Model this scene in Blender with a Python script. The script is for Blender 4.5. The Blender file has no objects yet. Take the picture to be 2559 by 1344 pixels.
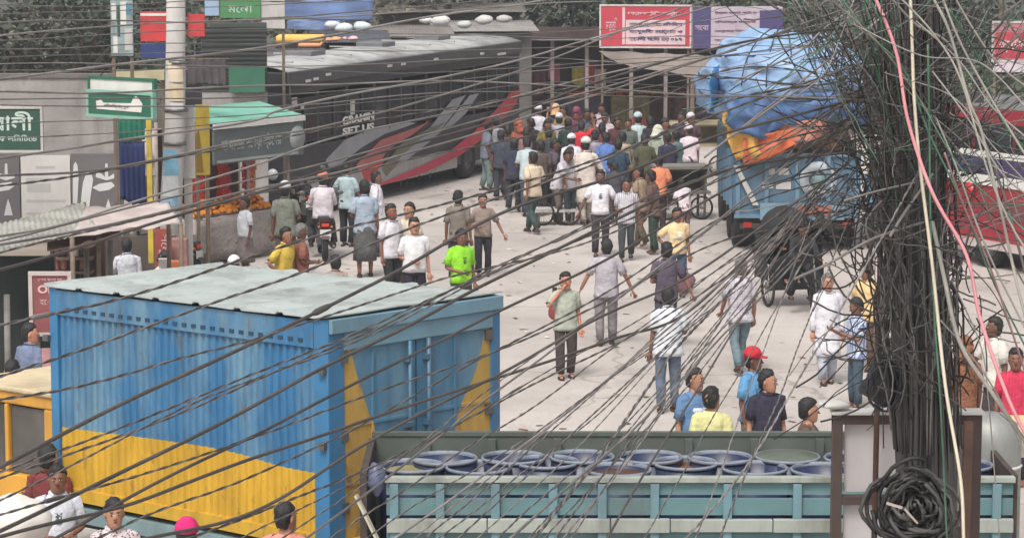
import bpy, bmesh, math, random
from mathutils import Vector, Matrix, noise
RND = random.Random(11)
PI = math.pi
# ------------------------------------------------------------------ camera, sky, sun, exposure
SC = bpy.context.scene
FPX = 7000.0
CAMZ = 7.2
PIT = math.atan(940 / FPX)
cam = bpy.data.cameras.new("camera")
cam.lens = 36 * FPX / 2559
cam.sensor_width = 36
cam.clip_start = 0.1
cam.clip_end = 2000
camo = bpy.data.objects.new("camera", cam)
camo.location = (0, 0, CAMZ)
camo.rotation_euler = (PI / 2 - PIT, 0, 0)
SC.collection.objects.link(camo)
SC.camera = camo
SC.render.resolution_x = 1024
SC.render.resolution_y = 537
SUN_EL = math.radians(57)
SUN_AZ = math.radians(201)     # behind and left of the camera
w = bpy.data.worlds.new("World")
SC.world = w
w.use_nodes = True
nt = w.node_tree
nt.nodes.clear()
sky = nt.nodes.new("ShaderNodeTexSky")
sky.sky_type = 'NISHITA'
sky.sun_disc = False
sky.sun_elevation = SUN_EL
sky.sun_rotation = SUN_AZ
sky.dust_density = 6
sky.air_density = 1.0
sky.ozone_density = 0.6
hs = nt.nodes.new("ShaderNodeHueSaturation")
hs.inputs['Saturation'].default_value = 0.22
bg = nt.nodes.new("ShaderNodeBackground")
bg.inputs[1].default_value = 0.135
wo = nt.nodes.new("ShaderNodeOutputWorld")
nt.links.new(sky.outputs[0], hs.inputs['Color'])
nt.links.new(hs.outputs[0], bg.inputs[0])
nt.links.new(bg.outputs[0], wo.inputs[0])
sl = bpy.data.lights.new("sun", 'SUN')
sl.energy = 1.65
sl.angle = math.radians(16)
sl.color = (1.0, 0.95, 0.89)
so = bpy.data.objects.new("sun", sl)
so.rotation_euler = (PI / 2 - SUN_EL, 0, PI - SUN_AZ)
SC.collection.objects.link(so)
SC.view_settings.view_transform = 'Standard'
SC.view_settings.look = 'None'
SC.view_settings.gamma = 1
SC.view_settings.exposure = 0.31

# ------------------------------------------------------------------ picking world points
CP, SP = math.cos(PIT), math.sin(PIT)
def ray(px, py):
    dx = (px - 1279.5) / FPX
    up = -(py - 672) / FPX
    return Vector((dx, CP + up * SP, -SP + up * CP))
def G(px, py, z=0.0):
    d = ray(px, py)
    return Vector((0, 0, CAMZ)) + d * ((z - CAMZ) / d.z)
def D(px, py, Y):
    d = ray(px, py)
    return Vector((0, 0, CAMZ)) + d * (Y / d.y)
def YH(py, z):          # distance at which height z shows at row py
    return G(1280, py, z).y

# ------------------------------------------------------------------ materials
def C(r, g, b, k=0.8):
    f = lambda v: ((v / 255 + 0.055) / 1.055) ** 2.4 if v > 10 else v / 255 / 12.92
    return (f(r) * k, f(g) * k, f(b) * k, 1)
_m = {}
def mat(col, rough=0.75, metal=0.0, var=0.12, sc=4.0, bump=0.0, bsc=30.0, name='paint', dirt=0.0, kind=None, col2=None, alpha=1.0):
    key = (tuple(col), rough, metal, var, sc, bump, bsc, dirt, kind, tuple(col2) if col2 else None)
    if key in _m:
        return _m[key]
    m = bpy.data.materials.new(name)
    m.use_nodes = True
    n = m.node_tree
    L = n.links
    b = n.nodes['Principled BSDF']
    b.inputs['Roughness'].default_value = rough
    b.inputs['Metallic'].default_value = metal
    tc = n.nodes.new('ShaderNodeTexCoord')
    no = n.nodes.new('ShaderNodeTexNoise')
    no.inputs['Scale'].default_value = sc
    no.inputs['Detail'].default_value = 5
    L.new(tc.outputs['Object'], no.inputs['Vector'])
    mr = n.nodes.new('ShaderNodeMapRange')
    mr.inputs['From Min'].default_value = 0.3
    mr.inputs['From Max'].default_value = 0.7
    mr.inputs['To Min'].default_value = 1 - var
    mr.inputs['To Max'].default_value = 1 + var
    L.new(no.outputs[0], mr.inputs['Value'])
    mx = n.nodes.new('ShaderNodeVectorMath')
    mx.operation = 'SCALE'
    L.new(mr.outputs[0], mx.inputs['Scale'])
    src = None
    if kind in ('stripe', 'check'):
        sx = n.nodes.new('ShaderNodeTexWave')
        sx.bands_direction = 'X'
        sx.inputs['Scale'].default_value = 8
        L.new(tc.outputs['Object'], sx.inputs['Vector'])
        r = n.nodes.new('ShaderNodeMath'); r.operation = 'GREATER_THAN'; r.inputs[1].default_value = 0.72
        L.new(sx.outputs['Fac'], r.inputs[0])
        fac = r.outputs[0]
        if kind == 'check':
            sy = n.nodes.new('ShaderNodeTexWave')
            sy.bands_direction = 'Z'
            sy.inputs['Scale'].default_value = 8
            L.new(tc.outputs['Object'], sy.inputs['Vector'])
            r2 = n.nodes.new('ShaderNodeMath'); r2.operation = 'GREATER_THAN'; r2.inputs[1].default_value = 0.72
            L.new(sy.outputs['Fac'], r2.inputs[0])
            ad = n.nodes.new('ShaderNodeMath'); ad.operation = 'MAXIMUM'
            L.new(fac, ad.inputs[0]); L.new(r2.outputs[0], ad.inputs[1])
            fac = ad.outputs[0]
        mc = n.nodes.new('ShaderNodeMix'); mc.data_type = 'RGBA'
        mc.inputs['A'].default_value = col
        mc.inputs['B'].default_value = col2 or (0.1, 0.1, 0.2, 1)
        L.new(fac, mc.inputs['Factor'])
        src = mc.outputs['Result']
    elif kind == 'print':
        v = n.nodes.new('ShaderNodeTexVoronoi')
        v.inputs['Scale'].default_value = 38
        L.new(tc.outputs['Object'], v.inputs['Vector'])
        r = n.nodes.new('ShaderNodeMath'); r.operation = 'LESS_THAN'; r.inputs[1].default_value = 0.35
        L.new(v.outputs['Distance'], r.inputs[0])
        mc = n.nodes.new('ShaderNodeMix'); mc.data_type = 'RGBA'
        mc.inputs['A'].default_value = col
        mc.inputs['B'].default_value = col2 or (0.1, 0.1, 0.2, 1)
        L.new(r.outputs[0], mc.inputs['Factor'])
        src = mc.outputs['Result']
    if src is None:
        mx.inputs[0].default_value = col[:3]
    else:
        L.new(src, mx.inputs[0])
    out = mx.outputs[0]
    if dirt > 0:
        n2 = n.nodes.new('ShaderNodeTexNoise')
        n2.inputs['Scale'].default_value = sc * 0.6
        n2.inputs['Detail'].default_value = 8
        n2.inputs['Roughness'].default_value = 0.7
        mp = n.nodes.new('ShaderNodeMapping')
        mp.inputs['Location'].default_value = (3.1, 7.7, 1.3)
        mp.inputs['Scale'].default_value = (1.6, 1.6, 0.45)
        L.new(tc.outputs['Object'], mp.inputs[0]); L.new(mp.outputs[0], n2.inputs['Vector'])
        m2 = n.nodes.new('ShaderNodeMapRange')
        m2.inputs['From Min'].default_value = 0.48
        m2.inputs['From Max'].default_value = 0.7
        m2.inputs['To Max'].default_value = dirt
        L.new(n2.outputs[0], m2.inputs['Value'])
        mc = n.nodes.new('ShaderNodeMix'); mc.data_type = 'RGBA'
        mc.inputs['B'].default_value = (0.10, 0.085, 0.07, 1)
        L.new(m2.outputs[0], mc.inputs['Factor']); L.new(out, mc.inputs['A'])
        out = mc.outputs['Result']
    L.new(out, b.inputs['Base Color'])
    if bump > 0:
        n3 = n.nodes.new('ShaderNodeTexNoise')
        n3.inputs['Scale'].default_value = bsc
        n3.inputs['Detail'].default_value = 4
        L.new(tc.outputs['Object'], n3.inputs['Vector'])
        bp = n.nodes.new('ShaderNodeBump')
        bp.inputs['Strength'].default_value = bump
        bp.inputs['Distance'].default_value = 0.03
        L.new(n3.outputs[0], bp.inputs['Height'])
        L.new(bp.outputs[0], b.inputs['Normal'])
    _m[key] = m
    return m
def cloth(c, kind=None, c2=None):
    return mat(c, 0.92, 0, 0.16, 6, 1.0, 13, 'cloth', 0, kind, c2)
def metalp(c, dirt=0.35, rough=0.5):
    return mat(c, rough, 0, 0.10, 2.5, 0.06, 40, 'painted_metal', dirt)

# ------------------------------------------------------------------ mesh helper
SPLIT = {'side_rail', 'corner_post', 'stake_post', 'end_board', 'stiffener', 'far_post', 'side_plank', 'post', 'hinge', 'door', 'roof_hatch', 'leg', 'band', 'skirt', 'white_marking', 'cross_arm', 'hidden_wall', 'cab_window', 'side_window', 'notice', 'vent_slot', 'side_vent', 'side_cover', 'door_rib', 'roof_ridge', 'chassis_rail', 'cap_seat', 'footwear'}
class MB:
    def __init__(s):
        s.v = []; s.f = []; s.mi = []; s.sm = []
    def add(s, vs, fs, mi=0, smooth=False):
        o = len(s.v)
        s.v.extend([tuple(v) for v in vs])
        for f in fs:
            s.f.append([i + o for i in f]); s.mi.append(mi); s.sm.append(smooth)
        return s
    def box(s, c, size, rz=0.0, mi=0, rx=0.0, ry=0.0):
        M = Matrix.Translation(c) @ Matrix.Rotation(rz, 4, 'Z') @ Matrix.Rotation(ry, 4, 'Y') @ Matrix.Rotation(rx, 4, 'X')
        a, b, d = size[0] / 2, size[1] / 2, size[2] / 2
        vs = [M @ Vector(p) for p in ((-a, -b, -d), (a, -b, -d), (a, b, -d), (-a, b, -d), (-a, -b, d), (a, -b, d), (a, b, d), (-a, b, d))]
        return s.add(vs, [(3, 2, 1, 0), (4, 5, 6, 7), (0, 1, 5, 4), (1, 2, 6, 5), (2, 3, 7, 6), (3, 0, 4, 7)], mi)
    def beam(s, p, q, wd, th=None, mi=0):
        p = Vector(p); q = Vector(q); th = th or wd
        d = (q - p); L = d.length
        if L < 1e-6: return s
        d.normalize()
        u = Vector((0, 0, 1)) if abs(d.z) < 0.9 else Vector((0, 1, 0))
        a = d.cross(u).normalized() * wd / 2
        b = a.cross(d).normalized() * th / 2
        vs = [p - a - b, p + a - b, p + a + b, p - a + b, q - a - b, q + a - b, q + a + b, q - a + b]
        return s.add(vs, [(0, 1, 2, 3), (7, 6, 5, 4), (4, 5, 1, 0), (5, 6, 2, 1), (6, 7, 3, 2), (7, 4, 0, 3)], mi)
    def tube(s, pts, r, n=8, mi=0, caps=True, smooth=True, flat=1.0):
        pts = [Vector(p) for p in pts]
        rs = r if isinstance(r, (list, tuple)) else [r] * len(pts)
        rings = []
        pa = None
        for i, p in enumerate(pts):
            d = (pts[min(i + 1, len(pts) - 1)] - pts[max(i - 1, 0)])
            if d.length < 1e-9: d = Vector((0, 0, 1))
            d.normalize()
            if pa is None:
                u = Vector((0, 0, 1)) if abs(d.z) < 0.9 else Vector((0, 1, 0))
                a = d.cross(u).normalized()
            else:
                a = pa - d * pa.dot(d)
                a = a.normalized() if a.length > 1e-6 else d.cross(Vector((0.3, 0.5, 0.8))).normalized()
            pa = a
            b = d.cross(a)
            rings.append([p + a * math.cos(t) * rs[i] + b * math.sin(t) * rs[i] * flat for t in [2 * PI * k / n for k in range(n)]])
        return s.rings(rings, mi, caps, smooth)
    def rings(s, rings, mi=0, caps=True, smooth=True):
        n = len(rings[0])
        vs = [v for r in rings for v in r]
        fs = []
        for i in range(len(rings) - 1):
            for k in range(n):
                k2 = (k + 1) % n
                fs.append((i * n + k, i * n + k2, (i + 1) * n + k2, (i + 1) * n + k))
        if caps:
            fs.append(tuple(reversed(range(n))))
            fs.append(tuple((len(rings) - 1) * n + k for k in range(n)))
        return s.add(vs, fs, mi, smooth)
    def ell(s, c, r, nu=10, nv=7, mi=0, M=None):
        rg = []
        c = Vector(c)
        for j in range(nv + 1):
            t = PI * j / nv
            rr = max(math.sin(t), 0.02)
            ring = []
            for k in range(nu):
                p = Vector((math.cos(2 * PI * k / nu) * rr * r[0], math.sin(2 * PI * k / nu) * rr * r[1], -math.cos(t) * r[2]))
                if M: p = M @ p
                ring.append(c + p)
            rg.append(ring)
        return s.rings(rg, mi)
    def lathe(s, c, prof, n=20, axis='Z', mi=0, smooth=True, caps=False, rz=0.0):
        c = Vector(c)
        rg = []
        for (r, z) in prof:
            ring = []
            for k in range(n):
                t = 2 * PI * k / n
                if axis == 'Z': p = Vector((r * math.cos(t), r * math.sin(t), z))
                elif axis == 'X': p = Vector((z, r * math.cos(t), r * math.sin(t)))
                else: p = Vector((r * math.sin(t), z, r * math.cos(t)))
                if rz: p = Matrix.Rotation(rz, 3, 'Z') @ p
                ring.append(c + p)
            rg.append(ring)
        return s.rings(rg, mi, caps, smooth)
    def grid(s, fn, nu, nv, mi=0, smooth=True):
        vs = [fn(i / nu, j / nv) for j in range(nv + 1) for i in range(nu + 1)]
        fs = [(j * (nu + 1) + i, j * (nu + 1) + i + 1, (j + 1) * (nu + 1) + i + 1, (j + 1) * (nu + 1) + i) for j in range(nv) for i in range(nu)]
        return s.add(vs, fs, mi, smooth)
    def prism(s, poly, p0, ux, uz, th, mi=0):
        # flat polygon (list of 2-D points) in plane (ux, uz) at p0, extruded by th along the normal
        p0 = Vector(p0); ux = Vector(ux); uz = Vector(uz)
        nrm = ux.cross(uz).normalized() * th
        a = [p0 + ux * x + uz * z for x, z in poly]
        b = [p + nrm for p in a]
        n = len(poly)
        fs = [tuple(range(n - 1, -1, -1)), tuple(range(n, 2 * n))] + [(i, (i + 1) % n, n + (i + 1) % n, n + i) for i in range(n)]
        return s.add(a + b, fs, mi)
    def xform(s, M):
        s.v = [tuple(M @ Vector(v)) for v in s.v]
        return s
    def pieces(s):
        p = list(range(len(s.v)))
        def fd(i):
            while p[i] != i: p[i] = p[p[i]]; i = p[i]
            return i
        for f in s.f:
            a = fd(f[0])
            for i in f[1:]: p[fd(i)] = a
        out = {}
        for f, mi, sm in zip(s.f, s.mi, s.sm):
            r = fd(f[0])
            if r not in out: out[r] = (MB(), {})
            mb, ix = out[r]
            g = []
            for i in f:
                if i not in ix: ix[i] = len(mb.v); mb.v.append(s.v[i])
                g.append(ix[i])
            mb.f.append(g); mb.mi.append(mi); mb.sm.append(sm)
        return [o[0] for o in out.values()]
    def build(s, name, mats, parent=None, loc=None, rz=0.0, bevel=0.0, solid=0.0):
        if parent is not None and name in SPLIT:
            ps = s.pieces()
            if len(ps) > 1:
                obs = [q._build(name, mats, parent, loc, rz, bevel, solid) for q in ps]
                return obs[0]
        return s._build(name, mats, parent, loc, rz, bevel, solid)
    def _build(s, name, mats, parent=None, loc=None, rz=0.0, bevel=0.0, solid=0.0):
        me = bpy.data.meshes.new(name)
        me.from_pydata(s.v, [], s.f)
        if not isinstance(mats, (list, tuple)): mats = [mats]
        for m in mats: me.materials.append(m)
        me.polygons.foreach_set('material_index', s.mi)
        me.polygons.foreach_set('use_smooth', s.sm)
        me.update()
        o = bpy.data.objects.new(name, me)
        SC.collection.objects.link(o)
        if parent is not None: o.parent = parent
        if loc is not None: o.location = loc
        o.rotation_euler = (0, 0, rz)
        if bevel > 0:
            bm = o.modifiers.new('bevel', 'BEVEL'); bm.width = bevel; bm.segments = 2; bm.limit_method = 'ANGLE'
        if solid > 0:
            sm = o.modifiers.new('solid', 'SOLIDIFY'); sm.thickness = solid; sm.offset = 0
        return o
def tag(o, label=None, cat=None, group=None, kind=None):
    if label: o['label'] = label
    if cat: o['category'] = cat
    if group: o['group'] = group
    if kind: o['kind'] = kind
    return o
def thing(name, label, cat, loc=(0, 0, 0), rz=0.0, group=None):
    o = bpy.data.objects.new(name, None)
    o.empty_display_size = 0.1
    SC.collection.objects.link(o)
    o.location = loc
    o.rotation_euler = (0, 0, rz)
    return tag(o, label, cat, group)
# ------------------------------------------------------------------ lettering
_texts = []
def text(body, size, loc, rot, m, parent, width=None, name='lettering', align='CENTER', bold=0.0, depth=0.004, height=None, label=None):
    cu = bpy.data.curves.new(name, 'FONT')
    cu.body = body
    cu.size = size
    cu.align_x = align
    cu.align_y = 'CENTER'
    cu.extrude = depth
    cu.offset = bold
    cu.resolution_u = 3
    cu.materials.append(m)
    o = bpy.data.objects.new(name, cu)
    SC.collection.objects.link(o)
    o.parent = parent
    o.location = loc
    o.rotation_euler = rot
    if label: o['label'] = label
    _texts.append((o, width, height))
    return o
def flush_texts():
    bpy.context.view_layer.update()
    dg = bpy.context.evaluated_depsgraph_get()
    for o, wd, ht in _texts:
        me = bpy.data.meshes.new_from_object(o.evaluated_get(dg))
        if len(me.vertices) == 0: continue
        xs = [v.co.x for v in me.vertices]; ys = [v.co.y for v in me.vertices]
        cx = (min(xs) + max(xs)) / 2
        kx = wd / (max(xs) - min(xs)) if wd else 1
        ky = ht / (max(ys) - min(ys)) if ht else kx
        cy = (min(ys) + max(ys)) / 2
        if wd or ht:
            for v in me.vertices:
                v.co.x = (v.co.x - cx) * kx
                v.co.y = (v.co.y - cy) * ky
        n = bpy.data.objects.new(o.name, me)
        nm = o.name
        SC.collection.objects.link(n)
        n.parent = o.parent; n.location = o.location; n.rotation_euler = o.rotation_euler
        for k in o.keys():
            n[k] = o[k]
        bpy.data.objects.remove(o)
        n.name = nm

# ================================================================== SETTING
def ground_mat():
    m = bpy.data.materials.new('dusty_road')
    m.use_nodes = True
    n = m.node_tree; L = n.links
    b = n.nodes['Principled BSDF']; b.inputs['Roughness'].default_value = 0.95
    tc = n.nodes.new('ShaderNodeTexCoord')
    def nz(s, d, rg, loc=(0, 0, 0), sca=(1, 1, 1)):
        mp = n.nodes.new('ShaderNodeMapping'); mp.inputs['Location'].default_value = loc; mp.inputs['Scale'].default_value = sca
        t = n.nodes.new('ShaderNodeTexNoise'); t.inputs['Scale'].default_value = s; t.inputs['Detail'].default_value = d; t.inputs['Roughness'].default_value = rg
        L.new(tc.outputs['Object'], mp.inputs[0]); L.new(mp.outputs[0], t.inputs['Vector'])
        return t.outputs[0]
    cr = n.nodes.new('ShaderNodeValToRGB')
    e = cr.color_ramp.elements
    e[0].position = 0.33; e[0].color = C(170, 161, 155, .82)
    e[1].position = 0.62; e[1].color = C(202, 193, 186, .82)
    L.new(nz(0.25, 7, 0.65), cr.inputs[0])
    # worn and oily patches, stretched along the driving direction
    r2 = n.nodes.new('ShaderNodeMapRange'); r2.inputs['From Min'].default_value = 0.56; r2.inputs['From Max'].default_value = 0.72; r2.inputs['To Max'].default_value = 0.5
    L.new(nz(0.7, 9, 0.7, (5, 2, 0), (1, 0.45, 1)), r2.inputs['Value'])
    m1 = n.nodes.new('ShaderNodeMix'); m1.data_type = 'RGBA'; m1.inputs['B'].default_value = C(120, 112, 106)
    L.new(r2.outputs[0], m1.inputs['Factor']); L.new(cr.outputs[0], m1.inputs['A'])
    r3 = n.nodes.new('ShaderNodeMapRange'); r3.inputs['From Min'].default_value = 0.35; r3.inputs['From Max'].default_value = 0.65; r3.inputs['To Min'].default_value = 0.9; r3.inputs['To Max'].default_value = 1.08
    L.new(nz(14, 6, 0.8), r3.inputs['Value'])
    vm = n.nodes.new('ShaderNodeVectorMath'); vm.operation = 'SCALE'
    L.new(m1.outputs['Result'], vm.inputs[0]); L.new(r3.outputs[0], vm.inputs['Scale'])
    # cracks between irregular slabs, and small dark spots
    vo = n.nodes.new('ShaderNodeTexVoronoi'); vo.feature = 'DISTANCE_TO_EDGE'; vo.inputs['Scale'].default_value = 0.16
    wp = n.nodes.new('ShaderNodeVectorMath'); wp.operation = 'ADD'
    wn_ = n.nodes.new('ShaderNodeTexNoise'); wn_.inputs['Scale'].default_value = 0.9; wn_.inputs['Detail'].default_value = 6
    L.new(tc.outputs['Object'], wn_.inputs['Vector']); L.new(tc.outputs['Object'], wp.inputs[0]); L.new(wn_.outputs['Color'], wp.inputs[1]); L.new(wp.outputs[0], vo.inputs['Vector'])
    ck = n.nodes.new('ShaderNodeMapRange'); ck.inputs['From Min'].default_value = 0.0; ck.inputs['From Max'].default_value = 0.008; ck.inputs['To Min'].default_value = 0.45; ck.inputs['To Max'].default_value = 0
    L.new(vo.outputs['Distance'], ck.inputs['Value'])
    v2 = n.nodes.new('ShaderNodeTexVoronoi'); v2.inputs['Scale'].default_value = 1.3; L.new(tc.outputs['Object'], v2.inputs['Vector'])
    s2 = n.nodes.new('ShaderNodeMapRange'); s2.inputs['From Min'].default_value = 0.05; s2.inputs['From Max'].default_value = 0.09; s2.inputs['To Min'].default_value = 0.5; s2.inputs['To Max'].default_value = 0
    L.new(v2.outputs['Distance'], s2.inputs['Value'])
    mxx = n.nodes.new('ShaderNodeMath'); mxx.operation = 'MAXIMUM'; L.new(ck.outputs[0], mxx.inputs[0]); L.new(s2.outputs[0], mxx.inputs[1])
    m4 = n.nodes.new('ShaderNodeMix'); m4.data_type = 'RGBA'; m4.inputs['B'].default_value = (.07, .065, .06, 1); L.new(mxx.outputs[0], m4.inputs['Factor']); L.new(vm.outputs[0], m4.inputs['A'])
    L.new(m4.outputs['Result'], b.inputs['Base Color'])
    bp = n.nodes.new('ShaderNodeBump'); bp.inputs['Strength'].default_value = 0.35; bp.inputs['Distance'].default_value = 0.02
    L.new(nz(20, 8, 0.7), bp.inputs['Height']); L.new(bp.outputs[0], b.inputs['Normal'])
    return m
g = MB().grid(lambda u, v: Vector((-300 + 600 * u, -40 + 500 * v, 0)), 8, 8).build('ground', ground_mat()); tag(g, kind='structure')
def strip(name, pts, z, m):
    o = MB().add([(x, y, z) for x, y in pts], [tuple(range(len(pts)))]).build(name, m); tag(o, kind='structure'); return o
strip('far_ground', [(-300, 86), (-6, 86), (3, 86), (300, 86), (300, 460), (-300, 460)], 0.004, mat(C(78, 76, 66), 0.95, 0, 0.35, 0.4, 0.3, 6, 'soil'))
strip('earth_verge', [(-40, 36), (-4.2, 36), (-4.7, 52), (-6.5, 62), (-40, 84)], 0.004, mat(C(150, 138, 126), 0.95, 0, 0.25, 0.8, 0.4, 12, 'verge'))

lm = MB(); rl = random.Random(31)
for i in range(620):
    y_ = rl.uniform(36, 78); x_ = rl.gauss(1.5, 4.5)
    if rl.random() < .35: x_ = rl.gauss(-5, 1.2)
    a = rl.uniform(0, 6.3); s1 = rl.uniform(.02, .07); s2_ = rl.uniform(.015, .05); h1 = rl.uniform(.004, .02)
    c_ = Vector((x_, y_, .006)); u_ = Vector((math.cos(a), math.sin(a), 0)) * s1; v_ = Vector((-math.sin(a), math.cos(a), 0)) * s2_
    lm.add([c_ - u_ - v_, c_ + u_ - v_ + Vector((0, 0, h1)), c_ + u_ + v_, c_ - u_ + v_ + Vector((0, 0, h1 * .5))], [(0, 1, 2, 3)], rl.randrange(4))
tag(lm.build('litter', [mat(C(*c_), .8, 0, .2, 8, 0, 30, 'litter_bit') for c_ in ((225, 222, 215), (110, 100, 86), (80, 92, 70), (150, 110, 90))]), 'small scraps of paper and leaves scattered on the road', 'litter', None, 'stuff')

# ------------------------------------------------------------------ trees
def leafmat(c):
    return mat(c, 0.6, 0, 0.5, 1.2, 0, 30, 'leaves')
BARK = mat(C(120, 112, 104), 0.9, 0, 0.25, 5, 0.5, 14, 'bark')
def tree(px, py, Y, rx, rz_, label, col, n=1500, leaf=0.13, seed=1, bare=False):
    r = random.Random(seed)
    c = D(px, py, Y)
    root = thing('tree', label, 'tree', (c.x, Y, 0), 0, 'trees behind the bus stand')
    h = c.z
    mb = MB()
    mb.tube([(0, 0, -0.1), (0.06, 0, h * 0.35), (-0.05, 0.05, h * 0.7), (0.02, 0, h * 1.0)], [0.2, 0.16, 0.12, 0.05], 8)
    clumps = []
    for i in range(12):
        a = r.uniform(0, 2 * PI); q = r.uniform(0.25, 0.95)
        tip = Vector((math.cos(a) * rx * q, math.sin(a) * rx * q * 0.8, h + r.uniform(-1, 1) * rz_ * 0.85))
        b0 = Vector((0, 0, h * r.uniform(0.45, 0.85)))
        mid = b0.lerp(tip, 0.5) + Vector((r.uniform(-.2, .2), r.uniform(-.2, .2), 0.1))
        mb.tube([b0, mid, tip], [0.07, 0.045, 0.015], 6)
        clumps.append((tip, r.uniform(0.35, 0.8) * rx * 0.55))
    mb.build('trunk', BARK, root)
    if bare: n = int(n * 0.55)
    lv = MB()
    nc = 26
    while len(clumps) < nc:
        a = r.uniform(0, 2 * PI); q = r.uniform(0, 1) ** 0.6
        clumps.append((Vector((math.cos(a) * rx * q, math.sin(a) * rx * q * 0.8, h + r.uniform(-1, 1) * rz_)), r.uniform(0.22, 0.45) * rx))
    for i in range(n):
        cc, cr = clumps[r.randrange(len(clumps))]
        d = Vector((r.gauss(0, 1), r.gauss(0, 1), r.gauss(0, 0.75)))
        d = d.normalized() * cr * r.uniform(0.35, 1.05)
        p = cc + d
        s_ = leaf * r.uniform(0.6, 1.5)
        a = Vector((r.gauss(0, 1), r.gauss(0, 1), r.gauss(0, 0.6))).normalized()
        b_ = a.cross(Vector((r.gauss(0, 1), r.gauss(0, 1), r.gauss(0, 1)))).normalized()
        k = r.randrange(3)
        lv.add([p - a * s_, p + b_ * s_ * 0.45, p + a * s_, p - b_ * s_ * 0.45], [(0, 1, 2, 3)], k)
    lv.build('crown', [leafmat(col), leafmat(tuple(x * 0.6 for x in col[:3]) + (1,)), leafmat(tuple(min(1, x * 1.35) for x in col[:3]) + (1,))], root)
    return root
dk = (0.055, 0.075, 0.050, 1)
dk2 = (0.075, 0.085, 0.060, 1)
ol = (0.11, 0.13, 0.06, 1)
TREES = [
 (40, 40, 66, 1.9, 1.6, 'dark leafy tree at the far left above the grey wall', dk, 2600, .12, 1, True),
 (200, 60, 68, 1.8, 1.5, 'dark tree with bare grey branches above the grey wall', dk, 2400, .12, 2, True),
 (120, 100, 72, 2.0, 1.5, 'low dark tree between two taller ones behind the grey wall', dk2, 2400, .12, 3, False),
 (330, 90, 74, 1.7, 1.3, 'bushy tree behind the tall banner at the left pole', dk2, 2000, .12, 4, False),
 (20, 130, 63, 1.2, 0.7, 'low bush touching the top of the grey wall at the left edge', dk2, 1400, .11, 5, False),
 (1040, -10, 92, 3.0, 2.0, 'brownish tree beyond the roof of the striped bus', (0.11, 0.105, 0.08, 1), 2600, .14, 6, False),
 (1290, 50, 93, 2.6, 2.4, 'dark tree behind the far end of the striped bus', dk, 2800, .14, 7, False),
 (1440, 60, 95, 2.0, 2.6, 'dark tree left of the red banner', dk, 2800, .14, 8, False),
 (1620, -40, 97, 3.0, 1.8, 'olive green tree above the red banner', ol, 2600, .14, 9, False),
 (1850, -30, 96, 2.6, 2.0, 'olive green tree above the purple banner', ol, 2400, .14, 10, False),
 (2010, 60, 88, 2.4, 2.4, 'dark tree right behind the blue tarpaulin load', dk2, 2600, .13, 12, False),
 (2180, 80, 84, 2.4, 2.6, 'dark tree behind the cable pole', dk, 2800, .13, 13, False),
 (2340, 130, 80, 2.5, 2.6, 'dark tree right of the cable pole above the red bus', dk, 3200, .13, 14, False),
 (2500, 30, 82, 2.4, 1.9, 'tree in the top right corner above the pink signboard', dk2, 2600, .13, 15, False),
 (2540, 260, 72, 1.8, 1.2, 'green bush at the right edge behind the red bus', (0.10, 0.13, 0.07, 1), 1800, .12, 16, False),
 (560, 0, 88, 2.6, 1.9, 'tree behind the green signboard at the top left', dk, 1800, .14, 17, False),
 (800, -20, 94, 2.6, 1.6, 'tree beyond the blue tarpaulins at the top', dk2, 2000, .14, 18, False),
]
for (px, py, Y, rx, rz_, lab, col, n, lf, sd, bare) in TREES:
    tree(px, py, Y, rx, rz_, lab, col, n, lf, sd, bare)

# ------------------------------------------------------------------ flat board facing the camera side
def board(name, label, cat, px0, py0, px1, py1, Y, mats, a=0.0, th=0.05, frame=None, group=None, rz_extra=0.0, legs=None):
    """upright board; a = turn about the vertical (right end farther when positive)."""
    p0 = D(px0, py1, Y)
    p1 = D(px1, py1, Y)
    pt = D(px0, py0, Y)
    wd = (p1.x - p0.x) / math.cos(a)
    ht = pt.z - p0.z
    root = thing(name, label, cat, (p0.x, Y, p0.z), a, group)
    MB().box((wd / 2, 0, ht / 2), (wd, th, ht)).build('panel', mats, root, bevel=0.004)
    if frame:
        f = MB()
        t = 0.05
        f.box((wd / 2, -0.004, ht + t / 2), (wd + 2 * t, th + 0.03, t)).box((wd / 2, -0.004, -t / 2), (wd + 2 * t, th + 0.03, t))
        f.box((-t / 2, -0.004, ht / 2), (t, th + 0.024, ht)).box((wd + t / 2, -0.004, ht / 2), (t, th + 0.024, ht))
        f.build('frame', frame, root)
    if cat == 'sign' and legs is None and 40 < px0 < 520 and frame is None:
        MB().box((wd / 2 if px0 > 440 else wd - .05, .1, ht / 2), (wd * .5 + .3, .04, .06)).build('bracket', STEEL, root)
    if legs:
        l = MB()
        for x in (0.04, wd - 0.04):
            l.box((x, 0.05, -p0.z / 2 + 0.01), (0.06, 0.06, p0.z + 0.02))
        l.build('post', legs, root)
    return root, wd, ht
def sgn(root, body, x, z, wd, ht, m, th=0.05, name='lettering', bold=0.0):
    return text(body, 0.3, (x, -th / 2 - 0.004, z), (PI / 2, 0, 0), m, root, width=wd, height=ht, name=name, bold=bold)
def patch(root, name, x0, z0, x1, z1, m, th=0.05, off=0.006, poly=None):
    mb = MB()
    if poly: mb.prism(poly, (0, -th / 2 - 0.001, 0), (1, 0, 0), (0, 0, 1), -off + 0.001) if False else mb.prism([(x, z) for x, z in poly], (0, -th / 2 - 0.001, 0), (1, 0, 0), (0, 0, 1), off)
    else: mb.box(((x0 + x1) / 2, -th / 2 - off / 2 + 0.001, (z0 + z1) / 2), (x1 - x0, off, z1 - z0))
    return mb.build(name, m, root)
WHITE = mat(C(232, 230, 224), 0.7, 0, 0.06, 3, 0, 30, 'white_paint', 0.25)
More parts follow.
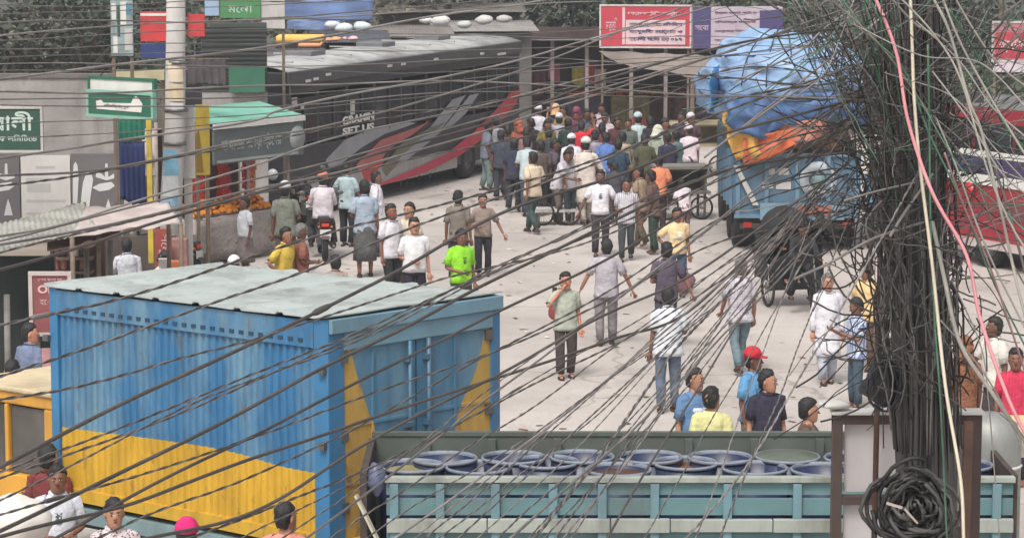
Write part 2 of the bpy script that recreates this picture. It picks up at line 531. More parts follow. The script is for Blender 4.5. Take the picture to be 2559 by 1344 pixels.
OFFW = mat(C(205, 200, 195), 0.8, 0, 0.08, 3, 0, 30, 'offwhite_paint', 0.35)
GREEN = mat(C(38, 108, 84), 0.6, 0, 0.15, 2, 0, 30, 'green_paint', 0.3)
DGREEN = mat(C(42, 84, 70), 0.6, 0, 0.15, 2, 0, 30, 'dark_green_paint', 0.3)
WOOD = mat(C(128, 112, 96), 0.85, 0, 0.25, 6, 0.3, 20, 'wood', 0.3)
BAMBOO = mat(C(168, 152, 120), 0.8, 0, 0.2, 6, 0.2, 20, 'bamboo', 0.3)
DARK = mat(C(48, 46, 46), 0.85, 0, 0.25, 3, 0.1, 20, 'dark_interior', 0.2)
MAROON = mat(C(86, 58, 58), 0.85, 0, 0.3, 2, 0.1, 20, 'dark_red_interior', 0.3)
STEEL = mat(C(120, 120, 120), 0.5, 0.6, 0.15, 6, 0.1, 20, 'steel', 0.3)
RUBBER = mat(C(38, 37, 37), 0.9, 0, 0.2, 8, 0.2, 40, 'rubber', 0.3)
def concrete(c, var=0.2):
    return mat(c, 0.93, 0, var, 1.6, 0.35, 14, 'concrete', 0.45)
CONC = concrete(C(168, 163, 160))

# grey boundary wall, left
p = D(0, 195, 58); pr = D(300, 200, 58)
root = thing('boundary_wall', 'long bare grey concrete wall covered with posters at the left', 'wall', (-16, 58, 0))
MB().box(((pr.x + 16) / 2, 0.12, p.z / 2), (pr.x + 16, 0.24, p.z)).build('masonry', CONC, root)
cop = MB()
for k in range(6):
    cop.box((0.75 + k * 1.5, 0.12, p.z + 0.04), (1.47, 0.32, 0.08))
cop.build('coping', concrete(C(120, 115, 110)), root)

# signboard with large Bengali lettering, left edge
r_, wd, ht = board('shop_sign', 'dark green signboard with large white Bengali lettering at the left edge', 'sign', -120, 272, 103, 375, 56.5, DGREEN, 0.0, 0.08, frame=OFFW)
LT = mat(C(205, 222, 212), 0.7, 0, 0.05, 3, 0, 30, 'pale_lettering')
sgn(r_, 'পূবালী', wd - 0.72, ht * 0.64, 1.15, 0.50, LT, 0.08, bold=0.006)
sgn(r_, 'ব্যাংক লিমিটেড', wd - 0.62, ht * 0.27, 1.1, 0.17, LT, 0.08, bold=0.004)

# posters on the wall
GP = mat(C(116, 113, 114), 0.8, 0, 0.1, 2, 0, 30, 'grey_poster', 0.2)
r_, wd, ht = board('wall_poster', 'plain white poster sheet between two grey posters on the wall', 'poster', 55, 388, 178, 556, 57.93, mat(C(226, 224, 220), 0.85, 0, 0.05, 2, 0, 30, 'paper', 0.15), 0, 0.02)
faint = mat(C(200, 198, 197), 0.85, 0, 0.05, 2, 0, 30, 'faint_ink')
for z0, z1, x0, x1 in ((.62, .66, .1, .8), (.45, .58, .12, .6), (.3, .34, .1, .9), (.12, .15, .1, .6), (.80, .84, .3, .7)):
    patch(r_, 'faded_print', wd * x0, ht * z0, wd * x1, ht * z1, faint, 0.02, 0.004)
for (a0, a1, lab) in ((-60, 52, 'grey poster with white shapes at the left edge of the wall'), (180, 302, 'grey poster with two tall white figures beside the blue cloth')):
    r_, wd, ht = board('wall_poster', lab, 'poster', a0, 384, a1, 562, 57.93, GP, 0, 0.02)
    wp = mat(C(224, 224, 224), 0.8, 0, 0.05, 3, 0, 30, 'white_ink')
    x2 = wd - 0.28
    mb = MB()
    S = lambda poly: mb.prism(poly, (0, -0.011, 0), (1, 0, 0), (0, 0, 1), 0.005)
    S([(x2 - .22, 1.0), (x2 - .21, 1.1), (x2 - .1, 1.07), (x2 - .03, 1.0), (x2 - .02, 1.28), (x2 + .03, 1.28), (x2 + .04, 1.0), (x2 + .17, 1.08), (x2 + .18, .98), (x2, .93)])
    S([(x2 - .3, .78), (x2 - .15, .86), (x2 + .1, .9), (x2 + .18, .82), (x2 + .05, .73), (x2 - .15, .70)])
    S([(x2 - .06, .2), (x2 - .02, .38), (x2 + .03, .55), (x2 + .08, .38), (x2 + .12, .2)])
    mb.build('emblem', wp, r_)
    if a0 > 0:
        mb = MB()
        S2 = lambda poly: mb.prism(poly, (0, -0.011, 0), (1, 0, 0), (0, 0, 1), 0.005)
        S2([(.03, .45), (.04, 1.0), (.06, 1.25), (.1, 1.32), (.14, 1.25), (.16, 1.0), (.12, .45)])
        S2([(.24, .1), (.2, .55), (.25, .9), (.33, 1.1), (.42, 1.1), (.46, .95), (.40, .6), (.33, .1)])
        S2([(.0, .3), (.1, .38), (.2, .35), (.18, .27)])
        mb.build('printed_figure', wp, r_)

# ------------------------------------------------------------------ concrete utility pole at the left with papers
pp = D(428, 520, 50)
root = thing('utility_pole', 'thick pale concrete utility pole pasted with papers at the left', 'pole', (pp.x, 50, 0))
POLE = concrete(C(196, 192, 188), 0.12)
MB().tube([(-0.03, 0, 0), (0.0, 0, 1.7), (0.09, 0, 3.0), (0.17, 0, 6.5)], [0.21, 0.2, 0.185, 0.16], 14).build('shaft', POLE, root)
mb = MB(); mb2 = MB(); mb3 = MB()
def wrap(m_, z0, z1, cx, r, t0=-2.3, t1=-0.8):
    m_.grid(lambda u, v: Vector((cx + math.cos(t0 + (t1 - t0) * u) * r, math.sin(t0 + (t1 - t0) * u) * r, z0 + (z1 - z0) * v)), 8, 1)
wrap(mb, 2.2, 2.65, 0.03, 0.202); mb.build('blue_notice', mat(C(140, 196, 222), 0.8, 0, 0.2, 6, 0, 30, 'paper_blue', 0.15), root)
wrap(mb2, 1.82, 2.19, 0.01, 0.206); mb2.build('white_notice', mat(C(222, 226, 228), 0.8, 0, 0.1, 6, 0, 30, 'paper_white', 0.15), root)
wrap(mb3, 1.64, 1.8, 0.0, 0.209); mb3.build('blue_notice', mat(C(150, 190, 215), 0.8, 0, 0.2, 6, 0, 30, 'paper_blue2', 0.15), root)
cl = MB()
for z in (2.75, 3.35, 4.2):
    cl.lathe((0.02 + (z - 1.7) * 0.06, 0, z), [(0.2, -0.03), (0.215, -0.03), (0.215, 0.03), (0.2, 0.03)], 14)
cl.build('band', STEEL, root)
# boxed posts by the pole
r_, wd, ht = board('notice_box', 'tall plain white box post standing just right of the concrete pole', 'post', 452, 265, 488, 445, 50.4, OFFW, 0.1, 0.22)
MB().box((wd / 2, 0, -r_.location.z / 2), (wd * 0.55, 0.15, r_.location.z)).build('stem', POLE, r_)

# papers, flags and boards on and near the pole top
YEL = mat(C(205, 178, 62), 0.7, 0, 0.2, 4, 0, 30, 'yellow_paint', 0.3)
RED = mat(C(205, 66, 66), 0.75, 0, 0.15, 4, 0, 30, 'red_cloth', 0.15)
BLUED = mat(C(48, 66, 120), 0.85, 0, 0.2, 4, 0.3, 10, 'blue_cloth', 0.15)
def hang(name, label, cat, px0, py0, px1, py1, Y, m, a=0.0, fold=0.03, nf=5, hangrow=None, bot=None):
    """hanging cloth with folds and its top rail, carried by two thin posts to the ground"""
    p0 = D(px0, py1, Y); p1 = D(px1, py1, Y); pt = D(px0, py0, Y)
    wd = (p1.x - p0.x) / math.cos(a); ht = pt.z - p0.z
    root = thing(name, label, cat, (p0.x, Y, p0.z), a)
    rr = random.Random(int(px0 * 7 + py0))
    ph = rr.uniform(0, 6)
    fn = lambda u, v: Vector((u * wd, fold * math.sin(u * nf * 2 * PI + ph + v) * (1.2 - v) + 0.3 * fold * noise.noise(Vector((u * 5, v * 4, ph))), v * ht + (1 - v) * 0.05 * ht * math.sin(u * 5 + ph)))
    MB().grid(fn, 24, 10).build('cloth', m, root, solid=0.008)
    MB().tube([(-0.05, 0, ht), (wd + 0.05, 0, ht)], 0.012, 6).build('rail', WOOD, root)
    return root, wd, ht
r_, wd, ht = board('tall_banner', 'narrow upright banner with blue and white print left of the pole top', 'banner', 278, 2, 334, 140, 51.5, mat(C(150, 165, 168), 0.8, 0, 0.6, 2.2, 0, 30, 'printed_banner', 0.3), 0, 0.03, legs=WOOD)
for (x0, z0, x1, z1, m_) in ((.05, .62, .25, .95, WHITE), (.45, .55, .7, .98, WHITE), (.3, .35, .42, .9, DGREEN), (.62, .1, .95, .5, OFFW), (.1, .05, .3, .35, WHITE), (.7, .75, .95, .95, mat(C(90, 140, 160), 0.7, 0, .1, 3, 0, 30, 'teal_print'))):
    patch(r_, 'printed_patch', wd * x0, ht * z0, wd * x1, ht * z1, m_, 0.03)
r_, wd, ht = board('red_board', 'red boxed board fixed left of the pole top', 'sign', 352, 30, 428, 104, 50.1, RED, 0.05, 0.1)
patch(r_, 'white_stripe', 0.0, ht * 0.86, wd, ht * .95, WHITE, 0.1)
board('blue_board', 'dark blue board below the red board at the pole', 'sign', 352, 108, 424, 146, 50.1, BLUED, 0.05, 0.08)
board('pink_board', 'small red board right of the pole top', 'sign', 470, 36, 512, 92, 50.1, RED, 0.0, 0.06)
board('pale_blue_board', 'pale blue strip board left of the big green board at the top', 'sign', 512, -10, 548, 40, 60.2, mat(C(170, 195, 225), .7, 0, .1, 3, 0, 30, 'pale_blue'), 0, 0.05, legs=WOOD)
r_, wd, ht = board('green_board', 'bright green board with white marks at the top above the dark shutters', 'sign', 550, -20, 652, 46, 60, mat(C(84, 148, 92), 0.7, 0, .1, 3, 0, 30, 'bright_green', .2), 0, 0.06, legs=WOOD)
sgn(r_, 'মেলা', wd * 0.5, ht * 0.35, wd * 0.6, 0.16, LT, 0.06)
board('grey_board', 'pale grey board right of the bright green board', 'sign', 654, -20, 712, 72, 60, OFFW, 0, 0.06, legs=WOOD)
# papers on the pole
papers = thing('pole_bills', 'cream and white bills pasted one above another on the pole top', 'posters', (pp.x, 50, 3.4))
for i, (z0, z1, cc) in enumerate(((0.12, 0.42, (225, 205, 170)), (.46, .8, (232, 214, 190)), (.85, 1.1, (205, 200, 196)), (-0.1, 0.09, (220, 222, 224)))):
    q = MB(); wrap(q, z0, z1, 0.13, 0.197 - 0.002 * i); q.build('bill', mat(C(*cc), 0.85, 0, .12, 5, 0, 30, 'bill_paper', .2), papers)

# green board with white label plate on a yellow post
r_, wd, ht = board('name_board', 'green nameboard with a white plate hanging left of the concrete pole', 'sign', 226, 238, 400, 292, 49, GREEN, -0.62, 0.07, frame=mat(C(140, 190, 170), .6, 0, .1, 3, 0, 30, 'pale_green'))
r_.location = D(226, 284, 49.6)
patch(r_, 'plate', 0, 0, 0, 0, WHITE, 0.07, poly=[(wd * .13, ht * .25), (wd * .12, ht * .62), (wd * .2, ht * .68), (wd * .24, ht * .55), (wd * .68, ht * .6), (wd * .72, ht * .85), (wd * .76, ht * .95), (wd * .80, ht * .85), (wd * .86, ht * .6), (wd * .84, ht * .2)])
text('বিসমিল্লাহ্ বুক', 0.3, (wd * .45, -0.045, ht * .42), (PI / 2, 0, 0), mat(C(120, 125, 120), .8, name='grey_ink'), r_, width=wd * .4, height=.08)
b2, wd2, ht2 = board('white_board', 'long white board with a green rim directly above the green nameboard', 'sign', 228, 200, 402, 236, 49.2, WHITE, -0.62, 0.05, frame=GREEN)
b2.location = D(228, 232, 49.8)
MB().box((0, 0, -1.25), (0.09, 0.09, 2.5)).build('post', YEL, thing('sign_post', 'thin yellow post carrying the green nameboard', 'post', D(372, 300, 48.6)))

# cloths by the pole
hang('green_cloth', 'green cloth hanging above the blue cloth left of the pole', 'cloth', 296, 300, 362, 352, 50.5, mat(C(40, 128, 104), .85, 0, .2, 3, .3, 10, 'green_cloth', .1))
hang('blue_cloth', 'dark blue plastic cloth hanging to the ground left of the pole', 'cloth', 300, 354, 364, 506, 50.5, BLUED)
hang('brown_screen', 'dark brown woven screen behind the pole foot', 'screen', 330, 440, 384, 520, 51.5, mat(C(92, 66, 60), .9, 0, .3, 5, .5, 20, 'woven', .2))
r_, wd, ht = board('yellow_banner', 'tall narrow yellow banner beside the stall with the turquoise roof', 'banner', 490, 262, 524, 438, 51.5, YEL, 0.3, 0.04, legs=WOOD)
patch(r_, 'brown_mark', 0, 0, 0, 0, mat(C(150, 120, 50), .8, name='brown_ink'), 0.04, poly=[(.0, .05), (.0, .75), (.06, .85), (.1, .5), (.14, .05)])

# dark green shutters behind the stall
r_, wd, ht = board('shutter_wall', 'dark grey green shuttered shopfront behind the turquoise roof', 'building', 505, 58, 666, 230, 58.8, mat(C(72, 80, 76), .8, 0, .15, 2, .1, 8, 'shutter', .35), 0.12, 0.3)
sh = MB()
for k in range(14):
    sh.box((wd / 2, -0.16, 0.1 + k * (ht - .1) / 14), (wd, 0.02, 0.03))
sh.build('slat', DARK, r_)
MB().box((wd / 2, 0.0, -r_.location.z / 2), (wd, 0.28, r_.location.z)).build('wall', CONC, r_)
board('green_sheet', 'green metal sheet standing above the turquoise stall roof', 'sheet', 572, 168, 662, 232, 58.55, mat(C(58, 118, 92), .6, 0, .15, 3, .1, 8, 'green_sheet', .3), 0.12, 0.05)
hang('canvas_flap', 'dark canvas flap with a torn white edge behind the pole', 'cloth', 470, 148, 566, 215, 54, mat(C(86, 82, 82), .9, 0, .3, 3, .3, 10, 'canvas', .3))
board('low_ledge', 'cream ledge board behind the green nameboard', 'board', 285, 176, 412, 200, 53, mat(C(196, 186, 150), .8, 0, .15, 3, 0, 30, 'cream_board', .3), 0, 0.2, legs=WOOD)

# ------------------------------------------------------------------ stalls
def corrugated(wd, dp, pitch=0.076, amp=0.012, seg=4):
    n = int(wd / pitch * seg)
    mb = MB()
    mb.grid(lambda u, v: Vector((u * wd, v * dp, amp * math.sin(2 * PI * u * wd / pitch) + 0.004 * noise.noise(Vector((u * 9, v * 5, 0))))), n, 3)
    return mb
TURQ = mat(C(122, 184, 164), .6, 0, .12, 2, 0, 30, 'turquoise_sheet', .2)
# stall with turquoise roof; local frame: x along the front (away from camera), origin near front post foot
A = math.radians(55)
o0 = G(520, 668)
stall = thing('market_stall', 'snack stall with turquoise roof and long grey green signboard', 'stall', (o0.x, o0.y, 0), A)
L = 2.45
posts = [(0, 0), (L * .5, 0), (L, 0), (0, 1.3), (L, 1.3)]
for (x, y) in posts:
    MB().tube([(x, y, 0), (x + .01, y, 2.75)], 0.035, 7).build('post', mat(C(170, 155, 150), .85, 0, .2, 8, .2, 20, 'painted_post', .3), stall)
ro = corrugated(L + .5, 1.15)
ro.xform(Matrix.Translation((-.3, -0.25, 2.80)) @ Matrix.Rotation(math.radians(11), 4, 'X'))
ro.build('roof', TURQ, stall, solid=0.004)
MB().box((L / 2 + .05, -0.28, 2.74), (L + .3, 0.05, 0.1)).build('awning_edge', WHITE, stall)
sb = MB().box((L / 2 + .05, -0.24, 2.34), (L + .25, 0.06, 0.66)).build('signboard', mat(C(100, 110, 110), .7, 0, .15, 2, 0, 30, 'faded_sign', .35), stall)
gl = mat(C(168, 176, 172), .75, 0, .06, 3, 0, 30, 'grey_lettering', .2)
text('মা বাবার দোয়া স্টোর', .3, (L / 2 - .2, -0.275, 2.36), (PI / 2, 0, 0), gl, sb, width=1.8, height=.34, bold=.006)
MB().lathe((L - .02, -0.272, 2.36), [(0.001, 0), (0.24, 0), (0.24, -0.006), (0.001, -.006)], 18, 'Y').build('disc_emblem', gl, sb)
MB().box((L / 2, -0.275, 2.06), (L, .008, .05)).build('rule', gl, sb)
MB().box((L / 2, 1.3, 1.3), (L, 0.04, 2.6)).build('back_wall', mat(C(70, 52, 52), .9, 0, .3, 2, 0, 30, 'stall_back', .3), stall)
# goods: hanging strings of red packets
for k in range(9):
    x = 0.2 + k * 0.26
    mb = MB(); r0 = random.Random(k)
    mb.tube([(0, 0, 0), (0, 0, -0.75)], 0.004, 4)
    for j in range(6):
        mb.box((r0.uniform(-.01, .01), 0, -0.09 - j * 0.11), (0.2, 0.05, 0.1), r0.uniform(-.4, .4), 1)
    mats_ = [DARK, mat(C(*[(206, 62, 44), (196, 50, 50), (214, 110, 60), (180, 40, 44)][k % 4]), .5, 0, .3, 12, 0, 30, 'packet')]
    o = mb.build('snack_string', mats_)
    M_ = Matrix.Rotation(A, 3, 'Z') @ Vector((x, 0.35 + (k % 3) * .3, 1.98 - (k % 2) * .1))
    o.location = Vector((o0.x, o0.y, 0)) + M_; o.rotation_euler = (0, 0, A)
    tag(o, ['leftmost', 'second', 'third', 'fourth', 'fifth', 'sixth', 'seventh', 'eighth', 'rightmost'][k] + ' of nine hanging strings of red packets in the stall', 'snacks', 'strings of snack packets in the stall')
# display table with orange sweets on a printed cloth
def table(name, label, px0, py0, px1, py1, depth, col, mtop, h=0.92, kind='print', c2=None):
    q0 = G(px0, py0, h); q1 = G(px1, py1, h)
    a = math.atan2(q1.y - q0.y, q1.x - q0.x); L = (q1 - q0).length
    root = thing(name, label, 'table', (q0.x, q0.y, 0), a)
    MB().box((L / 2, depth / 2, h - .02), (L, depth, .04)).build('top', mtop, root)
    fn = lambda u, v: Vector((u * L, -0.03 + 0.02 * math.sin(u * 22) * (1 - v), 0.08 + v * (h - .1)))
    MB().grid(fn, 40, 4).build('skirt', cloth(col, kind, c2), root, solid=.006)
    l = MB()
    for (x, y) in ((.05, .06), (L - .05, .06), (.05, depth - .06), (L - .05, depth - .06)): l.box((x, y, (h - .04) / 2), (.05, .05, h - .04))
    l.build('leg', WOOD, root)
    return root, L, a, q0
t1, L1, a1, q1_ = table('display_table', 'fruit table skirted with a faded printed sheet under the orange sweets', 455, 556, 692, 522, .8, C(166, 158, 152), mat(C(220, 200, 190), .8, 0, .1, 5, 0, 30, 'table_top', .2), c2=C(196, 180, 178))
ORG = mat(C(240, 150, 40), .6, 0, .15, 10, 0.1, 20, 'orange_sweet')
for k in range(5):
    x = 0.5 + k * (L1 - .75) / 4; r0 = random.Random(50 + k)
    mb = MB()
    mb.lathe((0, 0, 0), [(.02, 0), (.3, 0.0), (.33, .05), (.32, .05)], 14, mi=1)
    for j in range(90):
        q = r0.random() ** .5 * .31; t = r0.uniform(0, 6.28)
        mb.ell((q * math.cos(t), q * math.sin(t), .06 + (.31 - q) * .95 * r0.uniform(.3, 1)), (.05, .05, .042), 6, 4)
    o = mb.build('sweet_pile', [ORG, STEEL]); o.location = Vector((q1_.x, q1_.y, .92)) + Matrix.Rotation(a1, 3, 'Z') @ Vector((x, .36, 0))
    tag(o, ['first', 'second', 'third', 'fourth', 'fifth'][k] + ' heap of orange sweets from the left on the printed table', 'sweets', 'heaps of orange sweets on the stall table')
hang('pink_sheet', 'pale pink sheet draped at the left end of the sweets table', 'cloth', 428, 548, 500, 590, 52.3, mat(C(222, 205, 200), .85, 0, .1, 3, .3, 10, 'pink_sheet', .1))

# left stalls with tin and cloth roofs
def tinroof(name, label, corners, z, m, corr=True, posts=True, th=.004, zl=0.0):
    """roof quad given by four photo points (near-left, near-right, far-right, far-left) at height z"""
    P4 = [G(x, y, z + (dz if len(c) > 2 else 0)) for c in corners for (x, y, dz) in [(c[0], c[1], c[2] if len(c) > 2 else 0)]]
    c0 = P4[0]
    root = thing(name, label, 'roof' if corr else 'awning', (c0.x, c0.y, 0))
    Q = [p - Vector((c0.x, c0.y, 0)) for p in P4]
    Lw = (Q[1] - Q[0]).length
    n = max(12, int(Lw / .15 * 4)) if corr else 24
    def fn(u, v):
        a = Q[0].lerp(Q[1], u); b = Q[3].lerp(Q[2], u)
        p = a.lerp(b, v)
        p.z += (0.014 * math.sin(2 * PI * u * n / 4)) if corr else (-.12 * math.sin(PI * v) * math.sin(PI * u) + .05 * noise.noise(Vector((u * 6, v * 6, z))))
        p.z += .03 * noise.noise(Vector((u * 3, v * 3, 4)))
        return p
    MB().grid(fn, n, 8).build('roofing' if corr else 'canvas', m, root, solid=.006)
    if posts:
        for q in Q:
            MB().tube([(q.x, q.y, 0), (q.x, q.y, q.z)], .035, 6).build('post', WOOD, root)
    return root
TIN = mat(C(176, 176, 166), .7, .1, .25, 1.2, 0, 30, 'old_tin', .8)
TIN2 = mat(C(178, 178, 172), .6, .2, .2, 1.2, 0, 30, 'older_tin', .7)
tinroof('tin_roof', 'long pale corrugated tin roof sloping across the left stalls', [(-60, 640), (245, 578), (210, 505), (-60, 575)], 2.25, TIN)
tinroof('cloth_awning', 'pale sagging pink white awning over the seated customers', [(180, 592), (452, 560), (420, 505), (215, 520)], 2.3, mat(C(205, 190, 184), .85, 0, .15, 1, .3, 6, 'dirty_canvas', .45), False)
tinroof('lower_awning', 'brownish pink cloth hanging below the tin roof edge', [(118, 628), (300, 590), (300, 566), (118, 600)], 2.1, mat(C(196, 168, 156), .85, 0, .15, 1, .3, 6, 'dirty_canvas2', .35), False, posts=False)
# interior of left stalls
def stallback(label, px0, px1, pyt, pyb, Y, m, name='stall_partition'):
    p0 = D(px0, pyb, Y); p1 = D(px1, pyt, Y)
    o = MB().box(((p0.x + p1.x) / 2, Y, p1.z / 2), (p1.x - p0.x, .08, p1.z)).build(name, m)
    tag(o, label, 'partition'); return o
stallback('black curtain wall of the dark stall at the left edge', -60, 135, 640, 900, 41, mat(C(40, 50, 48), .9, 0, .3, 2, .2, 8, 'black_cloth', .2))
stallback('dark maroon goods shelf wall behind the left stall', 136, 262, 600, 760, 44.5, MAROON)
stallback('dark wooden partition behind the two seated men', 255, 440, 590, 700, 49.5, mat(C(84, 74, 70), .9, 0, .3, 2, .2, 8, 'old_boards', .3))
for i, (px, pt, pb, Y, lab) in enumerate(((132, 600, 760, 42.5, 'grey bamboo post at the left of the stall with bottles'), (216, 620, 720, 43, 'grey bamboo post right of the maroon shelf'), (275, 600, 700, 43.4, 'grey bamboo post left of the man in white'), (20, 860, 980, 39, 'grey pole at the left edge beside the man in blue grey'))):
    b = D(px, pb, Y); t = D(px, pt, Y)
    o = MB().tube([(b.x, Y, 0), (t.x, Y, max(t.z, 1.6))], .045, 7).build('bamboo_post', mat(C(150, 146, 140), .85, 0, .2, 6, .2, 20, 'grey_bamboo', .3)); tag(o, lab, 'post', 'bamboo posts of the left stalls')
# shelf goods
for i in range(14):
    r0 = random.Random(300 + i)
    px = 145 + (i % 5) * 16 + r0.uniform(-4, 4); py = 640 + (i // 5) * 34
    q = D(px, py, 44.2)
    mb = MB()
    mb.lathe((0, 0, 0), [(.001, 0), (.045, 0), (.05, .03), (.05, .14), (.02, .19), (.02, .22), (.001, .22)], 10)
    o = mb.build('jar', mat(C(*r0.choice([(150, 110, 96), (220, 214, 205), (120, 60, 60), (70, 66, 64), (200, 130, 120)])), .4, 0, .1, 5, 0, 30, 'jar')); o.location = q
    tag(o, ['first', 'second', 'third', 'fourth', 'fifth'][i % 5] + ' jar from the left on the ' + ['top', 'middle', 'bottom'][i // 5] + ' shelf of the maroon stall', 'jar', 'jars in the left stall')
sh = MB()
for py in (642, 676, 710):
    q0 = D(138, py, 44.2); q1 = D(232, py, 44.2); sh.box(((q0.x + q1.x) / 2, 44.2, q0.z - .02), (q1.x - q0.x, .3, .03))
tag(sh.build('shelf', WOOD), 'three wooden shelves of jars in the maroon stall', 'shelf')
# maroon banner with white letters
r_, wd, ht = board('maroon_banner', 'faded maroon banner with large white letters behind the blue truck box', 'banner', 84, 688, 172, 830, 36, mat(C(150, 84, 86), .8, 0, .12, 3, 0, 30, 'maroon_sheet', .25), 0, .03, frame=mat(C(205, 190, 186), .8, name='pale_rim'), legs=WOOD)
pk = mat(C(226, 188, 190), .8, 0, .05, 3, 0, 30, 'pink_lettering')
sgn(r_, 'ODC', wd * .55, ht * .76, wd * .8, .11, pk, .03, bold=.01)
sgn(r_, 'হোটেল', wd * .55, ht * .55, wd * .7, .1, pk, .03)
sgn(r_, 'এখানে পাওয়া যায়', wd * .5, ht * .92, wd * .7, .04, pk, .03)
board('pink_post', 'pale pink upright board beside the maroon banner', 'post', 108, 870, 134, 1000, 35.5, mat(C(190, 140, 140), .8, 0, .3, 6, 0, 30, 'pink_board', .4), 0, .05)
# red upright sign and small boards in the sitting stall
r_, wd, ht = board('red_sign', 'red upright sign with white lettering beside the man reading papers', 'sign', 388, 572, 430, 690, 47.2, mat(C(160, 74, 64), .8, 0, .12, 3, 0, 30, 'brick_red', .25), 0, .04, legs=WOOD)
text('সেলুন', .3, (wd * .5, -.028, ht * .6), (PI / 2, PI / 2, 0), pk, r_, width=ht * .6, height=wd * .5)
board('display_case', 'glass fronted display case with pink goods below the red sign', 'display case', 430, 596, 470, 690, 47.6, mat(C(176, 128, 122), .5, 0, .35, 6, 0, 30, 'case', .3), 0, .3)
board('orange_crate', 'orange crate at the foot of the red sign', 'crate', 415, 652, 456, 700, 46.8, mat(C(190, 108, 70), .8, 0, .2, 6, 0, 30, 'orange_crate', .3), 0, .3)
board('purple_cloth_panel', 'purple panel in the back of the sitting stall', 'panel', 232, 622, 262, 680, 47, mat(C(88, 78, 130), .9, 0, .4, 4, 0, 30, 'purple', .2), 0, .04)

# ------------------------------------------------------------------ far market
tg = lambda o, l, c, gr=None: tag(o, l, c, gr)
YM = 84
mk = thing('market_shed', 'long open market shed with dark maroon interior behind the crowd', 'shed', (0, YM, 0))
x0 = D(1320, 200, YM).x; x1 = D(1800, 200, YM).x
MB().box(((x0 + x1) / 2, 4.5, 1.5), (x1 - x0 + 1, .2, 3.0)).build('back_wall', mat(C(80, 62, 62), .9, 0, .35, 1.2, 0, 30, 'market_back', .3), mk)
rf = corrugated(x1 - x0 + 1.5, 5.4); rf.xform(Matrix.Translation((x0 - .7, -.5, 2.85)) @ Matrix.Rotation(math.radians(-3), 4, 'X')); rf.build('roof', TIN2, mk, solid=.006)
for px in (1380, 1466, 1577, 1663, 1730):
    X = D(px, 250, YM).x
    MB().box((X, 0, 1.4), (.11, .11, 2.8)).build('post', mat(C(158, 148, 144), .85, 0, .15, 6, .1, 20, 'shed_post', .3), mk)
for k, (px, py, cc, lab) in enumerate(((1385, 170, (196, 96, 130), 'pink cloth bundle'), (1445, 180, (190, 176, 70), 'yellow cloth'), (1475, 172, (170, 60, 70), 'dark red cloth'), (1500, 185, (190, 170, 165), 'pale cloth'), (1350, 190, (120, 70, 90), 'plum cloth'))):
    hang('hanging_garment', lab + ' hanging inside the market shed', 'cloth', px - 16, py - 12, px + 14, py + 32, YM + 1.5, mat(C(*cc), .85, 0, .25, 4, .3, 10, 'garment', .1), 0, .02, 2)
for k in range(12):
    X = x0 + .5 + k * (x1 - x0) / 12; r0 = random.Random(k + 70)
    o = MB().box((X, YM + r0.uniform(1.6, 2.6), .5), (.7, .6, 1.0)).build('goods_crate', mat(C(*r0.choice([(110, 80, 60), (130, 100, 80), (90, 60, 60), (120, 112, 70), (80, 76, 90)])), .9, 0, .4, 6, .1, 20, 'crate', .3), bevel=.02)
    tag(o, ['first', 'second', 'third', 'fourth', 'fifth', 'sixth', 'seventh', 'eighth', 'ninth', 'tenth', 'eleventh', 'last'][k] + ' goods crate from the left inside the market shed', 'crate', 'crates in the market shed')
    mb = MB()
    for j in range(16): mb.ell((r0.uniform(-.22, .22), r0.uniform(-.18, .18), .05 + r0.random() * .1), (.08, .08, .06), 6, 4)
    o2 = mb.build('produce_heap', mat(C(*r0.choice([(190, 90, 40), (180, 50, 50), (110, 130, 60), (190, 150, 80), (150, 110, 100)])), .7, 0, .2, 6, 0, 30, 'produce')); o2.location = (X, o.data.vertices[0].co.y + .3, 1.0)
    tag(o2, ['first', 'second', 'third', 'fourth', 'fifth', 'sixth', 'seventh', 'eighth', 'ninth', 'tenth', 'eleventh', 'last'][k] + ' heap of produce from the left inside the market shed', 'produce', 'heaps in the market shed')
# sagging cloth in front of the banners
tinroof('stained_awning', 'long stained beige awning hanging under the red and purple banners', [(1545, 160, -.25), (1770, 200, -.55), (1790, 140, 0), (1495, 128, 0)], 3.1, mat(C(140, 128, 120), .9, 0, .3, .8, .3, 6, 'beige_canvas', .8), False, posts=False)
# red banner
RB = mat(C(206, 66, 84), .7, 0, .12, 2, 0, 30, 'banner_red', .15)
r_, wd, ht = board('red_banner', 'red and white printed banner with rows of dark lettering above the market', 'banner', 1502, 22, 1722, 122, 82, RB, -.10, .05, frame=mat(C(214, 208, 204), .7, name='banner_rim'), legs=WOOD)
r_.location = D(1502, 116, 82)
PW = mat(C(232, 200, 204), .75, 0, .08, 3, 0, 30, 'banner_white'); PB = mat(C(80, 76, 120), .75, 0, .1, 3, 0, 30, 'banner_ink')
patch(r_, 'white_field', wd * .28, ht * .05, wd * .95, ht * .66, PW)
patch(r_, 'white_bar', wd * .24, ht * .05, wd * .27, ht * .97, PW)
sgn(r_, 'ডায়াগনস্টিক সেন্টার', wd * .6, ht * .82, wd * .6, .14, PW, bold=.01)
text('ভর্তি', .3, (wd * .12, -.032, ht * .5), (PI / 2, 0, 0), PW, r_, width=.34, height=.5)
for k, (s_, z) in enumerate((('সকল প্রকার চিকিৎসা', .55), ('আধুনিক চেম্বার ও', .37), ('রোগী দেখা হয় ০১৭', .19))):
    t_ = sgn(r_, s_, wd * .62, ht * z, wd * .6, .15, PB, .064, bold=.012)
PUR = mat(C(84, 74, 128), .7, 0, .12, 2, 0, 30, 'banner_purple', .15)
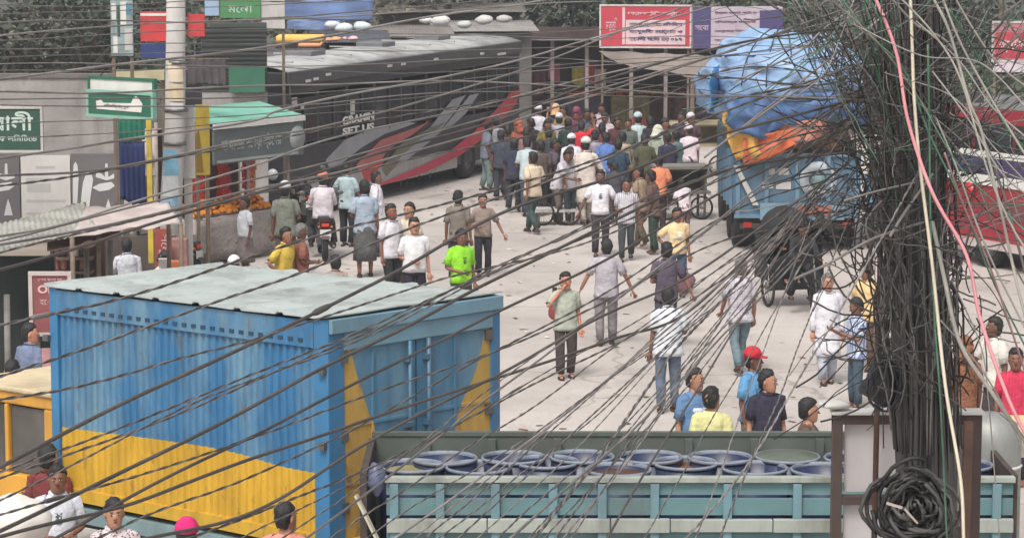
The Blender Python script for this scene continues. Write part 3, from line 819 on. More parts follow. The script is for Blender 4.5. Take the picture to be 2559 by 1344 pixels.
r_, wd, ht = board('purple_banner', 'purple and pink printed banner above the blue tarpaulin load', 'banner', 1730, 26, 1960, 130, 80, mat(C(206, 190, 204), .75, 0, .12, 2, 0, 30, 'banner_pink', .15), .22, .05, legs=WOOD)
r_.location = D(1730, 122, 80)
patch(r_, 'purple_block', 0, 0, wd * .2, ht, PUR); patch(r_, 'purple_block', wd * .74, 0, wd, ht * .9, PUR)
for k, s_ in enumerate(('উন্নত মানের সেবা ও', 'বিশেষজ্ঞ ডাক্তার', 'সপ্তাহে সাত দিন', 'যোগাযোগ করুন')):
    sgn(r_, s_, wd * .47, ht * (.85 - .22 * k), wd * .46, .1, mat(C(130, 84, 110), .75, name='plum_ink'), .05, bold=.01)
sgn(r_, 'শাখা', wd * .87, ht * .3, wd * .2, .14, PW, .064, bold=.01); sgn(r_, 'সেবা', wd * .1, ht * .5, wd * .15, .15, PW, .064)
# pink sign right edge
r_, wd, ht = board('pink_sign', 'pink and red signboard with white lettering at the right edge', 'sign', 2482, 58, 2640, 150, 70, mat(C(206, 120, 132), .7, 0, .1, 2, 0, 30, 'sign_pink', .15), -.15, .05, frame=OFFW, legs=WOOD)
patch(r_, 'red_block', wd * .03, ht * .05, wd * .6, ht * .75, mat(C(190, 60, 76), .7, 0, .1, 2, 0, 30, 'sign_red', .1))
sgn(r_, 'প্রোগ', wd * .28, ht * .42, wd * .4, .4, PW, .064, bold=.015)
patch(r_, 'pale_strip', 0, -.3, wd * .8, -.02, mat(C(220, 205, 215), .7, name='pale_strip'))

# far clutter above the bus
hang('blue_tarpaulin', 'pale blue tarpaulin roof behind the striped bus', 'tarpaulin', 700, 2, 930, 52, 78, mat(C(120, 146, 195), .6, 0, .2, 1, .6, 3, 'blue_tarp', .3), .2, .05, 1.3)
hang('lower_tarpaulin', 'second blue tarpaulin hanging under the first one', 'tarpaulin', 718, 50, 850, 76, 77, mat(C(130, 155, 200), .6, 0, .2, 1, .6, 3, 'blue_tarp2', .3), .2, .05, 1.1)
for i, (px0, py0, px1, py1, Y, cc, lab, nm, cat) in enumerate((
    (690, 86, 812, 112, 74, (250, 196, 100), 'bright yellow orange rolled mat behind the striped bus', 'rolled_mat', 'mat'),
    (745, 108, 806, 120, 73.5, (226, 160, 120), 'peach rolled mat below the yellow one', 'rolled_mat', 'mat'),)):
    p0 = D(px0, (py0 + py1) / 2, Y); p1 = D(px1, (py0 + py1) / 2, Y); rr = (py1 - py0) / 2 * Y / FPX
    o = MB().tube([p0, p0 + (p1 - p0) * .08, p1 - (p1 - p0) * .1, p1 + Vector((0, 0, .08))], [rr * .6, rr, rr * .95, rr * .5], 12).build(nm, mat(C(*cc), .7, 0, .12, 2, .2, 12, 'mat', .05)); tag(o, lab, cat)
    st = MB().box(((p0.x + p1.x) / 2, Y, (p0.z - rr) / 2), (p1.x - p0.x, .5, p0.z - rr)).build('storage_rack', DARK); tag(st, 'dark rack under the ' + ('yellow' if i == 0 else 'peach') + ' rolled mat', 'rack')
BUNDW = mat(C(214, 214, 218), .8, 0, .15, 4, .2, 20, 'white_sack', .15)
k = 0
for (px, py, sx, cc) in ((820, 100, 12, (236, 170, 130)), (842, 98, 14, (240, 184, 140)), (862, 96, 9, (236, 214, 214)), (882, 97, 14, (232, 200, 205)), (830, 62, 20, (220, 226, 232)), (860, 70, 24, (225, 232, 236)), (905, 66, 24, (214, 228, 232)), (1065, 50, 18, (222, 226, 222)), (1100, 52, 26, (214, 210, 208)), (1210, 50, 24, (206, 202, 200)), (1260, 48, 20, (190, 186, 184)), (1160, 62, 20, (196, 196, 190))):
    q = D(px, py, 75); s_ = sx * 75 / FPX
    mb = MB().ell((0, 0, 0), (s_, s_ * .8, s_ * .5), 10, 6)
    mb.v = [tuple(Vector(v) * (1 + .25 * noise.noise(Vector(v) * 6 + Vector((k, 0, 0))))) for v in mb.v]
    o = mb.build('sack', mat(C(*cc), .85, 0, .15, 4, .2, 14, 'sack', .1)); o.location = q
    tag(o, ['orange', 'peach', 'small pale', 'pinkish', 'left blue white', 'large blue white', 'right blue white', 'greenish white', 'grey white', 'pale grey', 'dull grey', 'beige'][k] + ' bundle lying in the clutter behind the striped bus roof', 'bundle', 'bundles behind the striped bus'); k += 1
# low sheds carrying them
for i, (px0, px1, py, Y, cc, lab) in enumerate(((800, 960, 92, 76, (86, 90, 100), 'dark flat roofed kiosk behind the striped bus'), (940, 1120, 78, 79, (132, 124, 118), 'brown grey flat shed roof behind the striped bus'), (1100, 1330, 66, 82, (150, 146, 142), 'pale shed behind the far end of the striped bus'), (668, 800, 140, 71, (100, 96, 100), 'dark kiosk left behind the striped bus'), (960, 1300, 20, 90, (112, 106, 98), 'long brown shed at the top of the photo'))):
    p0 = D(px0, py, Y); p1 = D(px1, py, Y)
    rt = thing('kiosk', lab, 'kiosk', (p0.x, Y, 0), .1)
    wd = p1.x - p0.x
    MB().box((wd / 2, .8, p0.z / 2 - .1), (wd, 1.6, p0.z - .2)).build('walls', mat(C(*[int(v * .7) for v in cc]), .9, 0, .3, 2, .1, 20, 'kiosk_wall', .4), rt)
    c_ = corrugated(wd + .4, 2.4); c_.xform(Matrix.Translation((-.2, -.4, p0.z - .14)) @ Matrix.Rotation(math.radians(5), 4, 'X')); c_.build('roof', mat(C(*cc), .7, 0, .2, 1.5, 0, 30, 'kiosk_roof', .4), rt, solid=.006)

# ================================================================== PEOPLE
SKIN = [mat(C(*c, 1.15), .55, 0, .08, 8, 0, 30, 'skin') for c in ((138, 96, 76), (116, 78, 60), (160, 116, 92), (98, 66, 52), (176, 120, 96))]
HAIR = mat((0.012, 0.011, 0.011, 1), .55, 0, .3, 30, .5, 60, 'black_hair')
GHAIR = mat((0.16, 0.15, 0.14, 1), .7, 0, .3, 30, .5, 60, 'grey_hair')
EYEW = mat(C(200, 195, 190), .4, 0, 0, 3, 0, 30, 'eye'); EYEB = mat((0.01, 0.008, 0.006, 1), .3, 0, 0, 3, 0, 30, 'eye_dark')
LIP = mat(C(120, 66, 60), .5, 0, .1, 3, 0, 30, 'lip')
ARMS = {
 'down': ((.05, .03, -.29), (.07, -.04, -.55)), 'swf': ((.05, -.09, -.27), (.03, -.26, -.46)), 'swb': ((.06, .13, -.26), (.09, .14, -.52)),
 'bent': ((.08, .03, -.27), (-.04, -.22, -.30)), 'belly': ((.09, .05, -.28), (-.12, -.17, -.34)), 'phone': ((.16, -.13, -.18), (-.07, -.13, .10)),
 'hips': ((.20, .07, -.24), (.02, -.04, -.42)), 'out': ((.15, 0, -.25), (.26, -.03, -.48)), 'fwd': ((.07, -.14, -.25), (.05, -.40, -.30)),
 'up': ((.17, -.05, .14), (.12, -.12, .40)), 'knee': ((.07, -.10, -.26), (.02, -.34, -.30)), 'back': ((.07, .10, -.27), (-.10, .17, -.40)),
 'read': ((.07, -.08, -.27), (-.06, -.34, -.16)),
}
_pj = []
def ring(c, rx, ry, n=16, yaw=0.0, sq=2.4, tilt=0.0):
    out = []
    for k in range(n):
        t = 2 * PI * k / n
        ct, st = math.cos(t), math.sin(t)
        x = rx * math.copysign(abs(ct) ** (2 / sq), ct); y = ry * math.copysign(abs(st) ** (2 / sq), st)
        out.append(Vector((c[0] + x * math.cos(yaw) - y * math.sin(yaw), c[1] + x * math.sin(yaw) + y * math.cos(yaw), c[2] + tilt * y)))
    return out
def crumple(mb, k, amp, seed):
    o = Vector((seed * 1.7, seed * 2.3, seed))
    mb.v = [tuple(Vector(v) + Vector((noise.noise(Vector(v) * k + o), noise.noise(Vector(v) * k + o * 2), .4 * noise.noise(Vector(v) * k + o * 3))) * amp) for v in mb.v]
def person(px, pyh, pyf, face, label, top, bot, top_kind='tee', bot_kind='trousers', arms=('down', 'down'), stride=.0, lean=0.0, pose='stand', skin=0, hair='short', look=0.0, nod=0.0, pat=None, c2=None, sleeve='short', group=None, shoes=True, fat=1.0, h=None, cap=None, Y=None, base=0.0, name='person', bpat=None, bc2=None, beard=False, mask=False, at=None, prn=None):
    """face: degrees, 0 looks at the camera, 90 looks to the right of the photo, 180 away. pyh / pyf: rows of head top and feet"""
    seed = len(_pj) + 1
    rr = random.Random(seed * 13)
    if at is not None: gx, gy = at
    else:
        if Y is None:
            if pyf is None: Y = YH(pyh, 1.66 if pose == 'stand' else 1.3)
            else: Y = G(px, pyf, base).y
        gx = D(px, 600, Y).x; gy = Y
    if h is None:
        zt = D(px, pyh, gy).z - base if pyf is not None or pose == 'stand' else None
        h = zt if zt and pose == 'stand' else 1.66
        h = min(max(h, 1.30), 1.84)
        if pyf is None and pose == 'stand': h = 1.66
    s = h / 1.68
    root = thing(name, label, 'person', (gx, gy, base), math.radians(face), group)
    # ---- skeleton
    if pose == 'stand': hz = .88
    elif pose == 'sit': hz = .50
    elif pose == 'ride': hz = .80
    else: hz = .24
    dz = hz - .88
    tw = rr.uniform(-.1, .1)
    RX = Matrix.Rotation(lean, 3, 'X')
    RT = Matrix.Rotation(tw, 3, 'Z')
    def ub(p):
        p = Vector(p); q = p - Vector((0, 0, .88)); q = RX @ (RT @ q) if q.z > 0 else q
        return q + Vector((0, 0, .88 + dz))
    legs = {}
    for sd in (-1, 1):
        hip = Vector((sd * .09, 0, .88 + dz - .02))
        if pose == 'stand':
            fy = sd * stride / 2
            foot = Vector((sd * (.10 if stride < .2 else .07), fy, .085))
            if stride > .25 and sd > 0: foot.z = .14; 
            kn = (hip + foot) / 2 + Vector((sd * .01, -.03 - abs(stride) * .12 * (1.6 if sd > 0 else .4), 0))
        elif pose == 'sit':
            kn = Vector((sd * .13, -.42, .50)); foot = Vector((sd * .12, -.44, .085))
        elif pose == 'ride':
            kn = Vector((sd * .20, -.36, .62)); foot = Vector((sd * .22, -.16, .28))
        else:
            kn = Vector((sd * .16, -.34, .50)); foot = Vector((sd * .12, -.16, .085))
        legs[sd] = (hip, kn, foot)
    shl = {}
    for i, sd in ((0, -1), (1, 1)):
        shp = ub((sd * .162, 0, 1.365))
        e, w_ = ARMS[arms[i]]
        q = RX if abs(lean) > .3 else Matrix.Identity(3)
        f = lambda t: shp + Vector((sd * t[0], t[1], t[2]))
        shl[sd] = (shp, f(e), f(w_))
    # ---- body skeleton for the skin modifier
    V = []; E = []; RD = []
    def jv(p, r, par=None):
        V.append(Vector(p)); RD.append(r)
        if par is not None: E.append((par, len(V) - 1))
        return len(V) - 1
    pel = jv(ub((0, 0, .90)), .10)
    sp = jv(ub((0, -.01, 1.06)), .095, pel)
    ch = jv(ub((0, -.01, 1.24)), .11, sp)
    nb = jv(ub((0, .0, 1.37)), .075, ch)
    nk = jv(ub((0, -.005, 1.45)), .052, nb)
    hd = jv(ub((0, -.01, 1.55)), .06, nk)
    for sd in (-1, 1):
        a, b_, c_ = shl[sd]
        i1 = jv(a, .052, ch if False else nb); i2 = jv(a.lerp(b_, .5), .045, i1); i3 = jv(b_, .038, i2); i4 = jv(b_.lerp(c_, .55), .034, i3); i5 = jv(c_, .025, i4)
        hp_, kn, ft = legs[sd]
        j1 = jv(hp_, .085, pel); j2 = jv(hp_.lerp(kn, .55), .075, j1); j3 = jv(kn, .055, j2); j4 = jv(kn.lerp(ft, .4), .052, j3); j5 = jv(ft, .036, j4)
        j6 = jv(ft + Vector((0, -.08, -.045)), .033, j5); j7 = jv(ft + Vector((sd * .01, -.15, -.058)), .026, j6)
    me = bpy.data.meshes.new('body_tmp')
    me.from_pydata(V, E, [])
    ob = bpy.data.objects.new('body_tmp', me)
    SC.collection.objects.link(ob)
    md = ob.modifiers.new('skin', 'SKIN'); md.use_smooth_shade = True
    for i, sv in enumerate(me.skin_vertices[0].data):
        sv.radius = (RD[i], RD[i]); sv.use_root = (i == pel)
    ss = ob.modifiers.new('sub', 'SUBSURF'); ss.levels = 1; ss.render_levels = 1
    # ---- head, face, hands (joined to the body later)
    ex = MB()
    hc = ub((0, -.015, 1.565))
    HR = Matrix.Rotation(math.radians(look), 3, 'Z') @ Matrix.Rotation(lean * .4 + nod, 3, 'X')
    H = lambda x, y, z: hc + HR @ (Vector((x, y, z + .012)) * 1.1)
    prof = ((-.118, .028, .030, -.035), (-.108, .045, .05, -.032), (-.085, .058, .068, -.022), (-.05, .068, .084, -.008), (-.01, .074, .092, 0), (.03, .076, .095, .004), (.065, .070, .086, .008), (.092, .052, .064, .010), (.108, .028, .034, .01), (.113, .006, .008, .01))
    rg = []
    for (z, rx, ry, cy) in prof:
        rg.append([H(p.x, p.y + cy, z) for p in ring((0, 0, 0), rx, ry, 16, 0, 2.1)])
    ex.rings(rg, 0)
    ex.add([H(-.014, -.088, .015), H(.014, -.088, .015), H(.019, -.095, -.028), H(-.019, -.095, -.028), H(0, -.122, -.024)], [(0, 1, 4), (1, 2, 4), (2, 3, 4), (3, 0, 4)], 0, True)
    for sd in (-1, 1):
        ex.ell(H(sd * .076, .005, -.005), (.012, .022, .032), 8, 5, 0, HR)
        ex.ell(H(sd * .031, -.083, .012), (.016, .010, .009), 8, 5, 1, HR)
        ex.ell(H(sd * .031, -.090, .012), (.008, .006, .008), 6, 4, 2, HR)
        ex.ell(H(sd * .031, -.091, .034), (.021, .008, .0045), 8, 4, 2, HR)
    ex.ell(H(0, -.086, -.054), (.024, .010, .008), 8, 4, 3, HR)
    if beard:
        ex.ell(H(0, -.058, -.088), (.052, .045, .04), 10, 6, 2, HR)
    for sd in (-1, 1):
        a, b_, c_ = shl[sd]
        d = (c_ - b_).normalized()
        up = Vector((0, -1, 0)) if abs(d.y) < .8 else Vector((0, 0, 1))
        side = d.cross(up).normalized(); nrm = side.cross(d).normalized()
        pc = c_ + d * .045
        ex.tube([c_ - d * .01, c_ + d * .03, c_ + d * .085, c_ + d * .10], [.023, .038, .042, .03], 8, 0, flat=.5)
        for fi in range(4):
            ln = (.062, .074, .070, .056)[fi]
            b0 = c_ + d * .092 + side * (fi - 1.5) * .019
            cu = nrm * (.022 + .006 * fi)
            ex.tube([b0, b0 + d * ln * .5 + cu * .35, b0 + d * ln * .85 + cu * 1.2], [.0105, .0095, .007], 5, 0)
        tb = c_ + d * .03 + side * .034 * -1
        ex.tube([tb, tb - side * .022 + d * .03 + nrm * .008, tb - side * .022 + d * .058 + nrm * .016], [.014, .012, .008], 5, 0)
    # ---- clothes
    T = MB()
    kurta = top_kind in ('kurta', 'burqa')
    z_hem = {'tee': .80, 'shirt': .79, 'kurta': .46, 'tucked': .90, 'burqa': .12, 'bare': .9}[top_kind]
    if pose != 'stand': z_hem = max(z_hem, .84)
    f = fat
    body = [(1.445, .066, .062, 0), (1.43, .085, .07, .003), (1.41, .125, .082, .005), (1.38, .168, .10, .003), (1.33, .184, .118, -.003), (1.24, .178, .128 * f, -.012), (1.12, .165 * (f * .5 + .5), .127 * f, -.012 * f), (1.0, .172 * (f * .6 + .4), .125 * f, -.01 * f), (.92, .180 * (f * .6 + .4), .13 * f, -.008)]
    if z_hem < .88: body.append((.84, .19 * (f * .6 + .4), .138, 0))
    if z_hem < .8: body.append((z_hem, .195 * (f * .6 + .4), .142, 0))
    if z_hem < .6:
        body = body[:-1] + [(.70, .20, .15, 0), (.58, .21, .165, 0), (z_hem, .22, .18 + stride * .15, 0)]
    if z_hem < .2:
        body = body[:-1] + [(.4, .25, .23, 0), (z_hem, .29, .28, 0)]
    if pose != 'stand': body = [(z, a_, b_, c_) if z > .9 else (max(z, .84), a_, b_, c_) for (z, a_, b_, c_) in body if z > .83]
    rg = []
    for (z, rx, ry, cy) in body:
        rg.append([ub(p) for p in ring((0, cy, z), rx, ry, 18)])
    T.rings(rg, 0, False)
    for sd in (-1, 1):
        a, b_, c_ = shl[sd]
        inn = a + Vector((-sd * .045, 0, .0)) + (a - b_).normalized() * .0
        if sleeve == 'short': pts = [inn, a, a.lerp(b_, .45), a.lerp(b_, .82)]; rs = [.070, .066, .066, .067]
        elif sleeve == 'none': pts = [inn, a + (b_ - a) * .05]; rs = [.06, .062]
        else: pts = [inn, a, a.lerp(b_, .6), b_, b_.lerp(c_, .5), b_.lerp(c_, .92)]; rs = [.070, .066, .059, .055, .048, .041]
        T.tube(pts, rs, 12, 0, False)
    if top_kind in ('shirt', 'kurta', 'tucked'):   # collar and placket
        T.rings([[ub(p) for p in ring((0, -.004, 1.43), .078, .072, 14)], [ub(p) for p in ring((0, .002, 1.465), .066, .062, 14, 0, 2.2, .15)], [ub(p) for p in ring((0, -.006, 1.445), .088, .084, 14, 0, 2.2, .2)]], 0, False)
    crumple(T, 8, .022, seed); crumple(T, 20, .011, seed + 3)
    if prn:
        zz = (1.27, 1.12) if prn != 'small' else (1.27, 1.17)
        wx = .11 if prn != 'small' else .05
        ys = -.150 * f
        pr_ = MB(); pr_.grid(lambda u, v: ub(((u - .5) * 2 * wx, ys + (2 * u - 1) ** 2 * .03, zz[1] + (zz[0] - zz[1]) * v)), 6, 2)
    B = MB()
    pz = dz
    def leglow(sd, end, r0, r1, r2):
        hp_, kn, ft = legs[sd]
        pts = [hp_ + Vector((0, 0, .03)), hp_.lerp(kn, .45), kn, kn.lerp(ft, .5), kn.lerp(ft, end)]
        if end <= 0: pts = pts[:3]; rs = [r0, r0 * .92, r1]
        else: rs = [r0, r0 * .92, r1, (r1 + r2) / 2, r2]
        B.tube(pts, rs, 12, 0, False)
    if bot_kind in ('trousers', 'jeans', 'shorts', 'loose'):
        wz = .96
        B.rings([[ub(p) for p in ring((0, 0, wz), .162 * (f * .5 + .5), .112 * f, 14)]] + [[Vector((p.x, p.y, p.z + pz)) for p in ring((0, 0, z), rx, ry, 14)] for (z, rx, ry) in ((.87, .176, .125), (.80, .172, .12), (.765, .12, .09))], 0, True)
        for sd in (-1, 1):
            if bot_kind == 'shorts': leglow(sd, .12, .098, .085, .085)
            elif bot_kind == 'loose': leglow(sd, .98, .10, .085, .075)
            elif bot_kind == 'jeans': leglow(sd, .97, .092, .068, .060)
            else: leglow(sd, .97, .095, .073, .066)
    elif bot_kind in ('lungi', 'skirt'):
        zs = ((.97, .165, .118), (.86, .182, .135), (.70, .19, .15), (.5, .195, .165), (.30 if bot_kind == 'lungi' else .12, .20, .175))
        if pose == 'stand':
            B.rings([[Vector((p.x, p.y, p.z)) for p in ring((0, 0, z), rx, ry + stride * (.97 - z) * .3, 20)] for (z, rx, ry) in zs], 0, False)
            B.v = [tuple(Vector((v[0] * (1 + .09 * math.sin(math.atan2(v[1], v[0]) * 7 + seed) * (1 - v[2])), v[1] * (1 + .09 * math.sin(math.atan2(v[1], v[0]) * 7 + seed) * (1 - v[2])), v[2]))) for v in B.v]
        else:
            for sd in (-1, 1): leglow(sd, .9, .12, .11, .11)
            B.ell((0, 0, .88 + pz), (.18, .16, .12), 14, 8)
    crumple(B, 9, .020, seed + 8); crumple(B, 22, .010, seed + 9)
    S_ = MB()
    for sd in (-1, 1):
        ft = legs[sd][2]
        S_.rings([[ft + p for p in ring((0, y, z), rx, rz_, 10)] for (y, z, rx, rz_) in ()] or [[ft + Vector((p.x, p.y, 0)) + Vector((0, 0, z)) for p in ring((0, -.05, 0), rx, ry, 14)] for (z, rx, ry) in ((-.085, .043, .125), (-.06, .046, .128), (-.045, .040, .115))], 0)
        if shoes == 'shoe':
            S_.ell(ft + Vector((0, -.045, -.045)), (.045, .12, .045), 10, 6)
        else:
            S_.tube([ft + Vector((-.044, -.09, -.05)), ft + Vector((0, -.1, -.012)), ft + Vector((.044, -.09, -.05))], .011, 6)
    HM = MB()
    if hair in ('short', 'grey', 'long', 'full'):
        rg = []
        zl = -.035 if hair != 'long' else -.09
        for (z, rx, ry, cy) in ((zl - .045, .048, .035, .040), (zl - .02, .067, .050, .046), (0.0, .0805, .064, .040), (.03, .085, .068, .038), (.058, .085, .078, .028), (.082, .081, .086, .016), (.110, .066, .078, .010), (.136, .040, .050, .010), (.147, .006, .006, .010)):
            rg.append([H(p.x, p.y + cy, z) for p in ring((0, 0, 0), rx, ry, 16, 0, 2.1)])
        HM.rings(rg, 0, False)
        crumple(HM, 26, .020 if not cap else .005, seed); crumple(HM, 55, .016 if not cap else .003, seed)
    acc = MB()
    if cap:
        rg = []
        for (z, rx, ry, cy) in ((.04, .095, .103, .010), (.09, .094, .102, .012), (.13, .074, .084, .012), (.158, .040, .048, .012), (.166, .008, .008, .012)):
            rg.append([H(p.x, p.y + cy, z) for p in ring((0, 0, 0), rx, ry, 16, 0, 2.1)])
        acc.rings(rg, 0, False)
        if cap[0] == 'peak':
            acc.add([H(-.065, -.06, .05), H(.065, -.06, .05), H(.05, -.155, .035), H(-.05, -.155, .035), H(-.065, -.06, .058), H(.065, -.06, .058), H(.05, -.155, .043), H(-.05, -.155, .043)], [(0, 1, 2, 3), (7, 6, 5, 4), (0, 4, 5, 1), (1, 5, 6, 2), (2, 6, 7, 3), (3, 7, 4, 0)])
        if cap[0] == 'scarf':
            acc.rings([[H(p.x, p.y + .02, z) for p in ring((0, 0, 0), rx, ry, 16)] for (z, rx, ry) in ((-.13, .14, .13), (-.08, .104, .096), (0, .098, .094), (.06, .098, .108))], 0, False)
            crumple(acc, 16, .014, seed)
    if mask:
        MK = MB().grid(lambda u, v: H((u - .5) * .13, -.105 + (2 * u - 1) ** 2 * .05, -.085 + v * .07), 8, 3)
    Z = Matrix.Scale(s, 4)
    def out(mb, nm, m_, solid=0.0):
        mb.xform(Z); return mb.build(nm, m_, root, solid=solid)
    if top_kind != 'bare': out(T, {'kurta': 'kurta', 'burqa': 'robe', 'tee': 't_shirt'}.get(top_kind, 'shirt'), cloth(C(*top), pat, C(*c2) if c2 else None), .006)
    if top_kind != 'burqa': out(B, {'lungi': 'lungi', 'jeans': 'jeans', 'shorts': 'shorts', 'skirt': 'skirt'}.get(bot_kind, 'trousers'), cloth(C(*bot), bpat, C(*bc2) if bc2 else None), .005)
    if pose != 'stand' or (pyf is not None): out(S_, 'footwear', mat(C(60, 48, 42), .6, 0, .3, 6, 0, 30, 'leather'))
    if HM.v: out(HM, 'hair', GHAIR if hair == 'grey' else HAIR)
    if cap: out(acc, {'scarf': 'headscarf'}.get(cap[0], 'cap'), cloth(C(*cap[1])), .004)
    if mask: out(MK, 'face_mask', cloth(C(170, 60, 56)), .003)
    if prn: out(pr_, 'shirt_print', cloth(C(*(c2 or (90, 130, 140))), 'print', C(*top)), .004)
    _pj.append((ob, root, ex, s, SKIN[skin % len(SKIN)]))
    return root
def hand_at(root, side, arms, s=1.0):
    pass
def flush_people():
    bpy.context.view_layer.update()
    dg = bpy.context.evaluated_depsgraph_get()
    for ob, root, ex, s, sk in _pj:
        me = bpy.data.meshes.new_from_object(ob.evaluated_get(dg))
        n0 = len(me.vertices)
        vs = [tuple(v.co * s) for v in me.vertices]
        mb = MB(); mb.add(vs, [tuple(p.vertices) for p in me.polygons], 0, True)
        exx = [tuple(Vector(v) * s) for v in ex.v]
        o = len(mb.v); mb.v.extend(exx)
        for f, mi, sm in zip(ex.f, ex.mi, ex.sm):
            mb.f.append([i + o for i in f]); mb.mi.append(mi); mb.sm.append(sm)
        mb.build('body', [sk, EYEW, EYEB, LIP], root)
        bpy.data.objects.remove(ob)
        bpy.data.meshes.remove(me)
P = person
# --- people walking on the open road
P(1332, 385, 583, 215, 'man in cream shirt and dark green trousers striding across the road before the crowd', (226, 205, 180), (66, 84, 84), 'shirt', arms=('bent', 'swb'), stride=.52, skin=1, shoes='shoe', fat=1.1)
P(1145, 482, 706, 172, 'man in grey brown shirt seen from behind above the bright green shirt', (132, 122, 112), (70, 66, 66), 'shirt', arms=('down', 'down'), stride=.1, skin=1)
P(1207, 490, 690, 5, 'man in taupe t-shirt and black trousers facing the photographer', (150, 132, 122), (48, 46, 54), 'tee', arms=('bent', 'out'), stride=.12, skin=0)
P(1152, 578, 832, 20, 'man in bright lime green shirt behind the roof of the blue and yellow truck', (150, 226, 50), (80, 74, 70), 'tee', arms=('belly', 'down'), skin=1, nod=.3, prn='small', c2=(70, 110, 50))
P(1036, 556, 806, 12, 'man in plain white t-shirt and black trousers with a hand on his belly', (236, 234, 236), (40, 38, 52), 'tee', arms=('belly', 'down'), skin=2, fat=1.15, h=1.74)
P(977, 516, 756, 40, 'man in long white shirt with a red face mask', (228, 224, 230), (40, 40, 46), 'shirt', 'jeans', arms=('down', 'bent'), skin=1, mask=True, stride=.15)
P(1024, 512, 748, 330, 'man in pale cream shirt half hidden behind the white t-shirt', (228, 216, 196), (90, 84, 80), 'shirt', arms=('down', 'down'), skin=2)
P(912, 456, 692, 185, 'man in pale blue shirt and grey lungi seen from behind', (170, 184, 200), (92, 92, 90), 'shirt', 'lungi', arms=('down', 'bent'), skin=1, stride=.1, fat=1.1)
P(940, 432, 640, 95, 'man in white long shirt in profile next to the striped bus', (232, 228, 234), (70, 80, 90), 'kurta', arms=('belly', 'down'), skin=1, h=1.66, sleeve='long')
P(868, 412, 616, 150, 'man in pale aqua shirt and black trousers behind the motorcyclist', (188, 208, 212), (44, 46, 52), 'shirt', arms=('swf', 'out'), skin=0)
P(714, 462, 700, 178, 'man in grey green shirt with a white cap at the stall', (126, 130, 118), (90, 86, 80), 'shirt', arms=('bent', 'down'), skin=1, cap=('round', (214, 216, 214)), fat=1.1)
P(614, 498, 688, 300, 'man in white t-shirt and grey lungi beside the orange sweets', (228, 232, 238), (150, 138, 136), 'tee', 'lungi', arms=('down', 'down'), skin=3, fat=1.15)
P(704, 572, None, 60, 'boy in yellow shirt looking right behind the truck roof', (226, 196, 84), (80, 70, 66), 'shirt', arms=('hips', 'hips'), skin=0, lean=.12, c2=(210, 170, 60), pat='print')
P(750, 566, None, 110, 'person in brown clothes beside the boy in yellow', (150, 96, 80), (120, 80, 70), 'shirt', arms=('bent', 'bent'), skin=3, hair='grey', nod=.2)
P(838, 676, 792, 200, 'person crouching on the road with only the dark head above the truck roof', (176, 158, 148), (120, 108, 100), 'shirt', pose='crouch', skin=1, hair='short')
P(1500, 430, 640, 3, 'young man in white t-shirt with a small dark print walking to the photographer', (238, 234, 240), (58, 54, 60), 'tee', arms=('out', 'out'), stride=.18, skin=3, prn='small', c2=(110, 140, 150))
P(1566, 452, 652, 350, 'man in grey and white striped shirt striding behind the young man in white', (216, 214, 220), (60, 70, 72), 'shirt', arms=('bent', 'swb'), stride=.4, skin=1, pat='stripe', c2=(150, 146, 156))
P(1424, 372, 560, 15, 'man in pale checked shirt carrying a white bag near the crowd', (206, 202, 208), (60, 72, 78), 'shirt', arms=('swf', 'down'), stride=.25, skin=1, pat='check', c2=(160, 156, 166))
P(1516, 604, 862, 182, 'man in pale grey shirt and grey trousers seen from behind with arms apart', (186, 180, 188), (140, 132, 136), 'shirt', arms=('out', 'out'), stride=.16, skin=0, fat=1.12)
P(1414, 686, 945, 12, 'man in grey green shirt holding a phone to his ear', (178, 182, 168), (74, 62, 60), 'shirt', arms=('phone', 'down'), stride=.14, skin=4, fat=1.05)
P(1692, 524, 742, 8, 'man in yellow vest over a white shirt standing behind the man with the bag', (236, 208, 160), (70, 96, 124), 'tee', 'jeans', arms=('hips', 'down'), skin=1, prn='big', c2=(226, 230, 226))
P(1666, 612, 872, 186, 'man in dark plum shirt walking away with a shoulder bag', (92, 82, 98), (78, 78, 92), 'shirt', arms=('out', 'bent'), stride=.2, skin=0)
P(1672, 732, 1030, 186, 'man in white shirt and blue jeans seen from behind at the road centre', (224, 228, 234), (104, 118, 138), 'shirt', 'jeans', arms=('bent', 'down'), stride=.1, skin=1, lean=.1, fat=1.15, h=1.72)
P(1852, 652, 935, 198, 'man in white shirt and light jeans walking away beside the empty road', (216, 210, 218), (122, 140, 150), 'shirt', 'jeans', arms=('down', 'swf'), stride=.32, skin=0, pat='check', c2=(196, 190, 200), hair='grey')
P(2070, 690, 958, 5, 'elderly man in a long white tunic and white trousers walking to the photographer', (228, 226, 232), (190, 196, 208), 'kurta', 'loose', arms=('down', 'down'), stride=.2, skin=2, hair='grey', sleeve='long', fat=1.12)
P(2168, 662, 925, 322, 'man in pale orange shirt behind the boy in the striped shirt', (240, 206, 150), (110, 84, 70), 'shirt', arms=('bent', 'down'), skin=1)
P(2146, 750, 1020, 285, 'boy in white and blue striped shirt looking at something in his hands', (214, 222, 240), (74, 92, 104), 'shirt', 'jeans', arms=('read', 'read'), skin=1, pat='stripe', c2=(120, 140, 190), nod=.3)
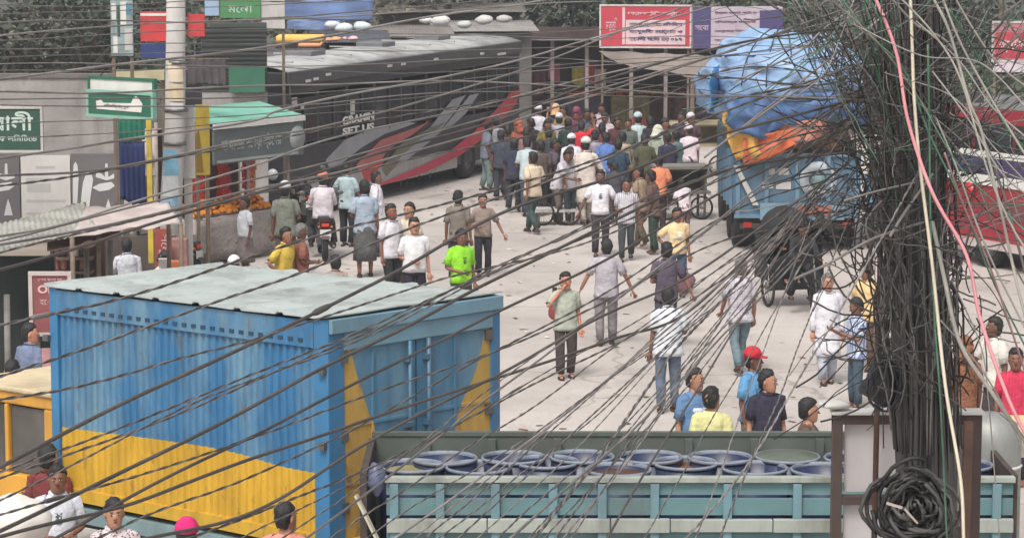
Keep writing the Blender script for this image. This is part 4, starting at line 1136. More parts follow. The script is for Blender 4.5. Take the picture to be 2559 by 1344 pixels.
# --- people in front of the long truck
P(1738, 928, None, 30, 'boy in blue t-shirt with white print standing beside the truck', (104, 140, 180), (80, 80, 90), 'tee', arms=('down', 'down'), skin=2, look=30, prn='big', c2=(225, 225, 235))
P(1782, 976, None, 172, 'boy in pale yellow hooded shirt seen from behind beside the truck', (228, 224, 160), (80, 80, 90), 'tee', arms=('down', 'down'), skin=2, look=-30)
P(1884, 880, None, 55, 'man in light blue t-shirt and red cap looking right', (104, 164, 210), (110, 100, 90), 'tee', arms=('down', 'down'), skin=3, cap=('peak', (206, 44, 60)), prn='big', c2=(60, 90, 140), look=20)
P(1922, 932, None, 20, 'young man in navy polo shirt looking to the right', (52, 48, 68), (60, 60, 70), 'shirt', arms=('down', 'down'), skin=2, look=42)
P(2024, 1004, None, 80, 'boy with black hair and brown shirt looking right close to the signboard frame', (110, 86, 72), (60, 60, 70), 'tee', arms=('down', 'down'), skin=2, look=15)
# --- left side
P(68, 816, None, 140, 'man in blue grey shirt looking right by the yellow truck cab', (122, 134, 162), (70, 70, 80), 'shirt', arms=('down', 'down'), skin=4, look=-45)
P(22, 908, None, 200, 'person with black hair and mauve shirt at the left edge by the yellow truck cab', (130, 112, 116), (70, 70, 80), 'shirt', skin=2)
P(108, 1122, None, 160, 'man in dark red shirt at the lower left beside the yellow cab', (120, 52, 50), (60, 50, 50), 'shirt', skin=4, arms=('down', 'down'))
P(130, 1172, None, 8, 'man in white shirt with a light face mask at the lower left', (222, 226, 236), (60, 50, 50), 'shirt', skin=1, arms=('bent', 'bent'), prn='small', c2=(70, 90, 86))
P(272, 1256, None, 12, 'man in pale patterned shirt at the bottom edge below the yellow panel', (222, 208, 208), (60, 60, 70), 'shirt', skin=2, pat='print', c2=(120, 96, 110))
P(455, 1312, None, 170, 'person in a bright pink cap at the bottom edge', (150, 120, 120), (60, 60, 70), 'tee', skin=1, cap=('round', (226, 40, 120)))
P(706, 1268, None, 168, 'man in salmon pink shirt with thick black hair at the bottom edge', (236, 150, 140), (60, 60, 70), 'tee', skin=2, look=-30)
# --- right side
P(2492, 800, None, 290, 'man in white shirt looking left at the right edge', (232, 226, 216), (80, 70, 70), 'shirt', skin=3, arms=('fwd', 'down'), look=-20)
P(2546, 878, None, 350, 'man in crimson t-shirt with white stripes at the right edge', (206, 52, 84), (60, 50, 60), 'tee', skin=1, pat='stripe', c2=(214, 60, 90))
P(2436, 976, None, 265, 'man with black hair bending between the crates and the cable pole', (226, 160, 80), (60, 50, 60), 'tee', skin=4, lean=.5)
P(2416, 852, None, 200, 'person in patterned brown cloth right of the cable pole', (156, 104, 74), (120, 84, 60), 'kurta', skin=1, pat='print', c2=(110, 70, 52), cap=('scarf', (150, 98, 70)))
# --- in the left stalls
P(318, 600, None, 195, 'man in white grey shirt seated under the pink awning', (206, 208, 216), (60, 60, 66), 'shirt', pose='sit', skin=1, arms=('down', 'knee'), sleeve='long', lean=.15)
P(386, 606, None, 100, 'man in white and pink shirt reading papers beside the red sign', (232, 208, 212), (46, 44, 48), 'tee', pose='sit', skin=2, arms=('read', 'read'), nod=.35, lean=.2, Y=46.1)
P(584, 646, None, 170, 'person in a white cap and printed shawl by the fruit table', (196, 190, 190), (120, 116, 116), 'kurta', pose='sit', skin=1, cap=('round', (232, 230, 232)), pat='print', c2=(160, 156, 160), sleeve='long')
# --- crowd, from left to right
GR = 'people crowding at the market'
crowd = [
 (1214, 306, 476, 100, 'man in grey blue shirt holding a phone at the left of the crowd', (120, 126, 140), (122, 142, 140), 'shirt', ('down', 'phone'), 3, None),
 (1252, 330, 500, 170, 'man in dark slate shirt behind the caller at the left of the crowd', (66, 72, 84), (60, 64, 74), 'shirt', ('down', 'down'), 1, None),
 (1296, 304, None, 350, 'woman in rust orange headscarf near the end of the bus', (150, 84, 66), (110, 60, 60), 'kurta', ('bent', 'down'), 2, ('scarf', (196, 110, 84))),
 (1268, 318, None, 180, 'person in dark brown clothes against the end of the bus', (80, 68, 66), (60, 56, 58), 'shirt', ('down', 'down'), 3, None),
 (1345, 268, None, 150, 'man in white skullcap and white shirt by the bus end', (226, 222, 230), (80, 80, 84), 'shirt', ('down', 'down'), 1, ('round', (232, 230, 236))),
 (1388, 266, None, 180, 'man with orange turban cloth at the back of the crowd', (84, 74, 84), (60, 56, 60), 'shirt', ('down', 'down'), 3, ('scarf', (230, 180, 130))),
 (1322, 344, 540, 190, 'man in pale green and blue shirt stooping behind the cream shirt', (190, 204, 206), (66, 82, 98), 'shirt', ('bent', 'bent'), 1, None),
 (1366, 302, None, 20, 'man in olive shirt in the crowd', (128, 118, 58), (60, 56, 60), 'shirt', ('bent', 'down'), 1, None),
 (1398, 290, None, 190, 'man in pale grey shirt with small white cap in the crowd', (176, 172, 182), (90, 86, 90), 'shirt', ('down', 'up'), 0, ('round', (214, 214, 220))),
 (1418, 300, None, 175, 'man in dark green shirt in the crowd', (50, 66, 62), (50, 50, 54), 'shirt', ('down', 'down'), 3, None),
 (1452, 306, None, 182, 'man in bright red t-shirt in the crowd', (214, 44, 58), (60, 50, 50), 'tee', ('up', 'down'), 1, None),
 (1428, 338, None, 180, 'man in white cap and white kurta behind the two stooping men', (228, 222, 232), (200, 196, 200), 'kurta', ('down', 'down'), 1, ('round', (234, 230, 238))),
 (1464, 342, 560, 185, 'tall man in cream robe at the centre of the crowd', (226, 214, 204), (206, 196, 186), 'kurta', ('out', 'down'), 2, ('round', (226, 220, 214))),
 (1392, 372, None, 60, 'stooping man in white shirt left of the man with the bag', (208, 202, 210), (110, 100, 90), 'shirt', ('fwd', 'bent'), 3, None),
 (1376, 352, None, 100, 'man with grey brown hair and plum shirt in the crowd', (96, 84, 92), (60, 56, 60), 'shirt', ('down', 'bent'), 3, None),
 (1518, 332, 520, 190, 'man in bright blue shirt bending over a basket', (96, 128, 190), (52, 74, 96), 'shirt', ('fwd', 'down'), 1, None),
 (1546, 352, 540, 200, 'man in dark teal shirt right of the bright blue shirt', (50, 76, 96), (70, 66, 70), 'shirt', ('down', 'bent'), 1, None),
 (1592, 288, 462, 182, 'man in pale mint shirt and brown trousers seen from behind in the crowd', (196, 212, 212), (132, 114, 110), 'shirt', ('down', 'bent'), 1, ('round', (190, 206, 206))),
 (1646, 392, None, 175, 'person in orange shirt by the wooden cart', (232, 142, 104), (80, 60, 60), 'tee', ('bent', 'down'), 1, None),
 (1636, 430, None, 250, 'man in brown shirt and dark green trousers sitting by the cart', (110, 84, 74), (50, 74, 64), 'shirt', ('bent', 'down'), 3, None),
 (1500, 262, None, 10, 'man in pale pink shirt at the back under the shed roof', (206, 180, 188), (90, 80, 86), 'shirt', ('down', 'down'), 1, None),
 (1512, 284, None, 350, 'man in white vest in front of the pale pink shirt', (214, 200, 204), (90, 80, 86), 'tee', ('bent', 'down'), 1, None),
 (1480, 292, None, 15, 'man in brown olive shirt at the back of the crowd', (112, 92, 70), (60, 56, 58), 'shirt', ('down', 'down'), 3, None),
 (1540, 296, None, 5, 'man in dark maroon shirt under the shed', (92, 54, 60), (60, 56, 58), 'shirt', ('down', 'down'), 3, None),
 (1568, 300, None, 0, 'person in grey green clothes beside the shed post', (104, 112, 104), (60, 56, 58), 'kurta', ('down', 'down'), 1, None),
 (1622, 296, None, 170, 'person in black shirt right of the pale mint shirt', (44, 42, 48), (60, 56, 58), 'shirt', ('down', 'down'), 3, None),
 (1640, 320, None, 150, 'person with pale green scarf and grey shirt near the cart', (170, 178, 160), (90, 86, 90), 'kurta', ('bent', 'down'), 1, ('scarf', (214, 214, 196))),
 (1668, 336, None, 200, 'man in dark indigo shirt left of the cart', (56, 54, 80), (60, 56, 58), 'shirt', ('down', 'down'), 3, None),
 (1700, 284, None, 0, 'man in dark purple shirt right of the tall shed post', (66, 56, 78), (60, 56, 58), 'shirt', ('down', 'down'), 3, None),
 (1724, 288, None, 340, 'man in dark shirt with white cap near the yellow cloth', (84, 64, 70), (60, 56, 58), 'shirt', ('down', 'bent'), 1, ('round', (224, 216, 222))),
 (1722, 318, None, 190, 'man in pale pink cap behind the wooden cart', (232, 214, 222), (60, 56, 58), 'tee', ('down', 'down'), 1, ('round', (236, 220, 228))),
 (1712, 452, 600, 200, 'man in white shirt bending down near the tarpaulin truck', (234, 220, 226), (150, 120, 116), 'shirt', ('fwd', 'bent'), 1, None),
 (1604, 420, None, 240, 'man in khaki shirt low in the crowd behind the striped shirt', (160, 140, 116), (110, 96, 80), 'shirt', ('bent', 'down'), 1, None),
 (1440, 272, None, 0, 'woman in dark pink scarf at the back of the crowd', (120, 66, 84), (80, 60, 66), 'kurta', ('down', 'down'), 2, ('scarf', (140, 72, 92))),
 (1330, 300, None, 200, 'man in black shirt beside the white skullcap', (42, 40, 46), (46, 46, 50), 'shirt', ('down', 'down'), 3, None),
 (1592, 270, None, 0, 'vendor in faded red shirt inside the shed', (140, 66, 60), (60, 50, 50), 'tee', ('fwd', 'bent'), 1, None),
 (1536, 410, 560, 175, 'boy in dark grey shirt in front of the dark teal shirt', (78, 78, 86), (70, 62, 60), 'tee', ('down', 'down'), 3, None),
 (1352, 356, None, 190, 'man in brown shirt right behind the cream shirt', (96, 82, 78), (60, 56, 58), 'shirt', ('down', 'down'), 3, None),
]
crowd += [
 (1306, 322, None, 120, 'man in dusty rose shirt between the rust headscarf and the pale green shirt', (150, 116, 118), (70, 66, 70), 'shirt', ('bent', 'down'), 1, None),
 (1380, 322, None, 200, 'man in charcoal t-shirt behind the stooping man', (60, 60, 66), (60, 56, 60), 'tee', ('out', 'down'), 3, None),
 (1410, 268, None, 340, 'vendor in mustard shirt at the very back of the crowd', (160, 130, 70), (70, 60, 56), 'shirt', ('fwd', 'down'), 1, None),
 (1462, 276, None, 20, 'man in slate blue shirt at the back left of the white vest', (96, 104, 124), (60, 56, 60), 'shirt', ('down', 'bent'), 3, None),
 (1486, 330, None, 210, 'man in lilac grey shirt between the cream robe and the bright blue shirt', (170, 160, 176), (84, 78, 82), 'shirt', ('down', 'bent'), 1, None),
 (1500, 312, None, 160, 'man in wine red shirt behind the bright blue shirt', (110, 52, 62), (60, 56, 60), 'shirt', ('bent', 'down'), 3, None),
 (1560, 334, None, 220, 'man in sand coloured shirt beside the pale mint shirt', (186, 168, 140), (80, 72, 66), 'shirt', ('down', 'down'), 1, None),
 (1612, 340, None, 190, 'man in dark olive shirt right of the pale mint shirt', (86, 86, 62), (60, 56, 58), 'shirt', ('bent', 'down'), 3, None),
 (1656, 300, None, 30, 'man in light grey vest near the tall shed post', (170, 166, 168), (70, 66, 68), 'tee', ('bent', 'bent'), 1, None),
 (1690, 330, None, 240, 'boy in faded teal shirt by the left end of the cart', (96, 130, 128), (70, 66, 68), 'tee', ('down', 'bent'), 3, None),
 (1240, 296, None, 190, 'man in pale grey shirt at the far left of the crowd against the bus', (150, 150, 158), (66, 66, 70), 'shirt', ('down', 'down'), 1, None),
 (1282, 350, None, 160, 'man in navy shirt in front of the rust headscarf', (54, 58, 78), (56, 56, 62), 'shirt', ('bent', 'down'), 3, None),
]
for i, (x, yh, yf, fc, lab, tc_, bc_, tk, ar, sk, cp) in enumerate(crowd):
    P(x, yh, yf, fc, lab, tc_, bc_, tk, arms=ar, skin=sk, cap=cp, group=GR, hair='short', sleeve='short' if tk != 'kurta' else 'long', bot_kind='skirt' if (cp and cp[0] == 'scarf') else 'trousers', stride=RND.uniform(.05, .3), lean=.38 if 'stoop' in lab or 'bending' in lab else RND.uniform(-.02, .16), look=RND.uniform(-35, 35), nod=RND.uniform(0, .35), fat=RND.uniform(.95, 1.15))
# conductor and helper behind the pole
P(2104, 372, 590, 200, 'man in grey green shirt standing beside the tarpaulin truck behind the pole', (120, 124, 112), (60, 58, 62), 'shirt', arms=('bent', 'down'), skin=3)
P(2188, 398, 620, 170, 'man in light blue shirt partly hidden by the cable pole', (110, 160, 200), (60, 58, 62), 'shirt', arms=('down', 'down'), skin=1)

# ================================================================== VEHICLES
GLASS = mat((0.022, 0.026, 0.032, 1), .18, 0, .9, .9, 0, 30, 'dark_glass')
def wheel(parent, x, y, r=.5, wd=.28, name='wheel', thin=False):
    e = bpy.data.objects.new(name, None); SC.collection.objects.link(e); e.parent = parent; e.location = (x, y, r); e.empty_display_size = .1
    if thin:
        m = MB().lathe((0, 0, 0), [(r - .045, -wd / 2), (r - .01, -wd / 2), (r, 0), (r - .01, wd / 2), (r - .045, wd / 2), (r - .045, -wd / 2)], 28, 'X')
        m.build('tyre', RUBBER, e)
        k = MB()
        for j in range(18):
            t = 2 * PI * j / 18
            k.tube([(0.02 if j % 2 else -.02, 0, 0), (0, math.cos(t) * (r - .045), math.sin(t) * (r - .045))], .0035, 4)
        k.lathe((0, 0, 0), [(.001, -.05), (.03, -.05), (.03, .05), (.001, .05)], 10, 'X')
        k.build('rim', STEEL, e)
    else:
        MB().lathe((0, 0, 0), [(r * .58, -wd / 2), (r * .92, -wd / 2), (r, -wd / 2 + .04), (r, wd / 2 - .04), (r * .92, wd / 2), (r * .58, wd / 2), (r * .58, -wd / 2)], 26, 'X').build('tyre', RUBBER, e)
        MB().lathe((0, 0, 0), [(.001, -wd * .2), (r * .2, -wd * .3), (r * .3, -wd * .2), (r * .5, -wd * .1), (r * .6, -wd * .46), (r * .6, wd * .46), (r * .5, wd * .1), (r * .3, wd * .2), (r * .2, wd * .3), (.001, wd * .2)], 22, 'X').build('rim', mat(C(150, 148, 146), .5, .3, .15, 6, 0, 30, 'wheel_rim', .5), e)
    return e

# ---------------- striped coach
AB = math.radians(90 - 21.5)     # heading of its long side in the ground plane
near = G(717, 176, 3.35)
bus = thing('coach_bus', 'dark grey coach bus with red and silver swooshes and a white roof', 'bus', (near.x, near.y, 0), AB - PI / 2)
# local: y runs along the bus away from the camera, +x points right (the side we see is x = 0), body reaches to x = -2.5
LB = 14.0; WB = 2.5; HB = 3.35
BD = mat(C(52, 52, 58), .45, 0, .1, 1.5, 0, 30, 'bus_grey', .35)
b = MB()
b.box((-WB / 2, LB / 2, 1.0), (WB, LB, 1.2)).box((-WB / 2, LB / 2, HB - .3), (WB, LB, .5))
for k in range(10):
    y = .06 + k * (LB - .12) / 9
    b.box((-WB / 2, y, 2.2), (WB - .02, .14 if k else .3, 1.3))
b.box((-WB / 2, .05, 2.25), (WB, .1, 1.6))
b.build('body', BD, bus, bevel=.03)
# sloping skirt panels with a wheel arch
sk = MB(); skc = mat(C(178, 176, 172), .55, 0, .12, 1.5, 0, 30, 'skirt_silver', .4)
for (y0, y1) in ((.1, 1.6), (3.2, 9.6), (11.2, LB)):
    sk.box((.012, (y0 + y1) / 2, .58), (.03, y1 - y0, .46))
sk.build('skirt', skc, bus)
wn = MB()
for k in range(9):
    y0 = .06 + k * (LB - .12) / 9
    wn.box((-.03, y0 + .76, 2.2), (.02, 1.38, 1.0))
wn.box((-WB + .03, LB / 2, 2.2), (.02, LB - .3, 1.0))
wn.build('side_window', GLASS, bus)
ins = MB()
for k in range(9):
    y0 = .75 + k * (LB - .12) / 9
    ins.box((.006, y0 + .1, 2.12), (.03, .05, .96)).box((.002, y0, 2.68), (.02, 1.42, .03)).box((.004, y0, 1.72), (.02, 1.42, .04))
ins.build('window_frame', mat(C(58, 58, 62), .6, 0, .1, 3, 0, 30, 'frame_dark', .3), bus)
rf = MB()
rf.grid(lambda u, v: Vector((-WB * u + .02 - .04 * u, LB * v, HB - .05 + .16 * math.sin(PI * u) ** .6)), 10, 8)
rf.build('roof', mat(C(190, 190, 188), .6, 0, .16, .8, 0, 30, 'roof_white', .75), bus, solid=.03)
ed = MB().box((.03, LB / 2, HB - .2), (.05, LB + .04, .3)); ed.build('roof_rail', mat(C(88, 84, 86), .6, 0, .15, 2, 0, 30, 'rail_grey', .4), bus, bevel=.02)
rb = MB()
for k in range(9): rb.box((-WB / 2, .8 + k * 1.55, HB + .12), (WB * .8, .07, .03))
rb.build('roof_ridge', mat(C(170, 170, 168), .6, 0, .1, 2, 0, 30, 'ridge'), bus)
hat = MB()
for y in (3.5, 7.5, 11): hat.box((-WB / 2, y, HB + .17), (.7, .8, .12))
hat.build('roof_hatch', mat(C(120, 122, 126), .6, 0, .1, 2, 0, 30, 'hatch', .3), bus, bevel=.02)
# front face (toward the camera)
fr = MB().box((-WB / 2, -.02, 2.2), (WB - .3, .03, 1.2)); fr.build('windscreen', GLASS, bus)
fb = MB().box((-WB / 2, -.05, .65), (WB - .05, .14, .4)); fb.build('bumper', mat(C(60, 60, 64), .5, 0, .1, 3, 0, 30, 'bumper', .3), bus, bevel=.03)
for sx in (-.35, -WB + .35):
    MB().lathe((sx, -.05, 1.05), [(.001, -.05), (.11, -.03), (.13, 0), (.13, .02)], 16, 'Y').build('headlight', mat(C(210, 212, 214), .2, 0, .05, 3, 0, 30, 'lamp_glass'), bus)
for sx in (.08, -WB - .08):
    m_ = MB(); m_.tube([(sx, -.05, 3.0), (sx * 1.0 + (.12 if sx > 0 else -.12), -.25, 2.9), (sx + (.12 if sx > 0 else -.12), -.28, 2.65)], .015, 6); m_.box((sx + (.12 if sx > 0 else -.12), -.3, 2.45), (.18, .05, .36)); m_.build('mirror', STEEL, bus)
mr_ = MB()
for k, (y, z) in enumerate(((.95, 3.12), (1.35, 3.14), (2.0, 3.2), (5.4, 3.2), (6.2, 3.2), (8.2, 3.2), (11.2, 3.18), (12.4, 3.1), (12.7, 3.1))):
    mr_.box((.06, y, z - .06), (.012, .26, .06))
mr_.build('white_marking', WHITE, bus)
for (y, z, dy, dz_) in ((.35, 2.62, .26, .22), (.75, 2.5, .16, .1), (3.4, 2.3, .22, .34), (.2, 2.2, .1, .3)):
    MB().box((.0, y, z), (.02, dy, dz_)).build('sticker', OFFW, bus)
# swooshes painted on the side: polygons in (along, height)
def swoosh(name, poly, m_, x=.014, th=.006):
    mb = MB(); mb.prism(poly, (x, 0, 0), (0, 1, 0), (0, 0, 1), th); mb.build(name, m_, bus)
def sidepx(px, py):
    d = ray(px, py); d = Matrix.Rotation(-(AB - PI / 2), 3, 'Z') @ d
    o_ = Matrix.Rotation(-(AB - PI / 2), 3, 'Z') @ (Vector((0, 0, CAMZ)) - Vector((near.x, near.y, 0)))
    t = (0 - o_.x) / d.x; q = o_ + d * t
    return (q.y, q.z)
SILV = mat(C(166, 166, 172), .4, .1, .1, 2, 0, 30, 'silver_stripe', .25); PK = mat(C(206, 50, 84), .45, 0, .1, 2, 0, 30, 'crimson_stripe', .25)
CORAL = mat(C(190, 104, 100), .45, 0, .12, 2, 0, 30, 'coral_stripe', .3); REDS = mat(C(196, 62, 62), .45, 0, .1, 2, 0, 30, 'red_stripe', .25); OLV = mat(C(120, 118, 100), .5, 0, .1, 2, 0, 30, 'olive_stripe', .3)
SP_ = lambda pts: [sidepx(*p) for p in pts]
def clampz(pl): return [(min(max(a, .05), LB - .05), max(z, .36)) for a, z in pl]
swoosh('silver_swoosh', clampz(SP_([(812, 400), (860, 350), (930, 320), (1010, 305), (1040, 308), (960, 335), (900, 370), (850, 410), (820, 418)])), SILV, .014)
swoosh('coral_swoosh', clampz(SP_([(888, 412), (950, 350), (1040, 318), (1075, 300), (1030, 335), (965, 375), (940, 425), (910, 470)])), CORAL, .020)
swoosh('coral_swoosh', clampz(SP_([(900, 425), (960, 395), (968, 385), (945, 420), (912, 465)])), REDS, .027)
swoosh('olive_swoosh', clampz(SP_([(950, 420), (1000, 360), (1070, 320), (1110, 305), (1060, 350), (1000, 400), (962, 440)])), OLV, .034)
swoosh('pale_swoosh', clampz(SP_([(985, 405), (1050, 345), (1110, 318), (1060, 362), (1000, 410)])), SILV, .041)
swoosh('crimson_swoosh', clampz(SP_([(905, 478), (960, 452), (1040, 418), (1110, 385), (1180, 330), (1240, 270), (1275, 228), (1318, 222), (1285, 260), (1225, 330), (1150, 385), (1060, 430), (985, 468), (925, 492)])), PK, .048)
swoosh('red_swoosh', clampz(SP_([(1180, 330), (1240, 270), (1275, 228), (1318, 222), (1285, 260), (1225, 328), (1165, 372)])), REDS, .055)
swoosh('silver_bar', clampz(SP_([(1062, 335), (1095, 290), (1130, 248), (1162, 238), (1130, 285), (1095, 330)])), SILV, .020)
swoosh('silver_bar', clampz(SP_([(1105, 320), (1140, 278), (1172, 238), (1194, 234), (1160, 285), (1125, 316)])), SILV, .027)
vent = MB()
for px, py in ((998, 458), (1045, 444), (1072, 438), (1015, 452)):
    y, z = sidepx(px, py); vent.box((.034, y, z), (.012, .06, .12))
vent.build('side_vent', DARK, bus)
y, z = sidepx(852, 330); y2, z2 = sidepx(935, 312)
text('GRAMIN', .3, (.022, (y + y2) / 2, 2.02), (PI / 2, 0, PI / 2), WHITE, bus, width=abs(y2 - y) * .95, height=.2, bold=.012)
text('SET US', .3, (.022, (y + y2) / 2, 1.78), (PI / 2, 0, PI / 2), WHITE, bus, width=abs(y2 - y) * .95, height=.16, bold=.012)
for yy in (2.4, 10.4):
    wheel(bus, -.14, yy, .5, .3); wheel(bus, -WB + .14, yy, .5, .3)

# ---------------- red bus, right edge
q = G(2322, 642)
rb_ = thing('red_bus', 'red bus with a white and purple band at the right edge', 'bus', (q.x, q.y, 0), math.radians(-62))
RD_ = mat(C(164, 46, 60), .4, 0, .12, 1.2, 0, 30, 'bus_red', .35)
LR = 9.0; WR = 2.4; HR_ = 3.1
# local x runs along the bus toward the camera and to the right; the side we see is y = 0
b = MB(); b.box((LR / 2, WR / 2, 1.0), (LR, WR, 1.2)).box((LR / 2, WR / 2, HR_ - .15), (LR, WR, .3))
for k in range(8): b.box((.08 + k * (LR - .16) / 7, WR / 2, 2.3), (.14, WR - .02, 1.5))
b.box((LR / 2, WR / 2, 1.9), (LR, WR - .03, .7))
b.build('body', RD_, rb_, bevel=.03)
MB().box((LR / 2, -.01, 1.70), (LR, .03, .2)).build('white_band', WHITE, rb_)
MB().box((LR / 2, -.012, 1.97), (LR, .03, .32)).build('purple_band', mat(C(72, 62, 104), .5, 0, .15, 2, 0, 30, 'bus_purple', .3), rb_)
MB().box((LR / 2, -.014, 2.2), (LR, .03, .12)).build('white_band', WHITE, rb_)
MB().box((LR / 2, .02, 2.6), (LR - .1, .02, .66)).build('side_window', GLASS, rb_)
MB().box((LR / 2, -.012, .46), (LR, .03, .16)).build('white_skirt', mat(C(214, 196, 194), .6, 0, .1, 2, 0, 30, 'skirt_pink', .4), rb_)
MB().box((LR / 2, -.016, 1.15), (LR * .5, .03, .28)).build('faded_stripe', mat(C(130, 70, 74), .6, 0, .3, 2, 0, 30, 'faded_red', .5), rb_)
MB().box((LR + .02, WR / 2, 2.2), (.03, WR - .3, 1.0)).build('windscreen', GLASS, rb_)
MB().grid(lambda u, v: Vector((LR * u, WR * v, HR_ + .1 * math.sin(PI * v))), 8, 8).build('roof', mat(C(120, 118, 116), .6, 0, .15, 1, 0, 30, 'bus_roof', .5), rb_, solid=.02)
MB().lathe((1.3, -.03, 1.45), [(.001, -.0), (.16, 0), (.17, -.012), (.001, -.02)], 16, 'Y').build('round_lamp', mat(C(206, 60, 66), .3, 0, .1, 2, 0, 30, 'red_lamp'), rb_)
for xx in (1.8, 6.8):
    for yy in (.16, WR - .16):
        e = wheel(rb_, xx, yy, .46, .28); e.rotation_euler = (0, 0, PI / 2)

# ---------------- truck with the tarpaulin load
q = G(1990, 628)
tk = thing('loaded_truck', 'blue painted truck heaped with a load under blue tarpaulin', 'truck', (q.x, q.y, 0), math.radians(0))
TB = mat(C(84, 118, 142), .6, 0, .15, 2, 0, 30, 'truck_blue', .45)
b = MB(); b.box((0, 2.2, .92), (2.5, 4.4, .12)).box((0, .03, 1.32), (2.5, .07, 1.3)).box((-1.25, 2.2, 1.4), (.07, 4.4, 1.15)).box((1.25, 2.2, 1.4), (.07, 4.4, 1.15)).box((0, 4.4, 1.4), (2.5, .07, 1.15))
b.build('cargo_box', TB, tk, bevel=.01)
rb = MB()
for x in (-1.2, -.62, 0, .62, 1.2): rb.box((x, -.03, 1.32), (.08, .06, 1.28))
for z in (.72, 1.96): rb.box((0, -.03, z), (2.54, .064, .07))
for y in (.4, 1.2, 2.0, 2.8, 3.6): rb.box((-1.31, y, 1.4), (.06, .08, 1.15))
rb.build('stiffener', mat(C(104, 138, 160), .6, 0, .15, 2, 0, 30, 'rib_blue', .4), tk)
for (x, z, w_, h_, nm) in ((-.55, 1.62, .18, .13, ''), (-.28, 1.62, .2, .13, ''), (-.6, 1.34, .22, .12, ''), (-.28, 1.34, .3, .15, '')):
    MB().box((x, -.012, z), (w_, .02, h_)).build('painted_patch', OFFW, tk)
MB().lathe((.42, -.035, 1.45), [(.19, 0), (.38, 0), (.38, -.02), (.19, -.02), (.19, 0)], 24, 'Y').build('painted_ring', mat(C(180, 190, 196), .6, 0, .3, 3, 0, 30, 'ring_paint', .4), tk)
MB().lathe((.42, -.035, 1.45), [(.001, 0), (.14, 0), (.14, -.03), (.001, -.03)], 20, 'Y').build('painted_disc', mat(C(120, 150, 150), .6, 0, .3, 5, 0, 30, 'disc_paint', .3), tk)
side = MB()
side.add([(-1.3, -.07, 1.75), (-1.2, -.07, 1.75), (-.78, -.07, .95), (-.9, -.07, .95), (-1.3, -.11, 1.75), (-1.2, -.11, 1.75), (-.78, -.11, .95), (-.9, -.11, .95)], [(3, 2, 1, 0), (4, 5, 6, 7), (0, 1, 5, 4), (1, 2, 6, 5), (2, 3, 7, 6), (3, 0, 4, 7)]); side.build('pale_brace', OFFW, tk)
MB().box((0.1, -.08, .82), (1.7, .05, .34)).build('rear_panel', mat(C(120, 150, 168), .6, 0, .2, 3, 0, 30, 'rear_panel', .4), tk)
MB().box((.35, -.115, .84), (.68, .02, .2)).build('red_panel', mat(C(178, 104, 88), .6, 0, .3, 3, 0, 30, 'red_panel', .4), tk)
ch = MB(); ch.box((-.42, 2.4, .74), (.1, 6.4, .2)).box((.42, 2.4, .74), (.1, 6.4, .2)).box((0, -.02, .52), (2.3, .1, .1)).box((0, .9, .62), (2.0, .14, .14)).box((0, 2.1, .62), (2.0, .14, .14))
ch.box((-.8, .35, .5), (.5, .04, .4)).box((.85, .35, .5), (.5, .04, .4))
ch.build('chassis', mat(C(58, 54, 52), .8, 0, .3, 4, .1, 20, 'chassis', .4), tk)
for sx in (-1.0, 1.0):
    MB().box((sx, -.09, .55), (.16, .03, .1)).build('tail_light', mat(C(170, 40, 36), .3, 0, .1, 3, 0, 30, 'red_lens'), tk)
    for yy in (.9, 2.1): wheel(tk, sx * .98, yy, .5, .5)
    wheel(tk, sx * 1.0, 5.6, .5, .3)
cb = MB(); cb.box((0, 5.6, 1.5), (2.3, 1.8, 1.3)).box((0, 5.7, 2.4), (2.2, 1.5, .7)); cb.build('cab', mat(C(60, 78, 90), .5, 0, .15, 2, 0, 30, 'cab_blue', .3), tk, bevel=.06)
# load: sacks under tarpaulins
def lump(rx, ry, rz_, c, amp, kf, seed, nu=48, nv=26, cut=-.9):
    mb = MB(); rg = []
    c = Vector(c)
    for j in range(nv + 1):
        t = PI * (j / nv); z = -math.cos(t)
        rr = max(math.sin(t), .02) ** .75
        ring_ = []
        for k in range(nu):
            a = 2 * PI * k / nu
            p = Vector((math.cos(a) * rr * rx, math.sin(a) * rr * ry, max(z, cut) * rz_))
            d = p.normalized()
            n_ = noise.noise(p * kf + Vector((seed, 0, 0))) * amp + abs(noise.noise(p * kf * 2.3 + Vector((0, seed, 0)))) * amp * .6
            ring_.append(c + p + d * n_)
        rg.append(ring_)
    mb.rings(rg, 0); return mb
lump(1.22, 2.1, .62, (0, 2.2, 2.2), .16, 2.2, 3).build('sack_load', mat(C(150, 112, 76), .9, 0, .35, 3, .4, 10, 'jute_sacks', .3), tk)
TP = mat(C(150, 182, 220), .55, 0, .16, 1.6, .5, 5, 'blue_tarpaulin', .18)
tp = lump(1.72, 2.3, .98, (-.05, 2.1, 3.32), .22, 1.3, 9, 72, 40)
crumple(tp, 3.2, .16, 4); crumple(tp, 7, .07, 9); tp.build('tarpaulin', TP, tk)
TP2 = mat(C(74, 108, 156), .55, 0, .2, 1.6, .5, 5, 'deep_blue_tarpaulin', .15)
fl = MB()
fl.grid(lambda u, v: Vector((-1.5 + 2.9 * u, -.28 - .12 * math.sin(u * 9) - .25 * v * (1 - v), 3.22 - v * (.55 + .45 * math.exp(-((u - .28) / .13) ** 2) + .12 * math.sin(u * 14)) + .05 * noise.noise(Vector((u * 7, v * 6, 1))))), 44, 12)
crumple(fl, 5, .10, 3); crumple(fl, 11, .05, 6); fl.build('tarpaulin_skirt', TP2, tk, solid=.01)
